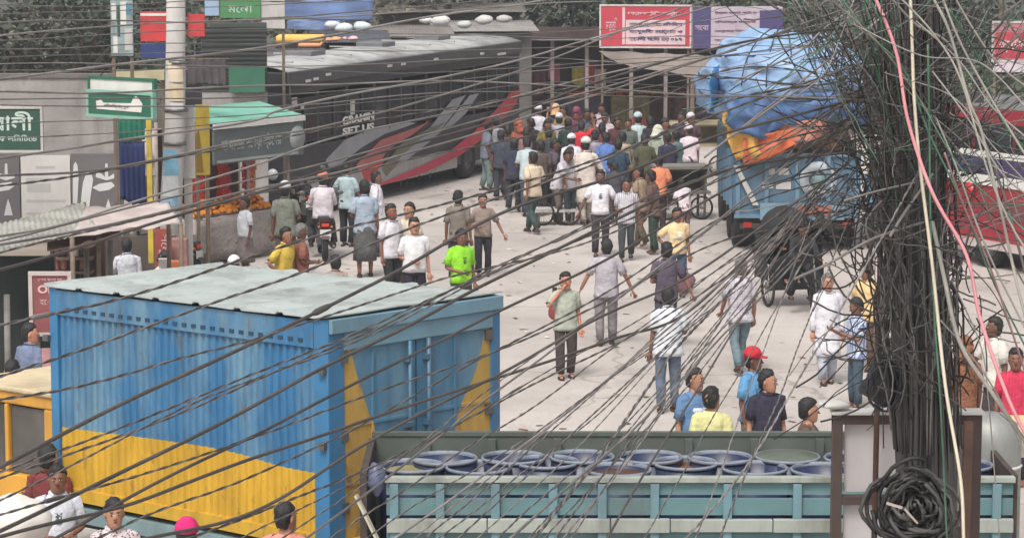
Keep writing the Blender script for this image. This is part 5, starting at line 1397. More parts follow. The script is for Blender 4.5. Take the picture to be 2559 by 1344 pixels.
bl = MB(); bl.grid(lambda u, v: Vector((-1.78 + .25 * u, -.1 + 1.2 * u, 3.6 - v * .8 + .1 * u)), 8, 8); crumple(bl, 5, .08, 5); bl.build('bright_flap', mat(C(58, 150, 214), .5, 0, .12, 2, .3, 6, 'bright_blue_tarp', .05), tk, solid=.01)
yf = MB(); yf.grid(lambda u, v: Vector((-1.55 + .75 * u + .25 * v, -.22 + .1 * math.sin(u * 8), 2.85 - v * 1.0 + .1 * u)), 12, 12); crumple(yf, 5, .09, 6); yf.build('yellow_cloth', mat(C(226, 176, 84), .8, 0, .15, 3, .4, 9, 'yellow_cloth', .1), tk, solid=.01)
of = MB(); of.grid(lambda u, v: Vector((-1.12 + 1.1 * u, -.3 + .08 * math.sin(u * 9), 2.3 - v * (.6 - .25 * u) + .25 * u)), 14, 10); crumple(of, 5, .09, 7); of.build('orange_cloth', mat(C(204, 104, 64), .8, 0, .15, 3, .4, 9, 'orange_cloth', .1), tk, solid=.01)
of = MB(); of.grid(lambda u, v: Vector((-.45 + 1.0 * u, -.24 + .1 * math.sin(u * 7), 2.6 - v * .4 + .12 * u)), 12, 8); crumple(of, 5, .09, 8); of.build('salmon_cloth', mat(C(186, 122, 98), .8, 0, .15, 3, .4, 9, 'salmon_cloth', .1), tk, solid=.01)
rp = MB()
for z, k in ((3.45, 0), (3.9, 1), (3.1, 2)):
    rp.tube([Vector((-.1 + 1.78 * (1 - (abs(z - 3.3) / 1.2) ** 2) ** .5 * math.cos(t), 2.1 + 2.42 * (1 - (abs(z - 3.3) / 1.2) ** 2) ** .5 * math.sin(t), z + .04 * math.sin(5 * t))) for t in [2 * PI * j / 40 for j in range(41)]], .016, 5)
for a in (-2.2, -1.9, -1.6, -1.3, -1.0):
    rp.tube([Vector((-.1 + 1.75 * math.cos(a) * math.cos(b_), 2.1 + 2.4 * math.sin(a) * math.cos(b_), 3.34 + 1.14 * math.sin(b_))) for b_ in [j * .17 for j in range(9)]], .014, 5)
rp.build('rope', mat(C(52, 60, 84), .8, 0, .2, 6, 0, 30, 'dark_rope'), tk)

# ---------------- cycle rickshaw
q = G(2046, 798)
rk = thing('cycle_rickshaw', 'black hooded cycle rickshaw with a thin front wheel before the tarpaulin truck', 'rickshaw', (q.x, q.y, 0), math.radians(14))
BK = mat(C(34, 34, 36), .7, 0, .2, 4, .2, 12, 'black_vinyl', .1)
wheel(rk, 0, .1, .34, .04, thin=True); wheel(rk, -.36, 1.6, .34, .04, thin=True); wheel(rk, .50, 1.6, .34, .04, thin=True)
f_ = MB(); f_.tube([(0, .1, .34), (0, .22, .75), (0, .3, 1.02)], .016, 6).tube([(-.28, .42, 1.08), (-.2, .3, 1.1), (0, .28, 1.05), (.2, .3, 1.1), (.28, .42, 1.08)], .014, 6).tube([(0, .25, .8), (0, 1.0, .62), (0, 1.6, .4)], .02, 6).tube([(0, .5, .5), (0, 1.0, .75)], .018, 6).tube([(-.4, 1.6, .34), (.5, 1.6, .34)], .02, 6)
f_.build('frame', STEEL, rk)
MB().box((0.05, 1.75, .82), (.86, .55, .14)).box((.05, 2.02, 1.08), (.86, .08, .5)).box((.05, 1.5, .55), (.86, .05, .5)).build('seat', BK, rk, bevel=.03)
MB().ell((0, .95, .86), (.09, .14, .05)).build('saddle', BK, rk)
hd_ = MB(); hd_.grid(lambda u, v: Vector((.05 + .44 * math.cos(PI * u) * (1 + .05 * v), 2.05 - .75 * v, 1.15 + (.56 - .12 * v * v) * math.sin(PI * u) ** .8 + .02 * math.sin(v * 16))), 20, 14); crumple(hd_, 6, .03, 2)
hd_.build('hood', BK, rk, solid=.01)
sdp = MB().grid(lambda u, v: Vector((-.46 + .02 * math.sin(v * 9), 1.35 + .7 * u, .5 + .75 * v)), 6, 8).grid(lambda u, v: Vector((.56 + .02 * math.sin(v * 9), 1.35 + .7 * u, .5 + .75 * v)), 6, 8); sdp.build('side_cover', BK, rk, solid=.01)
rkx = lambda x, y: tuple((Vector((q.x, q.y, 0)) + Matrix.Rotation(math.radians(14), 3, 'Z') @ Vector((x, y, 0)))[:2])
P(0, 0, None, 8, 'rickshaw puller in black clothes on the black hooded rickshaw', (46, 44, 48), (40, 40, 44), 'shirt', pose='ride', skin=3, arms=('fwd', 'fwd'), at=rkx(0, .95), h=1.6, lean=.3, sleeve='long', base=.06)
P(0, 0, None, 10, 'passenger in black robe and scarf seated under the black hood', (30, 30, 33), (30, 30, 33), 'kurta', pose='sit', skin=2, arms=('knee', 'knee'), at=rkx(.05, 1.85), h=1.5, sleeve='long', cap=('scarf', (28, 28, 31)), base=.42)

# ---------------- motorcycles
def motorcycle(px, py, rot, label, body=(60, 24, 26), loc=None):
    q = loc or G(px, py)
    r = thing('motorcycle', label, 'motorcycle', (q.x, q.y, 0), math.radians(rot))
    # local: rear wheel at y=0 nearest, front towards +y
    wheel(r, 0, 0, .30, .1); wheel(r, 0, 1.28, .30, .09)
    BKP = mat(C(40, 38, 40), .4, 0, .2, 6, 0, 30, 'black_paint', .2)
    f = MB(); f.tube([(0, .1, .3), (0, .35, .62), (0, .8, .72), (0, 1.05, .78)], .03, 6).tube([(.09, 1.28, .3), (.09, 1.1, .75), (.05, 1.02, 1.0)], .022, 6).tube([(-.09, 1.28, .3), (-.09, 1.1, .75), (-.05, 1.02, 1.0)], .022, 6).tube([(0, .1, .3), (0, .55, .34), (0, .85, .5)], .03, 6)
    f.tube([(-.36, .86, 1.02), (-.2, .98, 1.06), (0, 1.0, 1.02), (.2, .98, 1.06), (.36, .86, 1.02)], .014, 6); f.build('frame', STEEL, r)
    MB().ell((0, .78, .82), (.14, .26, .12), 12, 8).build('fuel_tank', mat(C(*body), .25, 0, .1, 4, 0, 30, 'tank_paint'), r)
    MB().box((0, .3, .82), (.24, .7, .09)).build('seat', BK, r, bevel=.03)
    MB().box((0, .6, .42), (.24, .3, .3)).tube([(.14, .5, .3), (.16, 0, .28), (.16, -.3, .32)], .04, 8).build('engine', STEEL, r)
    MB().box((0, -.12, .74), (.22, .2, .16)).grid(lambda u, v: Vector(((u - .5) * .16, .02 + math.sin(-.9 + 2.0 * v) * -.36, .30 + .36 * math.cos(-.9 + 2.0 * v))), 3, 8).build('rear_cowl', mat(C(*body), .3, 0, .1, 4, 0, 30, 'cowl_paint'), r)
    MB().box((0, -.23, .74), (.14, .03, .06)).build('tail_light', mat(C(236, 70, 40), .3, 0, .1, 3, 0, 30, 'tail_red'), r)
    MB().box((0, -.25, .58), (.22, .012, .14)).build('number_plate', WHITE, r)
    for sx in (-1, 1):
        MB().tube([(sx * .3, .9, 1.04), (sx * .36, .88, 1.22)], .006, 4).ell((sx * .38, .88, 1.26), (.07, .015, .045)).build('mirror', STEEL, r)
        MB().ell((sx * .12, -.2, .7), (.03, .03, .025)).build('indicator', mat(C(220, 120, 50), .3, name='amber'), r)
    MB().lathe((0, 1.12, .95), [(.001, .06), (.09, .05), (.1, 0), (.05, -.08)], 12, 'Y').build('headlight', EYEW, r)
    return r
mc = motorcycle(812, 652, 8, 'motorcycle with a lit red tail light and white plate ridden on the road')
mq = G(812, 652); rid = lambda y: (mq.x - math.sin(math.radians(8)) * y, mq.y + math.cos(math.radians(8)) * y)
P(0, 0, None, 188, 'motorcyclist in white shirt and orange cap', (226, 216, 222), (60, 62, 70), 'shirt', pose='ride', skin=3, arms=('fwd', 'fwd'), at=rid(.38), h=1.74, cap=('round', (222, 132, 104)), sleeve='long', fat=1.15, base=.02)
motorcycle(0, 0, 68, 'dark parked motorcycle in front of the skirted table', (36, 44, 42), loc=G(470, 712))
motorcycle(0, 0, 30, 'parked motorcycle with silver trim behind the man in grey green shirt', (50, 54, 64), loc=G(748, 560))
motorcycle(0, 0, 10, 'dark motorcycle parked close to the coach front', (40, 40, 46), loc=G(775, 575))

# ---------------- carts
def cart(px, py, rot, label, L=1.6, Wd=.9, h=.78, col=(190, 176, 140), box=True):
    q = G(px, py)
    r = thing('handcart', label, 'cart', (q.x, q.y, 0), math.radians(rot))
    MB().box((0, 0, h), (L, Wd, .06)).build('deck', mat(C(*col), .85, 0, .2, 3, .1, 20, 'cart_wood', .35), r)
    if box:
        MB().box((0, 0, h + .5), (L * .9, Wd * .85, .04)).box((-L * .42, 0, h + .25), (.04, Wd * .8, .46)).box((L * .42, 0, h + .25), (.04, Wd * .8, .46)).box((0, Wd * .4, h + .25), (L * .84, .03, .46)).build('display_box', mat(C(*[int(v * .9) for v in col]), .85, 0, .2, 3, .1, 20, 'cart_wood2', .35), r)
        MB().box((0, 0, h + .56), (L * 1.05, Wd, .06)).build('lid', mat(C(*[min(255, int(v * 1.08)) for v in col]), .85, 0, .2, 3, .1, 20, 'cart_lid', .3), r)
    f = MB()
    for x in (-L * .4, L * .4):
        f.box((x, -Wd * .4, h / 2), (.05, .05, h)).box((x, Wd * .4, h / 2), (.05, .05, h))
    f.build('leg', WOOD, r)
    wheel(r, -L * .32, -Wd * .5, .27, .04, thin=True).rotation_euler = (0, 0, PI / 2); wheel(r, L * .32, -Wd * .5, .27, .04, thin=True).rotation_euler = (0, 0, PI / 2)
    return r
cart(1742, 436, 6, 'beige wooden vending cart beside the tarpaulin truck', 1.5)
cart(1385, 560, 5, 'low flat wooden cart behind the cream shirt', .9, .6, .32, (206, 200, 196), False)
cart(1700, 545, 10, 'grey cart loaded near the bending man in white', 1.2, .8, .6, (120, 116, 110), True)
def bag(px, py, Y, s_, col, label, nm='bag', sq=(1, .5, 1.1)):
    q = D(px, py, Y)
    mb = MB().ell((0, 0, 0), (s_ * sq[0], s_ * sq[1], s_ * sq[2]), 14, 9)
    crumple(mb, 8 / max(s_, .1) * .2, s_ * .25, px % 17)
    mb.tube([(-s_ * .35, 0, s_ * .9), (-s_ * .2, 0, s_ * 1.7), (s_ * .2, 0, s_ * 1.7), (s_ * .35, 0, s_ * .9)], .008, 5)
    o = mb.build(nm, mat(C(*col), .6, 0, .15, 8, .3, 16, 'bag_stuff')); o.location = q; tag(o, label, 'bag'); return o
bag(1447, 486, 63.8, .13, (228, 224, 232), 'white shopping bag carried by the man in the checked shirt')
bag(940, 590, 56, .14, (206, 96, 84), 'coral red bag hanging at the side of the pale blue shirt')
bag(1710, 706, 45.5, .17, (120, 84, 92), 'dull red shoulder bag on the man in plum')
bag(1390, 780, 42.3, .12, (150, 66, 66), 'dark red folder bag held by the man on the phone')
o = MB().box((0, 0, 0), (.07, .012, .15)).build('phone', DARK); o.location = D(1386, 730, 41.6); tag(o, 'dark phone held to the ear of the man in grey green shirt', 'phone')
o = MB().box((0, 0, 0), (.2, .02, .26), 0, 0, .5).build('papers', WHITE); o.location = D(412, 662, 46.0); tag(o, 'white papers in the hands of the seated reader', 'papers')
bag(708, 486, 55, .02, (90, 60, 50), 'tiny pouch on the shoulder of the grey green shirt') if False else None

# ---------------- blue and yellow box truck
TOPZ = 3.33
A0 = G(818, 800, TOPZ)
AZL = math.radians(49)      # box length runs away to the left
bt = thing('box_truck', 'blue and yellow corrugated box truck with a pale ribbed roof', 'truck', (A0.x, A0.y, 0), 0)
uL = Vector((-math.sin(AZL), math.cos(AZL), 0)); uW = Vector((math.cos(AZL), math.sin(AZL), 0))
LT_, WT = 3.92, 2.36
BOT = TOPZ - 2.13
tilt = -math.radians(.75)
def BX(l, w_, z):        # box coordinates -> thing coordinates, slightly leaning on its springs
    return uL * l + uW * w_ + Vector((0, 0, z + (l + w_ * .9) * math.tan(tilt)))
def paint_two(name, blue, yellow, z0, amp, kx, mode='wave'):
    m = bpy.data.materials.new(name); m.use_nodes = True
    n = m.node_tree; Lk = n.links; b = n.nodes['Principled BSDF']; b.inputs['Roughness'].default_value = .5
    tc = n.nodes.new('ShaderNodeTexCoord'); sp = n.nodes.new('ShaderNodeSeparateXYZ'); Lk.new(tc.outputs['Object'], sp.inputs[0])
    # z boundary as a slow curve along the panel
    dt = n.nodes.new('ShaderNodeVectorMath'); dt.operation = 'DOT_PRODUCT'; dt.inputs[1].default_value = tuple(uL if mode == 'wave' else uW); Lk.new(tc.outputs['Object'], dt.inputs[0])
    fc = n.nodes.new('ShaderNodeFloatCurve'); 
    mr = n.nodes.new('ShaderNodeMapRange'); mr.inputs['From Max'].default_value = LT_ if mode == 'wave' else WT; Lk.new(dt.outputs['Value'], mr.inputs['Value']); Lk.new(mr.outputs[0], fc.inputs['Value'])
    cv = fc.mapping.curves[0]
    pts = ((0, .325), (.15, .32), (.35, .345), (.55, .34), (.75, .325), (.9, .315), (1, .31)) if mode == 'wave' else ((0, 1), (.09, .93), (.16, .74), (.25, .5), (.33, .3), (.5, .12), (.68, .3), (.76, .5), (.86, .66), (.94, .9), (1, 1))
    cv.points[0].location = pts[0]; cv.points[1].location = pts[-1]
    for p_ in pts[1:-1]: cv.points.new(*p_)
    fc.mapping.update()
    mz = n.nodes.new('ShaderNodeMapRange'); mz.inputs['From Min'].default_value = BOT; mz.inputs['From Max'].default_value = TOPZ; Lk.new(sp.outputs['Z'], mz.inputs['Value'])
    lt = n.nodes.new('ShaderNodeMath'); lt.operation = 'LESS_THAN'; Lk.new(mz.outputs[0], lt.inputs[0]); Lk.new(fc.outputs[0], lt.inputs[1])
    mix = n.nodes.new('ShaderNodeMix'); mix.data_type = 'RGBA'; mix.inputs['A'].default_value = blue; mix.inputs['B'].default_value = yellow; Lk.new(lt.outputs[0], mix.inputs['Factor'])
    def nz(s, sc, lo, hi, to0, to1, d=6):
        mp = n.nodes.new('ShaderNodeMapping'); mp.inputs['Scale'].default_value = sc; t = n.nodes.new('ShaderNodeTexNoise'); t.inputs['Scale'].default_value = s; t.inputs['Detail'].default_value = d; t.inputs['Roughness'].default_value = .65
        Lk.new(tc.outputs['Object'], mp.inputs[0]); Lk.new(mp.outputs[0], t.inputs['Vector'])
        r = n.nodes.new('ShaderNodeMapRange'); r.inputs['From Min'].default_value = lo; r.inputs['From Max'].default_value = hi; r.inputs['To Min'].default_value = to0; r.inputs['To Max'].default_value = to1; Lk.new(t.outputs[0], r.inputs['Value']); return r.outputs[0]
    # chalky faded paint on the upper middle of the blue
    fade = n.nodes.new('ShaderNodeMix'); fade.data_type = 'RGBA'; fade.inputs['B'].default_value = C(126, 162, 178, .8)
    f1 = n.nodes.new('ShaderNodeMath'); f1.operation = 'MULTIPLY'; Lk.new(nz(1.6, (1, 1, .25), .42, .62, 0, .75), f1.inputs[0])
    inv = n.nodes.new('ShaderNodeMath'); inv.operation = 'SUBTRACT'; inv.inputs[0].default_value = 1; Lk.new(lt.outputs[0], inv.inputs[1]); Lk.new(inv.outputs[0], f1.inputs[1])
    Lk.new(f1.outputs[0], fade.inputs['Factor']); Lk.new(mix.outputs['Result'], fade.inputs['A'])
    vm = n.nodes.new('ShaderNodeVectorMath'); vm.operation = 'SCALE'; Lk.new(fade.outputs['Result'], vm.inputs[0]); Lk.new(nz(5, (1, 1, .3), .3, .7, .78, 1.15), vm.inputs['Scale'])
    rs = n.nodes.new('ShaderNodeMix'); rs.data_type = 'RGBA'; rs.inputs['B'].default_value = (.13, .085, .05, 1); Lk.new(nz(9, (1, 1, .4), .58, .72, 0, .8, 9), rs.inputs['Factor']); Lk.new(vm.outputs[0], rs.inputs['A'])
    Lk.new(rs.outputs['Result'], b.inputs['Base Color'])
    bp = n.nodes.new('ShaderNodeBump'); bp.inputs['Strength'].default_value = .25; bp.inputs['Distance'].default_value = .02; Lk.new(nz(3, (1, 1, 1), 0, 1, 0, 1), bp.inputs['Height']); Lk.new(bp.outputs[0], b.inputs['Normal'])
    return m
BLU = C(58, 124, 172, .74); YLW = C(226, 180, 56, .72)
PS = paint_two('side_paint', BLU, YLW, 0, 0, 0); PE = paint_two('door_paint', C(84, 138, 172, .78), C(214, 172, 84, .74), 0, 0, 0, 'door')
# corrugated side wall (faces the camera, at w = 0)
m = MB()
nc = 38
xs = []
for k in range(nc):
    a = k / nc; s_ = 1 / nc
    xs += [(a, 0), (a + s_ * .35, 0), (a + s_ * .5, 1), (a + s_ * .85, 1)]
xs.append((1, 0))
l0, l1 = .16, LT_ - .1
zs = [BOT + .10, TOPZ - .26]
for i in range(len(xs) - 1):
    (a, da), (b_, db) = xs[i], xs[i + 1]
    A1 = l0 + (l1 - l0) * a; B1 = l0 + (l1 - l0) * b_
    NS = 14
    dn_ = lambda l, z: .030 * noise.noise(Vector((l * 1.1, z * 1.3, 2.5))) + .012 * noise.noise(Vector((l * 3.3, z * 3.1, 7)))
    vv = []
    for j in range(NS + 1):
        z = zs[0] + (zs[1] - zs[0]) * j / NS; e_ = min(1, 4 * min(j, NS - j) / NS)
        vv += [BX(A1, .022 * da + dn_(A1, z) * e_, z), BX(B1, .022 * db + dn_(B1, z) * e_, z)]
    m.add(vv, [(2 * j + 1, 2 * j, 2 * j + 2, 2 * j + 3) for j in range(NS)])
m.build('side_panel', PS, bt)
BLM = mat(C(58, 128, 176), .5, 0, .14, 2, .06, 20, 'frame_blue', .3)
def bxb(mb, l_0, l_1, w0, w1, z0, z1, mi=0):
    c = [BX(l, w_, z) for z in (z0, z1) for (l, w_) in ((l_0, w0), (l_1, w0), (l_1, w1), (l_0, w1))]
    mb.add(c, [(0, 1, 2, 3), (7, 6, 5, 4), (4, 5, 1, 0), (5, 6, 2, 1), (6, 7, 3, 2), (7, 4, 0, 3)], mi)
m = MB(); bxb(m, -.02, .17, -.015, .2, BOT, TOPZ - .0); bxb(m, LT_ - .12, LT_, -.015, .15, BOT, TOPZ); bxb(m, -.02, .17, WT - .12, WT + .015, BOT, TOPZ - .003); bxb(m, LT_ - .12, LT_, WT - .12, WT, BOT, TOPZ - .003); m.build('corner_post', BLM, bt, bevel=.01)
m = MB(); bxb(m, .165, LT_ - .115, -.02, .1, TOPZ - .27, TOPZ - .02); bxb(m, .165, LT_ - .115, -.02, .1, BOT - .02, BOT + .11); m.build('side_rail', PS, bt)
m = MB()
for k in range(26):
    l = .3 + k * (LT_ - .5) / 26
    bxb(m, l, l + .06, -.028, -.018, TOPZ - .225, TOPZ - .19)
m.build('vent_slot', mat(C(36, 70, 96), .7, 0, .1, 3, 0, 30, 'slot_dark'), bt)
m = MB(); bxb(m, .14, LT_ - .1, WT - .04, WT, BOT, TOPZ - .01); bxb(m, LT_ - .06, LT_ - .01, .14, WT - .1, BOT, TOPZ - .01); bxb(m, .02, LT_ - .02, .11, WT - .05, BOT - .06, BOT - .005); m.build('hidden_wall', BLM, bt)
# roof: ribbed pale sheet
m = MB()
def rfz(u, v): 
    return BX(-.03 + (LT_ + .06) * u, -.05 + (WT + .08) * v, TOPZ + .012 + .022 * (1 if (int(u * 84) % 12) < 2 else 0) + .010 * noise.noise(Vector((u * 5, v * 4, 0))))
m.grid(rfz, 168, 10, 0, False)
m.build('roof', mat(C(184, 193, 190), .6, 0, .12, 1.6, .08, 8, 'roof_paint', .6), bt, solid=.012)
# rear doors (l = 0 plane, facing right/near)
m = MB(); bxb(m, -.004, .05, .2, WT / 2 - .01, BOT + .06, TOPZ - .30); bxb(m, -.004, .05, WT / 2 + .01, WT - .12, BOT + .06, TOPZ - .30); m.build('door', PE, bt)
m = MB()
for w_ in (.58, 1.72):
    bxb(m, -.022, -.003, w_ - .012, w_ + .012, BOT + .1, TOPZ - .34)
for z in (BOT + .55, BOT + 1.1):
    bxb(m, -.016, -.003, .22, WT - .14, z, z + .03)
m.build('door_rib', PE, bt)
m = MB()
for w_ in (WT / 2 - .13, WT / 2 + .13):
    a = BX(-.05, w_, BOT + .08); b_ = BX(-.05, w_, TOPZ - .3); m.tube([a, b_], .022, 8)
    for z in (BOT + .3, BOT + 1.0, TOPZ - .5): bxb(m, -.07, -.003, w_ - .04, w_ + .04, z, z + .05)
bxb(m, -.09, -.06, WT / 2 - .34, WT / 2 - .1, BOT + 1.02, BOT + 1.06)
m.build('lock_rod', mat(C(84, 126, 154, .7), .5, .1, .14, 4, 0, 30, 'rod_blue', .45), bt)
m = MB(); bxb(m, -.06, .16, .0, WT + .02, TOPZ - .13, TOPZ + .004); bxb(m, -.035, .16, .19, WT - .11, TOPZ - .30, TOPZ - .132); m.build('rear_header', mat(C(122, 162, 182), .5, 0, .12, 2, 0, 30, 'header_blue', .35), bt, bevel=.008)
m = MB(); bxb(m, -.10, .1, -.03, WT + .03, BOT - .06, BOT + .055); m.build('rear_sill', PE, bt)
m = MB()
for z in (TOPZ - .42, TOPZ - 1.15, BOT + .3):
    bxb(m, -.03, .03, .15, .24, z, z + .1); bxb(m, -.03, .03, WT - .2, WT - .1, z, z + .1)
for (l, z) in ((.03, TOPZ - .5), (.03, TOPZ - 1.2), (LT_ + .01, TOPZ - .55)): bxb(m, l - .03, l + .05, -.06, -.0, z, z + .06)
m.build('hinge', STEEL, bt)
m = MB(); bxb(m, .0, LT_ + 2.0, .55, .7, .75, BOT - .07); bxb(m, .0, LT_ + 2.0, WT - .7, WT - .55, .75, BOT - .07)
m.build('chassis', mat(C(58, 54, 52), .8, 0, .3, 4, .1, 20, 'chassis', .4), bt)
m = MB(); bxb(m, .02, LT_, -.06, .3, BOT - .22, BOT - .075); m.build('bed_sill', mat(C(132, 158, 162), .6, 0, .15, 2, 0, 30, 'sill_teal', .4), bt)
for (l, w_) in ((.9, .32), (.9, WT - .32), (LT_ + 1.2, .28), (LT_ + 1.2, WT - .28)):
    p_ = BX(l, w_, 0); e = wheel(bt, p_.x, p_.y, .42, .34 if l < 2 else .24); e.rotation_euler = (0, 0, AZL)
# yellow cab at the far end
CY = mat(C(232, 170, 62), .4, 0, .12, 2, 0, 30, 'cab_yellow', .3)
m = MB(); bxb(m, LT_ + .15, LT_ + 1.75, .12, WT - .12, .8, 1.30); bxb(m, LT_ + .2, LT_ + 1.62, .16, WT - .16, 2.02, 2.15)
for (l_0, l_1, w0) in ((LT_ + .2, LT_ + .34, .16), (LT_ + .92, LT_ + .98, .16), (LT_ + 1.5, LT_ + 1.62, .16), (LT_ + .2, LT_ + .34, WT - .22), (LT_ + 1.5, LT_ + 1.62, WT - .22)): bxb(m, l_0, l_1, w0, w0 + .07, 1.30, 2.02)
m.build('cab', CY, bt, bevel=.02)
m = MB(); bxb(m, LT_ + .18, LT_ + 1.64, .13, WT - .13, 2.15, 2.21); m.build('cab_roof', mat(C(226, 206, 168), .6, 0, .12, 2, 0, 30, 'cab_roof', .35), bt, bevel=.02)
m = MB(); bxb(m, LT_ + .36, LT_ + .9, .2, .215, 1.31, 2.0); bxb(m, LT_ + 1.0, LT_ + 1.48, .2, .215, 1.31, 2.0); bxb(m, LT_ + 1.56, LT_ + 1.58, .25, WT - .25, 1.33, 2.0); m.build('cab_window', mat(C(96, 92, 88), .25, 0, .3, 2, 0, 30, 'dusty_glass', .3), bt)
m = MB(); bxb(m, LT_ + .36, LT_ + .95, .095, .112, .8, 1.28); m.build('cab_door', CY, bt)
m = MB(); bxb(m, LT_ + .5, LT_ + .62, .075, .092, 1.1, 1.14); m.build('door_handle', STEEL, bt)
m = MB(); bxb(m, LT_ + 1.4, LT_ + 1.5, -.12, .05, 1.6, 1.9); m.tube([BX(LT_ + 1.45, .15, 1.95), BX(LT_ + 1.45, -.05, 1.85)], .012, 5); m.build('mirror', DARK, bt)

# ---------------- long open truck with drums (foreground)
ZT = 2.2
N0 = G(965, 1190, ZT); N1 = G(2534, 1190, ZT)
dt_ = thing('open_truck', 'pale teal open truck body with panelled side boards full of blue drums', 'truck', (N0.x, N0.y, 0), 0)
LD = N1.x - N0.x; WD_ = G(1500, 1084, ZT + .06).y - N0.y
TEAL = mat(C(104, 142, 146), .6, 0, .14, 1.6, .1, 14, 'teal_paint', .65); TEALL = mat(C(112, 150, 160), .6, 0, .14, 1.6, .1, 14, 'teal_post', .6); PALE = mat(C(166, 172, 164), .65, 0, .2, 1.4, .15, 14, 'pale_rail', .8)
GRN = mat(C(92, 100, 94), .75, 0, .18, 2, .1, 14, 'grey_green_board', .5)
m = MB()
for z0, z1 in ((2.035, 2.14), (1.855, 2.005), (1.53, 1.70), (1.3, 1.50)):
    m.box((LD / 2, .03, (z0 + z1) / 2), (LD, .035, z1 - z0))
m.build('side_plank', TEAL, dt_, bevel=.004)
m = MB()
for px in (1238, 1382, 1505, 1636, 1818, 1992, 2170, 2340, 2490, 1100, 985):
    X = D(px, 1250, N0.y).x - N0.x
    m.box((X, -.012, 1.72), (.075, .05, .84))
m.build('stake_post', TEALL, dt_, bevel=.004)
m = MB(); m.box((LD / 2, .01, ZT - .025), (LD + .02, .09, .05)); r0 = random.Random(5)
x = 0
while x < LD:
    l = min(r0.uniform(.5, 1.1), LD - x)
    m.box((x + l / 2, -.03 + r0.uniform(-.004, .004), 1.775), (l - .008, .06, .115 + r0.uniform(-.006, .006)), 0); x += l
m.build('rail', PALE, dt_, bevel=.006)
m = MB(); m.box((LD / 2, .02, 1.25), (LD, .08, .08)); m.box((LD / 2, WD_ / 2, 1.21), (LD, WD_, .06)); m.build('bed', WOOD, dt_)
m = MB(); m.box((LD / 2 - .1, WD_, 1.75), (LD + .2, .05, 1.0)); m.box((LD / 2 - .1, WD_ - .0, ZT + .065), (LD + .2, .075, .035)); m.build('far_side_board', GRN, dt_)
m = MB()
for k in range(9): m.box((.3 + k * LD / 9, WD_ - .05, 1.75), (.07, .05, .95))
m.build('far_post', GRN, dt_)
m = MB(); m.box((-.2, WD_ * .5, 1.75), (.06, WD_ * .98, .95)); m.box((LD + .02, WD_ * .5, 1.75), (.05, WD_ - .12, .9)); m.build('end_board', mat(C(72, 60, 56), .8, 0, .2, 3, .1, 14, 'brown_board', .5), dt_)
m = MB(); m.beam((-.26, -.05, 2.05), (-.02, -.1, 1.55), .07, .02); m.build('leaning_plank', mat(C(200, 196, 176), .8, 0, .15, 4, .2, 14, 'plank', .3), dt_)
m = MB(); m.box((LD / 2, .6, 1.02), (LD + .6, .12, .26)).box((LD / 2, WD_ - .6, 1.02), (LD + .6, .12, .26)); m.build('chassis', DARK, dt_)
for X in (.9, 2.0, LD - .5):
    for yy in (.25, WD_ - .25):
        e = wheel(dt_, X, yy, .5, .28); e.rotation_euler = (0, 0, PI / 2)
# drums
DB = mat(C(34, 48, 84), .4, 0, .15, 3, .05, 10, 'drum_blue', .3); RIM = mat(C(134, 142, 156), .5, 0, .25, 6, 0, 30, 'drum_rim', .6)
drums = [(1030, 1163, 0, 0), (1196, 1166, 1, 0), (1366, 1153, 2, 0), (1546, 1172, 3, 0), (1713, 1156, 4, 0), (1886, 1168, 2, 0), (2058, 1172, 1, 0), (2235, 1168, 2, 0), (2400, 1160, 1, 0),
         (1112, 1144, 1, 1), (1284, 1142, 2, 1), (1455, 1140, 1, 1), (1625, 1141, 1, 1), (1800, 1142, 5, 1), (1968, 1140, 6, 1), (2140, 1143, 1, 1), (2310, 1142, 2, 1)]
ins_ = [mat(C(*c), .5, 0, .3, 4, .1, 10, 'drum_content', .3) for c in ((150, 140, 90), (20, 26, 50), (50, 56, 72), (84, 54, 40), (128, 76, 44), (30, 50, 100), (96, 104, 92))]
dn = ['pale topped', 'deep blue', 'dark grey inside', 'brown filled', 'rust brown filled', 'bright blue', 'green lidded']
ordn = ['first', 'second', 'third', 'fourth', 'fifth', 'sixth', 'seventh', 'eighth', 'ninth']
for i, (px, py, ci, row) in enumerate(drums):
    zt = 2.10 + (.015 if row else 0)
    q = G(px, py, zt)
    r = thing('drum', ordn[i if not row else i - 9] + ' drum from left in the ' + ('far' if row else 'near') + ' row on the truck, ' + dn[ci], 'drum', (q.x, q.y, 1.24), 0, 'drums standing in the open truck')
    Hh = zt - 1.24
    rr = .29
    MB().lathe((0, 0, 0), [(.001, 0.002), (rr * .97, 0.002), (rr, .05), (rr, Hh * .3), (rr + .012, Hh * .33), (rr, Hh * .36), (rr, Hh * .64), (rr + .012, Hh * .67), (rr, Hh * .7), (rr * .985, Hh - .02), (rr * .95, Hh - .02), (rr * .95, Hh * .6)], 28).build('shell', DB, r)
    MB().lathe((0, 0, Hh), [(rr * .95, -.02), (rr * 1.02, -.02), (rr * 1.035, 0), (rr * 1.0, .014), (rr * .95, .004), (rr * .95, -.02)], 32).build('rim', RIM, r)
    if ci == 6: MB().lathe((0, 0, Hh + .016), [(.001, .02), (rr * .5, .018), (rr * .93, .0), (rr * .98, -.01)], 28).build('lid', ins_[ci], r)
    else: MB().lathe((0, 0, Hh - (.05 if ci in (0, 3, 4) else .2)), [(.001, 0), (rr * .948, 0)], 28).build('content', ins_[ci], r)
q = D(940, 1196, N0.y + .1)
mb = MB().ell((0, 0, 0), (.075, .1, .15), 12, 8); crumple(mb, 10, .05, 2); o = mb.build('plastic_bundle', mat(C(96, 106, 136), .4, 0, .2, 6, .2, 10, 'plastic', .1)); o.location = q; tag(o, 'crumpled pale blue plastic bundle at the left end of the open truck', 'bundle')
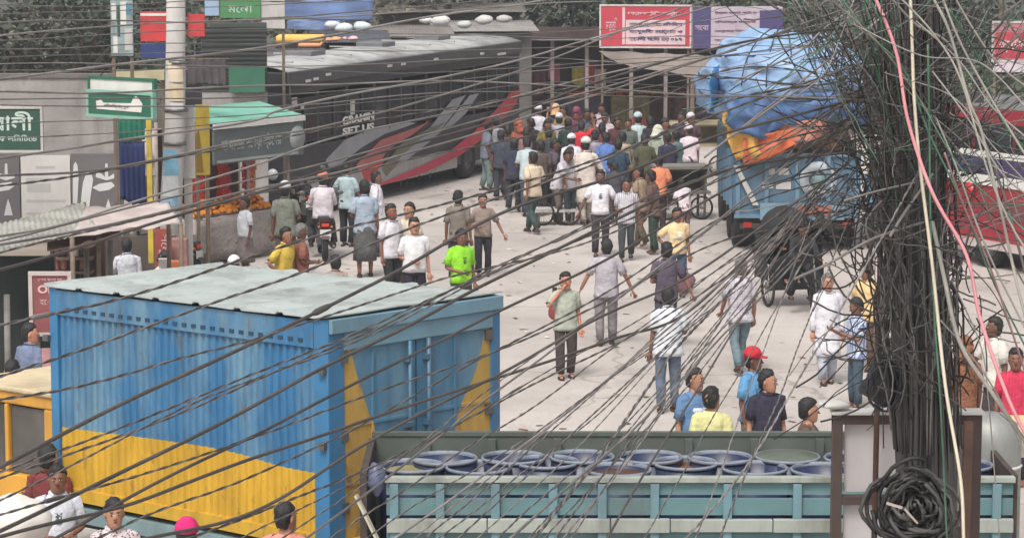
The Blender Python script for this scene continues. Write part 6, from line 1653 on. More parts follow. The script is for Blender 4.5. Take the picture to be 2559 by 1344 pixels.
# white sack at lower left
mb = lump(.34, .3, .22, (0, 0, 0), .06, 4, 2, 28, 16); o = mb.build('white_sack', mat(C(232, 226, 218), .9, 0, .08, 4, .3, 12, 'white_cloth', .1)); o.location = D(30, 1300, 25.2)
tag(o, 'large white cloth sack at the lower left corner', 'sack')
o = MB().tube([(0, 0, 0), (0, 0, o.location.z - .1)], .12, 8).build('bamboo_stand', WOOD); o.location = (D(30, 1300, 25.2).x, 25.2, 0); tag(o, 'wooden stand under the white sack', 'stand')

# ---------------- things right of the pole: crates, tank
q = D(2420, 1100, 27.5)
r = thing('crate_table', 'pale wooden plank table with a dark underside at the right edge', 'table', (D(2432, 1060, 27.0).x, 27.0, 0), 0)
zt = D(2432, 1046, 27.6).z
MB().box((.6, .35, zt - .03), (1.4, .9, .06)).build('top', mat(C(236, 200, 150), .8, 0, .15, 2.5, .15, 10, 'fresh_plank', .15), r)
MB().box((.6, -.09, zt - .16), (1.3, .03, .18)).build('apron', mat(C(170, 166, 150), .8, 0, .15, 2.5, .15, 10, 'apron', .3), r)
l = MB()
for x in (.0, 1.2):
    for y in (0, .7): l.box((x, y, (zt - .06) / 2), (.06, .06, zt - .06))
l.build('leg', WOOD, r)
q = D(2490, 1100, 24.9)
r = thing('metal_tank', 'large grey rounded metal tank standing at the right end of the open truck', 'tank', (q.x, q.y + .3, 1.24), 0)
Hh = D(2490, 1048, 24.9).z - 1.24
MB().lathe((0, 0, 0), [(.001, 0), (.26, 0), (.28, .04), (.28, Hh * .8), (.24, Hh * .93), (.12, Hh), (.001, Hh)], 26).build('shell', mat(C(158, 160, 156), .5, .2, .12, 3, .05, 10, 'grey_tank', .4), r)
MB().lathe((0, 0, Hh * .62), [(.28, -.015), (.295, 0), (.28, .015)], 26).build('band', WHITE, r)

# ================================================================== CABLE POLE, SIGN FRAME, CABLES
YP = 18.0
pb = D(2318, 1344, YP); pt = D(2270, 0, YP)
def polex(z):
    t = (z - pb.z) / (pt.z - pb.z)
    return pb.x + (pt.x - pb.x) * t
root = thing('cable_pole', 'dark concrete utility pole wrapped in hundreds of black cables', 'pole', (polex(0), YP, 0))
PC = concrete(C(92, 88, 84), .2)
ZTOP = 7.6
MB().tube([(polex(z) - polex(0), 0, z) for z in (0, 2, 4, 6, ZTOP)], [.17, .165, .155, .145, .135], 14).build('shaft', PC, root)
m = MB()
for z in (4.05, 4.2, 5.2, 5.7, 6.4): m.lathe((polex(z) - polex(0), 0, z), [(.15, -.02), (.172, -.02), (.172, .02), (.15, .02)], 14)
m.build('band', STEEL, root)
m = MB(); m.box((polex(6.6) - polex(0), -.05, 6.6), (1.3, .07, .09)).box((polex(5.9) - polex(0), -.05, 5.9), (.9, .06, .07)); m.build('cross_arm', STEEL, root)
CK = mat((.022, .021, .021, 1), .55, 0, .3, 3, .2, 40, 'black_cable', .1)
CK2 = mat((.075, .071, .068, 1), .6, 0, .3, 3, .2, 40, 'worn_black_cable', .2)
CG = mat((.17, .155, .148, 1), .7, 0, .35, 3, .2, 40, 'dusty_cable', .2)
CG2 = mat((.24, .22, .21, 1), .7, 0, .35, 2.5, .2, 40, 'grey_cable', .2)
# cables tied down along the pole
r0 = random.Random(77)
def run_bundle(name, label, n, z0, z1, spread, mats_, rr=(.006, .014), seed=1, off=(0, 0), top=1.0):
    r = random.Random(seed); mb = MB()
    for i in range(n):
        a = r.uniform(-PI, .25 * PI) - .1; q = r.uniform(.8, 1.0)
        pts = []
        zz = z0
        ph = r.uniform(0, 9)
        while zz <= z1:
            k = .17 + spread * q * (.6 + .4 * math.sin(zz * 1.3 + ph)) * (1 + top * max(0, (zz - 5.2)) * .5)
            pts.append((polex(zz) + off[0] + k * math.cos(a + .35 * math.sin(zz * .9 + ph)) , YP + off[1] + k * math.sin(a + .35 * math.sin(zz * .9 + ph)), zz))
            zz += .28
        mb.tube(pts, r.uniform(*rr), 5, r.randrange(len(mats_)))
    o = mb.build(name, mats_); tag(o, label, 'cables', None, 'stuff'); return o
run_bundle('cable_bundle', 'thick coat of black cables tied down the whole height of the pole', 70, .2, 7.2, .015, [CK, CK2, CK2], seed=3)
run_bundle('loose_cable_bundle', 'loose grey and black cables hanging round the pole', 30, 3.6, 7.2, .10, [CK, CK2, CG], (.004, .009), seed=8)
# hanging strands right and left of the pole
mb = MB(); r = random.Random(21)
for i in range(60):
    a = r.choice([-1, 1]) if r.random() > .2 else -1
    x0 = (2315 + a * r.uniform(35, 80)) if i % 3 else 2225 + r.uniform(-35, 35)
    y0 = r.uniform(480, 720); y1 = y0 + r.uniform(160, 420)
    Yd = YP + r.uniform(-.5, .3)
    p0 = D(x0, y0, Yd); p1 = D(x0 + r.uniform(-45, 45), y1, Yd)
    w1 = r.uniform(-.12, .12)
    pts = []
    for j in range(9):
        t = j / 8; p = p0.lerp(p1, t); p.x += w1 * math.sin(PI * t) + .025 * math.sin(9 * t + i); p.y += .05 * math.sin(5 * t + i)
        pts.append(p)
    mb.tube(pts, r.uniform(.003, .008), 5, r.randrange(3))
tag(mb.build('hanging_strands', [CK, CK2, CG]), 'loose cable strands dangling on both sides of the pole', 'cables', None, 'stuff')
# cloud of looping cable at the pole top
def tangle(name, label, boxes, n, mats_, seed, rr=(.003, .007), ln=(4, 9), step=.16):
    r = random.Random(seed); mb = MB()
    for i in range(n):
        bx = r.choice(boxes)
        p = D(r.gauss(bx[0], bx[2]), r.gauss(bx[1], bx[3]), YP + r.uniform(-.9, .9))
        d = Vector((r.gauss(0, 1), r.gauss(0, .5), r.gauss(0, 1))).normalized()
        cu = Vector((r.gauss(0, .5), r.gauss(0, .5), r.gauss(0, .5)))
        pts = [p.copy()]
        for j in range(r.randint(*ln)):
            d = (d + cu * .35 + Vector((r.gauss(0, .12), r.gauss(0, .1), r.gauss(0, .12)))).normalized()
            p = p + d * step * r.uniform(.7, 1.3); pts.append(p.copy())
        mb.tube(pts, r.uniform(*rr), 4, r.randrange(len(mats_)))
    tag(mb.build(name, mats_), label, 'cables', None, 'stuff')
CGD = mat((.075, .066, .062, 1), .7, 0, .35, 3, .2, 40, 'dark_cable', .2)
GRW = mat(C(84, 128, 104), .7, 0, .3, 2.5, 0, 40, 'green_wire', .2)
tangle('cable_tangle', 'dark knot of looping cables left of the pole top', [(2215, 330, 36, 90), (2195, 470, 34, 70), (2240, 300, 60, 130), (2240, 120, 70, 80), (2235, 620, 35, 90)], 240, [CK, CK, CK2], 5, (.003, .006), (6, 12), .08)
tangle('wire_tangle', 'wild tangle of thin grey and green wires round the pole top', [(2140, 100, 55, 50), (2340, 260, 80, 130), (2420, 180, 80, 100), (2200, 220, 90, 120)], 130, [CG, CG2, CK2, CK, GRW], 6, (.002, .004), (10, 18), .075)
tangle('drooping_tangle', 'drooping dark cables hanging below the tangle left of the pole', [(2230, 740, 30, 80), (2200, 890, 20, 50), (2390, 760, 25, 90)], 90, [CK, CK2], 7, (.003, .007), (5, 9), .09)
# long fine strands fanning out of the pole top
r = random.Random(55)
for nm_, lab_, side_ in (('strand_fan', 'fan of long fine wires sweeping up and right from the pole', 1), ('left_strand_fan', 'fan of long fine wires sweeping up and left from the pole', -1)):
    mb = MB()
    for i in range(70):
        p0 = D(2280 + side_ * r.uniform(-20, 60), r.uniform(260, 620), YP + r.uniform(-.3, .3))
        if side_ > 0:
            p2 = D(r.uniform(2330, 2640), r.uniform(-30, 60), YP + r.uniform(-1, 1)) if r.random() < .5 else D(2640, r.uniform(40, 620), YP + r.uniform(-2, 1))
        else:
            p2 = D(r.uniform(1960, 2240), r.uniform(-30, 20), YP + r.uniform(-1, .5))
        pm = (p0 + p2) / 2 + Vector((r.uniform(-.12, .12), r.uniform(-.1, .1), r.uniform(-.12, .12)))
        pts = []
        for j in range(13):
            t = j / 12; pts.append(p0 * (1 - t) ** 2 + pm * 2 * t * (1 - t) + p2 * t * t + Vector((.012 * math.sin(9 * t + i), 0, .012 * math.cos(7 * t + i))))
        mb.tube(pts, r.uniform(.002, .0045), 4, r.randrange(5))
    tag(mb.build('strand_fan', [CK, CK2, CG, CG2, GRW]), lab_, 'cables', None, 'stuff')
# black cable coils
rw0 = random.Random(12)
def coil(name, label, px, py, Y, R0, n, seed, flat=.5, mats_=None, rr=(.009, .016), jit=.25):
    r = random.Random(seed); mb = MB(); c = D(px, py, Y)
    for i in range(n):
        R1 = R0 * r.uniform(.25, 1.0); tl = r.uniform(-1.2, 1.2); ph = r.uniform(0, 6); sq = r.uniform(.75, 1.1); r_t = r.uniform(.6, 1.0)
        pts = []
        ox, oz = r.gauss(0, .16) * R0, r.gauss(0, .16) * R0
        for j in range(25):
            t = 2 * PI * j / 24 * r_t + ph
            pts.append(Vector((ox + R1 * (1 + .12 * math.sin(2 * t + ph * 3)) * math.cos(t) * sq + r.uniform(-.008, .008), (i / n - .5) * R0 * flat + .05 * math.sin(2 * t + ph), oz + R1 * (1 + .12 * math.cos(3 * t + ph)) * math.sin(t) * (1.15 - .1 * sq) + tl * .2 * R1 * math.cos(t))))
        mb.tube(pts, r.uniform(*rr), 5, r.randrange(2))
    o = mb.build(name, mats_ or [CK, CK2]); o.location = c; tag(o, label, 'cable coil'); return o
coil('cable_coil', 'big black coil of cable hanging on the pole at the bottom', 2285, 1268, YP - .3, .235, 60, 4, .6)
mb = MB().ell((0, 0, 0), (.11, .12, .17), 22, 16); crumple(mb, 9, .07, 4); crumple(mb, 24, .025, 7)
for j in range(9):
    t = rw0.uniform(0, 6); mb.tube([Vector((.10 * math.cos(t + k_ * .5) * (1 + .3 * math.sin(k_ + j)), -.12, .15 * math.sin(t + k_ * .5) - .02)) for k_ in range(8)], .006, 5)
o = mb.build('black_bundle', mat((.02, .02, .023, 1), .35, 0, .2, 6, .6, 14, 'black_plastic')); o.location = D(2208, 955, YP - .05); tag(o, 'crumpled black plastic bundle tied to the pole above the sign frame', 'bundle')
# pieces of pale tape on the coil
mb = MB(); mb.beam(D(2215, 1256, YP - .55), D(2255, 1268, YP - .57), .03, .012); mb.beam(D(2262, 1272, YP - .57), D(2292, 1306, YP - .56), .03, .012)
tag(mb.build('pale_tape', mat(C(196, 180, 176), .7, 0, .1, 5, 0, 30, 'tape')), 'strip of pale tape tied on the big black coil', 'tape')

# sign frame behind the pole
YB = 19.0
FRM = mat(C(92, 76, 72), .75, 0, .2, 3, .1, 20, 'brown_frame', .4)
PNL = mat(C(232, 226, 226), .8, 0, .05, 1.2, .04, 6, 'panel_sheet', .12)
fl_ = D(2080, 1032, YB); fr_ = D(2452, 1048, YB)
r = thing('signboard_frame', 'tall brown framed signboard with white panels standing behind the cable pole', 'signboard', (fl_.x, YB, 0))
Wf = fr_.x - fl_.x; Zf = fl_.z
m = MB()
xd = D(2380, 1100, YB).x - fl_.x; xm = D(2240, 1100, YB).x - fl_.x
zr = D(2100, 1247, YB).z
for x in (.035, Wf - .035): m.box((x, 0, Zf / 2), (.07, .09, Zf))
m.box((xd - .05, 0, Zf / 2), (.07, .088, Zf - .01)); m.box((xm + .1, 0, Zf / 2), (.07, .088, Zf - .01))
m.box((Wf / 2, -.003, Zf - .035), (Wf, .085, .072)); 
for z in (zr, 2.35, 1.6): m.box(((xm) / 2 + .08, -.003, z), (xm + .02, .08, .06)); m.box(((xd + Wf) / 2, -.003, z - .1), (Wf - xd, .08, .05))
m.build('frame', FRM, r, bevel=.004)
m = MB(); m.box((xm / 2 + .06, .03, (zr + Zf) / 2), (xm - .06, .02, Zf - zr - .1)); m.build('panel', PNL, r)
m = MB(); m.box((xm / 2 + .06, .03, (zr + 2.35) / 2), (xm - .06, .02, zr - 2.35 - .06)); m.build('panel', PNL, r)
m = MB(); m.box(((xd + Wf) / 2 - .02, .03, (2.4 + Zf) / 2), (Wf - xd - .06, .02, Zf - 2.4 - .1)); m.build('panel', mat(C(176, 170, 170), .8, 0, .12, 1.5, .04, 6, 'panel_sheet2', .4), r)
m = MB(); m.box((Wf / 2, .0, Zf + .012), (Wf + .02, .16, .02)); m.build('top_cap', WHITE, r)
m = MB(); m.box(((xd + Wf) / 2 + .02, -.0, Zf - .6), (.16, .06, .38)); m.build('meter_box', mat(C(200, 198, 190), .7, 0, .1, 3, 0, 30, 'meter'), r)
o = MB().box((0, 0, 0), (.06, .05, 1.0), 0, 0, .05).build('rusty_plank', mat(C(128, 96, 82), .9, 0, .3, 5, .2, 14, 'rusty', .5)); o.location = D(2415, 1230, YB - .1); tag(o, 'rusty brown plank leaning inside the right part of the sign frame', 'plank')
o = MB().tube([(0, 0, 0), (.02, 0, 3.0), (.03, 0, 5.4)], .02, 7).build('rusty_rod', mat(C(96, 62, 52), .9, 0, .3, 5, .2, 14, 'rusty_rod', .5)); q = D(2182, 1100, YB - .14); o.location = (q.x, q.y, 0); tag(o, 'thin rusty upright rod in front of the white panels', 'rod')
mb = MB(); crumple(mb.ell((0, 0, 0), (.12, .1, .03), 12, 6), 12, .03, 4); o = mb.build('white_rag', WHITE); o.location = D(2085, 1020, YB) + Vector((0, 0, .03)); tag(o, 'white rag lying on the left end of the signboard top', 'rag')

# ------------------------------------------------------------------ the cables in the air
def cr(P, n):
    pts = []
    k = len(P)
    if k == 2: P = [P[0], (P[0] + P[1]) / 2, P[1]]; k = 3
    Q = [P[0] * 2 - P[1]] + P + [P[-1] * 2 - P[-2]]
    for i in range(1, len(Q) - 2):
        for j in range(n):
            t = j / n
            a, b, c, d = Q[i - 1], Q[i], Q[i + 1], Q[i + 2]
            pts.append(.5 * ((2 * b) + (c - a) * t + (2 * a - 5 * b + 4 * c - d) * t * t + (3 * b - a - 3 * c + d) * t ** 3))
    pts.append(P[-1])
    return pts
_w = []
def wire(pts, r_, m_, fam, twist=False, Y0=None, Y1=None, kk=0):
    """pts: photo points; the depth runs from Y0 to Y1 along the cable"""
    n = len(pts)
    L_ = [0]
    for i in range(1, n): L_.append(L_[-1] + math.hypot(pts[i][0] - pts[i - 1][0], pts[i][1] - pts[i - 1][1]))
    P3 = [D(p[0], p[1], Y0 + (Y1 - Y0) * L_[i] / L_[-1]) for i, p in enumerate(pts)]
    c = cr(P3, 10)
    oo = Vector((len(_w) * 3.7, 0, len(_w)))
    c = [p + Vector((0, noise.noise(p * .8 + oo), 1.3 * noise.noise(p * .7 + oo * 2))) * .022 for p in c]
    mb = MB()
    if not twist:
        mb.tube(c, r_, 6)
    else:
        # two strands wound round each other
        fine = cr(P3, max(16, int((P3[-1] - P3[0]).length / max(1, n - 1) * 18)))
        s1 = []; s2 = []; s = 0
        for i, p in enumerate(fine):
            d = (fine[min(i + 1, len(fine) - 1)] - fine[max(i - 1, 0)]).normalized()
            a = d.cross(Vector((0, 0, 1))).normalized(); b = a.cross(d)
            if i: s += (p - fine[i - 1]).length
            t = s * 2 * PI / .26
            o_ = (a * math.cos(t) + b * math.sin(t)) * r_ * .62
            s1.append(p + o_); s2.append(p - o_)
        jt = lambda q_: q_ + Vector((0, noise.noise(q_ * .8 + oo), 1.3 * noise.noise(q_ * .7 + oo * 2))) * .022
        s1 = [jt(q_) for q_ in s1]; s2 = [jt(q_) for q_ in s2]
        mb.tube(s1, r_ * .62, 5, 0); mb.tube(s2, r_ * .62, 5, 1)
    if fam in ('L', 'B') and len(_w) % 3 == 0:   # taped splice on the cable
        jx = 4 + (len(_w) * 7) % max(5, len(c) - 8); a_, b_ = c[jx], c[jx + 1]; dd = (b_ - a_).normalized() * .09
        mb.tube([a_ - dd, a_ - dd * .6, a_ + dd * .5, a_ + dd], [r_ * 1.1, r_ * 1.9, r_ * 1.8, r_ * 1.1], 6)
    o = mb.build('cable', [m_, CG if m_ is not CG else CGD] if twist else m_)
    _w.append((o, fam, pts, r_, twist))
    return o
rw = random.Random(99)
END = lambda: (2150 + rw.uniform(-20, 90), 200 + rw.uniform(-80, 120))
LEFT = [  # (points), radius px-ish class, twist
 ([(-30, 63), (300, 56), (640, 42), (1240, 6)], 5, 0), ([(-30, 92), (440, 62), (900, 36), (1500, 2)], 5, 0), ([(-30, 30), (500, 22), (1100, -8)], 3, 0), ([(-30, 8), (600, 6), (1000, -6)], 3, 0),
 ([(-30, 198), (320, 160), (640, 118), (918, 72), (1240, 22), (1400, -8)], 8, 0), ([(-30, 120), (400, 110), (900, 92), (1500, 70), (2120, 60)], 3, 0), ([(-30, 140), (500, 128), (1100, 118), (2120, 90)], 3, 0),
 ([(-30, 228), (420, 228), (780, 222), (1240, 212), (2140, 160)], 6, 0), ([(-30, 248), (300, 242), (700, 236), (1240, 190), (2130, 120)], 4, 0), ([(-30, 264), (420, 262), (760, 262), (1240, 236), (2130, 190)], 4, 0),
 ([(-30, 390), (300, 350), (640, 296), (734, 266), (1240, 172), (1495, 92), (1800, 10)], 7, 0), ([(-30, 440), (280, 408), (640, 352), (834, 318), (1240, 198), (1495, 96), (1700, 20)], 7, 0),
 ([(-30, 470), (400, 400), (834, 326), (1240, 250), (1700, 190), (2140, 150)], 5, 1),
 ([(-30, 600), (200, 550), (640, 408), (834, 342), (1240, 250), (1600, 160), (2130, 60)], 6, 0), ([(-30, 608), (200, 556), (640, 448), (900, 380), (1240, 290), (1840, 130)], 6, 0), ([(-30, 622), (300, 560), (640, 476), (960, 400), (1240, 316), (1700, 170), (2100, 80)], 7, 0),
 ([(-30, 685), (300, 592), (640, 484), (900, 400), (1240, 300), (1480, 212), (1840, 110), (2130, 30)], 9, 0), ([(-30, 640), (400, 545), (900, 430), (1300, 350), (1600, 262), (1860, 170), (2140, 110)], 5, 1),
 ([(-30, 816), (300, 742), (640, 641), (900, 560), (1240, 477), (1500, 400), (1840, 262), (2130, 170)], 7, 1), ([(-30, 950), (275, 850), (640, 721), (900, 620), (1240, 497), (1560, 380), (1840, 250), (2130, 140)], 7, 1),
 ([(-30, 1010), (300, 935), (640, 848), (760, 808), (1100, 700), (1500, 590), (1840, 420), (2110, 300)], 6, 1),
 ([(-30, 1176), (300, 1020), (640, 857), (960, 690), (1240, 541), (1560, 432), (1840, 330), (2120, 220)], 12, 0), ([(-30, 1336), (280, 1190), (640, 1012), (953, 850), (1240, 690), (1560, 540), (1840, 420), (2110, 290)], 12, 0),
 ([(-30, 1190), (320, 1060), (640, 930), (900, 830), (1200, 700), (1500, 580), (1840, 440), (2100, 330)], 6, 1), ([(-30, 1208), (320, 1086), (640, 950), (960, 810), (1240, 660), (1520, 540), (1850, 380), (2110, 250)], 6, 1),
 ([(-30, 1262), (345, 1070), (640, 940), (1000, 800), (1300, 650), (1600, 500), (1840, 400), (2090, 300)], 5, 1), ([(-30, 1345), (300, 1265), (640, 1140), (940, 1048), (1240, 950), (1530, 850), (1720, 780), (1960, 560), (2070, 500)], 11, 0),
 ([(-30, 1290), (350, 1190), (640, 1090), (900, 990), (1200, 890), (1500, 760), (1800, 600), (2060, 470)], 6, 1),
 ([(100, 1360), (360, 1230), (640, 1082), (900, 950), (1200, 808), (1500, 650), (1840, 460), (2100, 330)], 10, 0), ([(230, 1360), (420, 1270), (640, 1180), (940, 1040), (1240, 880), (1540, 720), (1840, 520), (2080, 380)], 6, 1),
 ([(300, 1360), (600, 1296), (900, 1120), (1195, 968), (1500, 800), (1800, 640), (2060, 480)], 10, 0), ([(420, 1360), (760, 1240), (1060, 1100), (1360, 940), (1640, 800), (1900, 640), (2070, 500)], 6, 1),
 ([(-30, 320), (500, 300), (1000, 250), (1500, 205), (2120, 190)], 3, 0), ([(-30, 345), (400, 322), (900, 285), (1500, 235), (2120, 150)], 3, 0), ([(-30, 165), (600, 165), (1240, 150), (2120, 130)], 3, 0), ([(-30, 182), (500, 180), (1240, 172), (2120, 170)], 3, 0), ([(-30, 105), (600, 84), (1240, 88), (2000, 96)], 3, 0),
]
for k, (pts, cls, tw) in enumerate(LEFT):
    if pts[-1][0] > 2050 and len(pts) > 3: pts = pts[:-1] + [(pts[-1][0] + 40, pts[-1][1] + (-60, 25, 90, -20, 55)[k % 5])]
    Y0 = 9.5 + (k % 5) * .5; Y1 = 17.6 if pts[-1][0] > 2000 else 16.0
    wdm = (Y0 + Y1) / 2
    r_ = cls * wdm / FPX / 2 * (.72 if cls >= 9 else .8)
    m_ = (CGD if cls >= 9 or (pts[0][1] > 700 and k % 2) else (CG2 if (k % 3 == 1 and pts[0][1] < 700) else CG))
    wire(pts, r_ * (1.15 if tw else 1), m_, 'L', bool(tw), Y0, Y1)
# fan spreading from the knot by the pole toward the bottom edge
FAN = [690, 800, 890, 965, 1030, 1080, 1130, 1180, 1259, 1303, 1347, 1398, 1413, 1505, 1600, 1729, 1790, 580, 740, 1010, 1230, 1370]
for k, xb in enumerate(FAN):
    ex_, ey = (2062 + rw.uniform(-26, 40), 478 + rw.uniform(-30, 40)) if k % 2 else (2120 + rw.uniform(-20, 30), 380 + rw.uniform(-120, 150))
    mx_, my = xb + (ex_ - xb) * .5, 1360 + (ey - 1360) * .5
    sag = rw.uniform(8, 34) * (1 if xb < 1500 else .4)
    pts = [(xb, 1362), (xb + (ex_ - xb) * .25, 1362 + (ey - 1362) * .25 + sag * .7), (mx_ + rw.uniform(-6, 6), my + sag), (xb + (ex_ - xb) * .75, 1362 + (ey - 1362) * .75 + sag * .6), (ex_, ey)]
    cls = (5, 6, 5, 8, 5)[k % 5]
    Y0 = 10 + (k % 4) * .7
    wire(pts, cls * 14 / FPX / 2 * .72, (CG, CGD, CG, CG2)[k % 4], 'B', k % 5 != 3, Y0, 17.7)
# extra: swinging pair in front of the road
wire([(1320, 1362), (1500, 1140), (1700, 860), (1900, 640), (2050, 490)], .008, CG, 'B', True, 11, 17.6)
wire([(1700, 1362), (1850, 1180), (2040, 880), (2180, 640), (2300, 420)], .006, CG2, 'B', True, 12, 17.6)
# right side family: out of the pole top and down to the right
RIGHT = [
 ([(2185, -12), (2240, 130), (2270, 300), (2330, 480), (2415, 640), (2450, 800), (2520, 1000), (2580, 1120)], 11, 'pink'), ([(2275, -12), (2280, 120), (2285, 250), (2300, 420), (2330, 660), (2362, 960), (2400, 1200), (2408, 1362)], 10, 'cream'),
 ([(2318, 110), (2322, 300), (2326, 560), (2336, 800), (2350, 1000), (2368, 1362)], 6, 'green'),
 ([(2222, -12), (2290, 60), (2380, 120), (2440, 300), (2490, 430), (2540, 600), (2580, 760)], 8, 'grey'), ([(2328, -12), (2372, 80), (2420, 250), (2452, 330), (2500, 520), (2540, 700), (2580, 860)], 9, 'grey'),
 ([(2352, -12), (2400, 110), (2470, 240), (2530, 340), (2580, 420)], 7, 'grey'), ([(2380, -12), (2440, 90), (2500, 170), (2580, 230)], 6, 'grey'), ([(2372, 20), (2440, 130), (2500, 290), (2560, 360), (2580, 390)], 7, 'green'),
 ([(2240, -12), (2330, 80), (2400, 190), (2470, 420), (2530, 560), (2580, 640)], 6, 'grey'), ([(2290, 50), (2400, 150), (2480, 260), (2580, 350)], 5, 'grey'), ([(2100, -12), (2170, 80), (2260, 170), (2320, 330), (2400, 500), (2480, 700), (2580, 900)], 6, 'green'),
 ([(2060, -12), (2200, 120), (2330, 300), (2420, 420), (2500, 600), (2580, 740)], 5, 'grey'), ([(2330, 560), (2360, 700), (2400, 860), (2480, 985), (2580, 1130)], 13, 'grey'), ([(2340, 300), (2390, 420), (2440, 560), (2490, 680), (2560, 820), (2580, 870)], 6, 'grey'),
 ([(2360, 380), (2410, 520), (2470, 660), (2540, 860), (2580, 980)], 6, 'pinkish'), ([(2350, 640), (2420, 690), (2500, 690), (2580, 680)], 4, 'grey'), ([(2330, 180), (2420, 300), (2500, 430), (2580, 500)], 5, 'grey'), ([(2300, 250), (2400, 420), (2520, 540), (2580, 600)], 4, 'green'),
 ([(2350, 800), (2420, 880), (2500, 1000), (2580, 1180)], 5, 'grey'), ([(2490, -12), (2520, 60), (2580, 140)], 6, 'grey'), ([(2130, 60), (2300, 140), (2450, 160), (2580, 290)], 4, 'grey'), ([(2210, 180), (2380, 240), (2480, 360), (2580, 470)], 4, 'grey'),
 ([(2380, 700), (2450, 860), (2470, 1000), (2500, 1362)], 4, 'grey'), ([(2400, 640), (2500, 760), (2580, 980)], 4, 'grey'),
]
CC = {'pink': mat(C(216, 140, 148), .6, 0, .15, 4, 0, 40, 'pink_rope', .2), 'cream': mat(C(222, 212, 190), .6, 0, .15, 4, 0, 40, 'cream_rope', .25), 'green': GRW, 'grey': mat(C(150, 146, 138), .7, 0, .25, 4, 0, 40, 'light_grey_cable', .3), 'pinkish': mat(C(170, 130, 130), .7, 0, .2, 4, 0, 40, 'faded_pink_cable', .3)}
for k, (pts, cls, cn) in enumerate(RIGHT):
    o = wire(pts, cls * 16.5 / FPX / 2 * .9, CC[cn], 'R' + cn, False, 17.3 - (k % 3) * .2, 15.5 + (k % 4) * .8)
# upper left loops between pole and the left
LOOP = [([(1905, -12), (2000, 60), (2070, 150), (2130, 120)], 5), ([(2030, -12), (2050, 80), (2110, 120), (2190, 90)], 5), ([(2052, 60), (2075, 110), (2120, 130), (2138, 95), (2110, 60), (2070, 55)], 4), ([(1990, 250), (2060, 190), (2100, 100), (2140, -12)], 4), ([(1840, 200), (1990, 130), (2070, 60), (2180, -12)], 6), ([(1900, 250), (2040, 130), (2150, 20)], 5), ([(1760, 400), (1960, 240), (2120, 110), (2230, 20)], 6), ([(1830, 340), (1980, 230), (2100, 170), (2200, 160)], 6), ([(1960, 400), (2040, 300), (2120, 250), (2200, 240)], 5),
        ([(1985, 695), (2080, 655), (2180, 600), (2290, 560), (2320, 545)], 8), ([(2225, 590), (2270, 520), (2330, 440)], 9), ([(2150, 560), (2230, 600), (2330, 570)], 6), ([(2110, 500), (2200, 470), (2330, 440)], 6)]
for k, (pts, cls) in enumerate(LOOP):
    wire(pts, cls * 16.5 / FPX / 2 * .9, [CG2, CC['grey'], CG][k % 3], 'M', False, 16.6 + (k % 3) * .3, 17.7)
# labels: each cable is told apart by where it leaves the photo
def ordn_(i):
    i_ = i
    o_ = ['topmost', 'second', 'third', 'fourth', 'fifth', 'sixth', 'seventh', 'eighth', 'ninth', 'tenth', 'eleventh', 'twelfth', 'thirteenth', 'fourteenth', 'fifteenth', 'sixteenth', 'seventeenth', 'eighteenth', 'nineteenth', 'twentieth']
    if i < 20: return o_[i]
    i += 1
    t = {2: 'twenty', 3: 'thirty', 4: 'forty'}[i // 10]
    return t + '-' + ['', 'first', 'second', 'third', 'fourth', 'fifth', 'sixth', 'seventh', 'eighth', 'ninth'][i % 10] if i % 10 else {2: 'twentieth', 3: 'thirtieth', 4: 'fortieth'}[i // 10]
def edge_y(pts, x=0):
    for a, b in zip(pts, pts[1:]):
        if a[0] <= x <= b[0]: return a[1] + (b[1] - a[1]) * (x - a[0]) / max(1, b[0] - a[0])
    return pts[0][1]
def kindw(r_, tw): return ('thick' if r_ > .0085 else 'thin') + (' twisted' if tw else ' smooth')
L1_ = sorted([w_ for w_ in _w if w_[1] == 'L' and w_[2][0][0] < 0], key=lambda w_: edge_y(w_[2]))
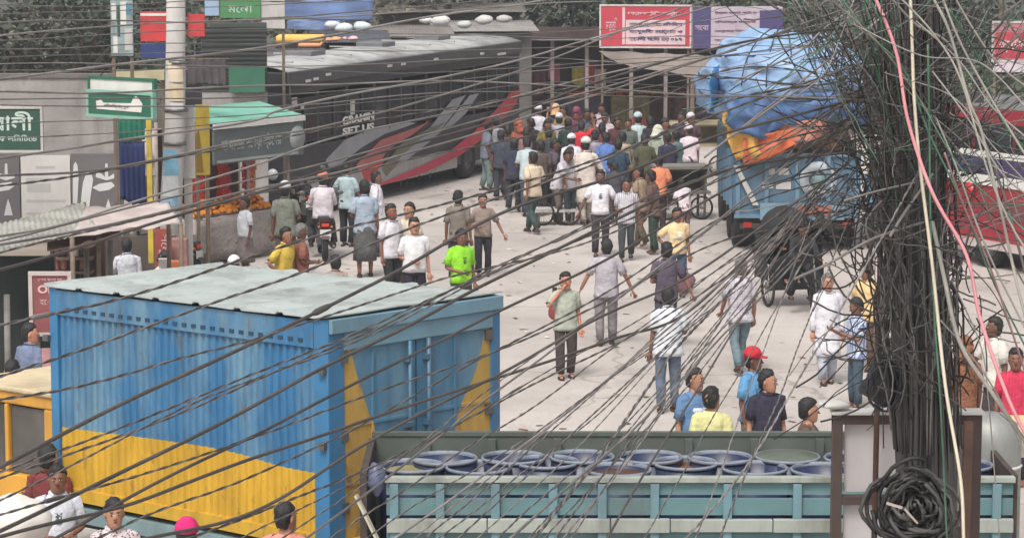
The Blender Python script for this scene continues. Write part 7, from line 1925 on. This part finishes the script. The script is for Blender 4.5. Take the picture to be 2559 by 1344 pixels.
for i, w_ in enumerate(L1_): tag(w_[0], kindw(w_[3], w_[4]) + ' grey cable, ' + ordn_(i) + ' from the top at the left edge of the photo', 'cable', 'cables strung over the street')
B1_ = sorted([w_ for w_ in _w if (w_[1] == 'L' and w_[2][0][0] >= 0) or w_[1] == 'B'], key=lambda w_: w_[2][0][0])
for i, w_ in enumerate(B1_): tag(w_[0], kindw(w_[3], w_[4]) + ' grey cable, ' + ordn_(i).replace('topmost', 'leftmost') + ' from the left at the bottom edge of the photo', 'cable', 'cables strung over the street')
k = 0
for cn, cw in (('pink', 'thick pink rope'), ('cream', 'cream rope'), ('green', 'green cable'), ('grey', 'light grey cable'), ('pinkish', 'faded pink cable')):
    fam = sorted([w_ for w_ in _w if w_[1] == 'R' + cn], key=lambda w_: w_[2][-1][1] - (w_[2][-1][0] < 2560) * -2000)
    for i, w_ in enumerate(fam):
        tag(w_[0], (cw + ' running down right of the pole') if len(fam) == 1 else (cw + ', ' + ordn_(i) + ' from the top of those right of the pole'), 'rope' if cn in ('pink', 'cream') else 'cable', 'cables right of the pole')
        if cn in ('pink', 'cream'): w_[0].name = 'rope'
fam = [w_ for w_ in _w if w_[1] == 'M']
for i, w_ in enumerate(sorted(fam, key=lambda w_: w_[2][0][0])): tag(w_[0], 'short grey cable looping into the knot left of the pole, ' + ordn_(i).replace('topmost', 'leftmost') + ' from the left', 'cable', 'cables looping at the pole')

# ------------------------------------------------------------------ dusty air
hz = MB().box((0, 210, 4.6), (640, 540, 11.2)).build('haze', mat((1, 1, 1, 1)))
hm = bpy.data.materials.new('air'); hm.use_nodes = True; hn = hm.node_tree; hn.nodes.clear()
ho = hn.nodes.new('ShaderNodeOutputMaterial'); hv = hn.nodes.new('ShaderNodeVolumePrincipled')
hv.inputs['Color'].default_value = (.92, .95, 1, 1); hv.inputs['Density'].default_value = .001; hv.inputs['Anisotropy'].default_value = .2
hn.links.new(hv.outputs[0], ho.inputs['Volume']); hz.data.materials[0] = hm
tag(hz, kind='stuff')
flush_people()
flush_texts()
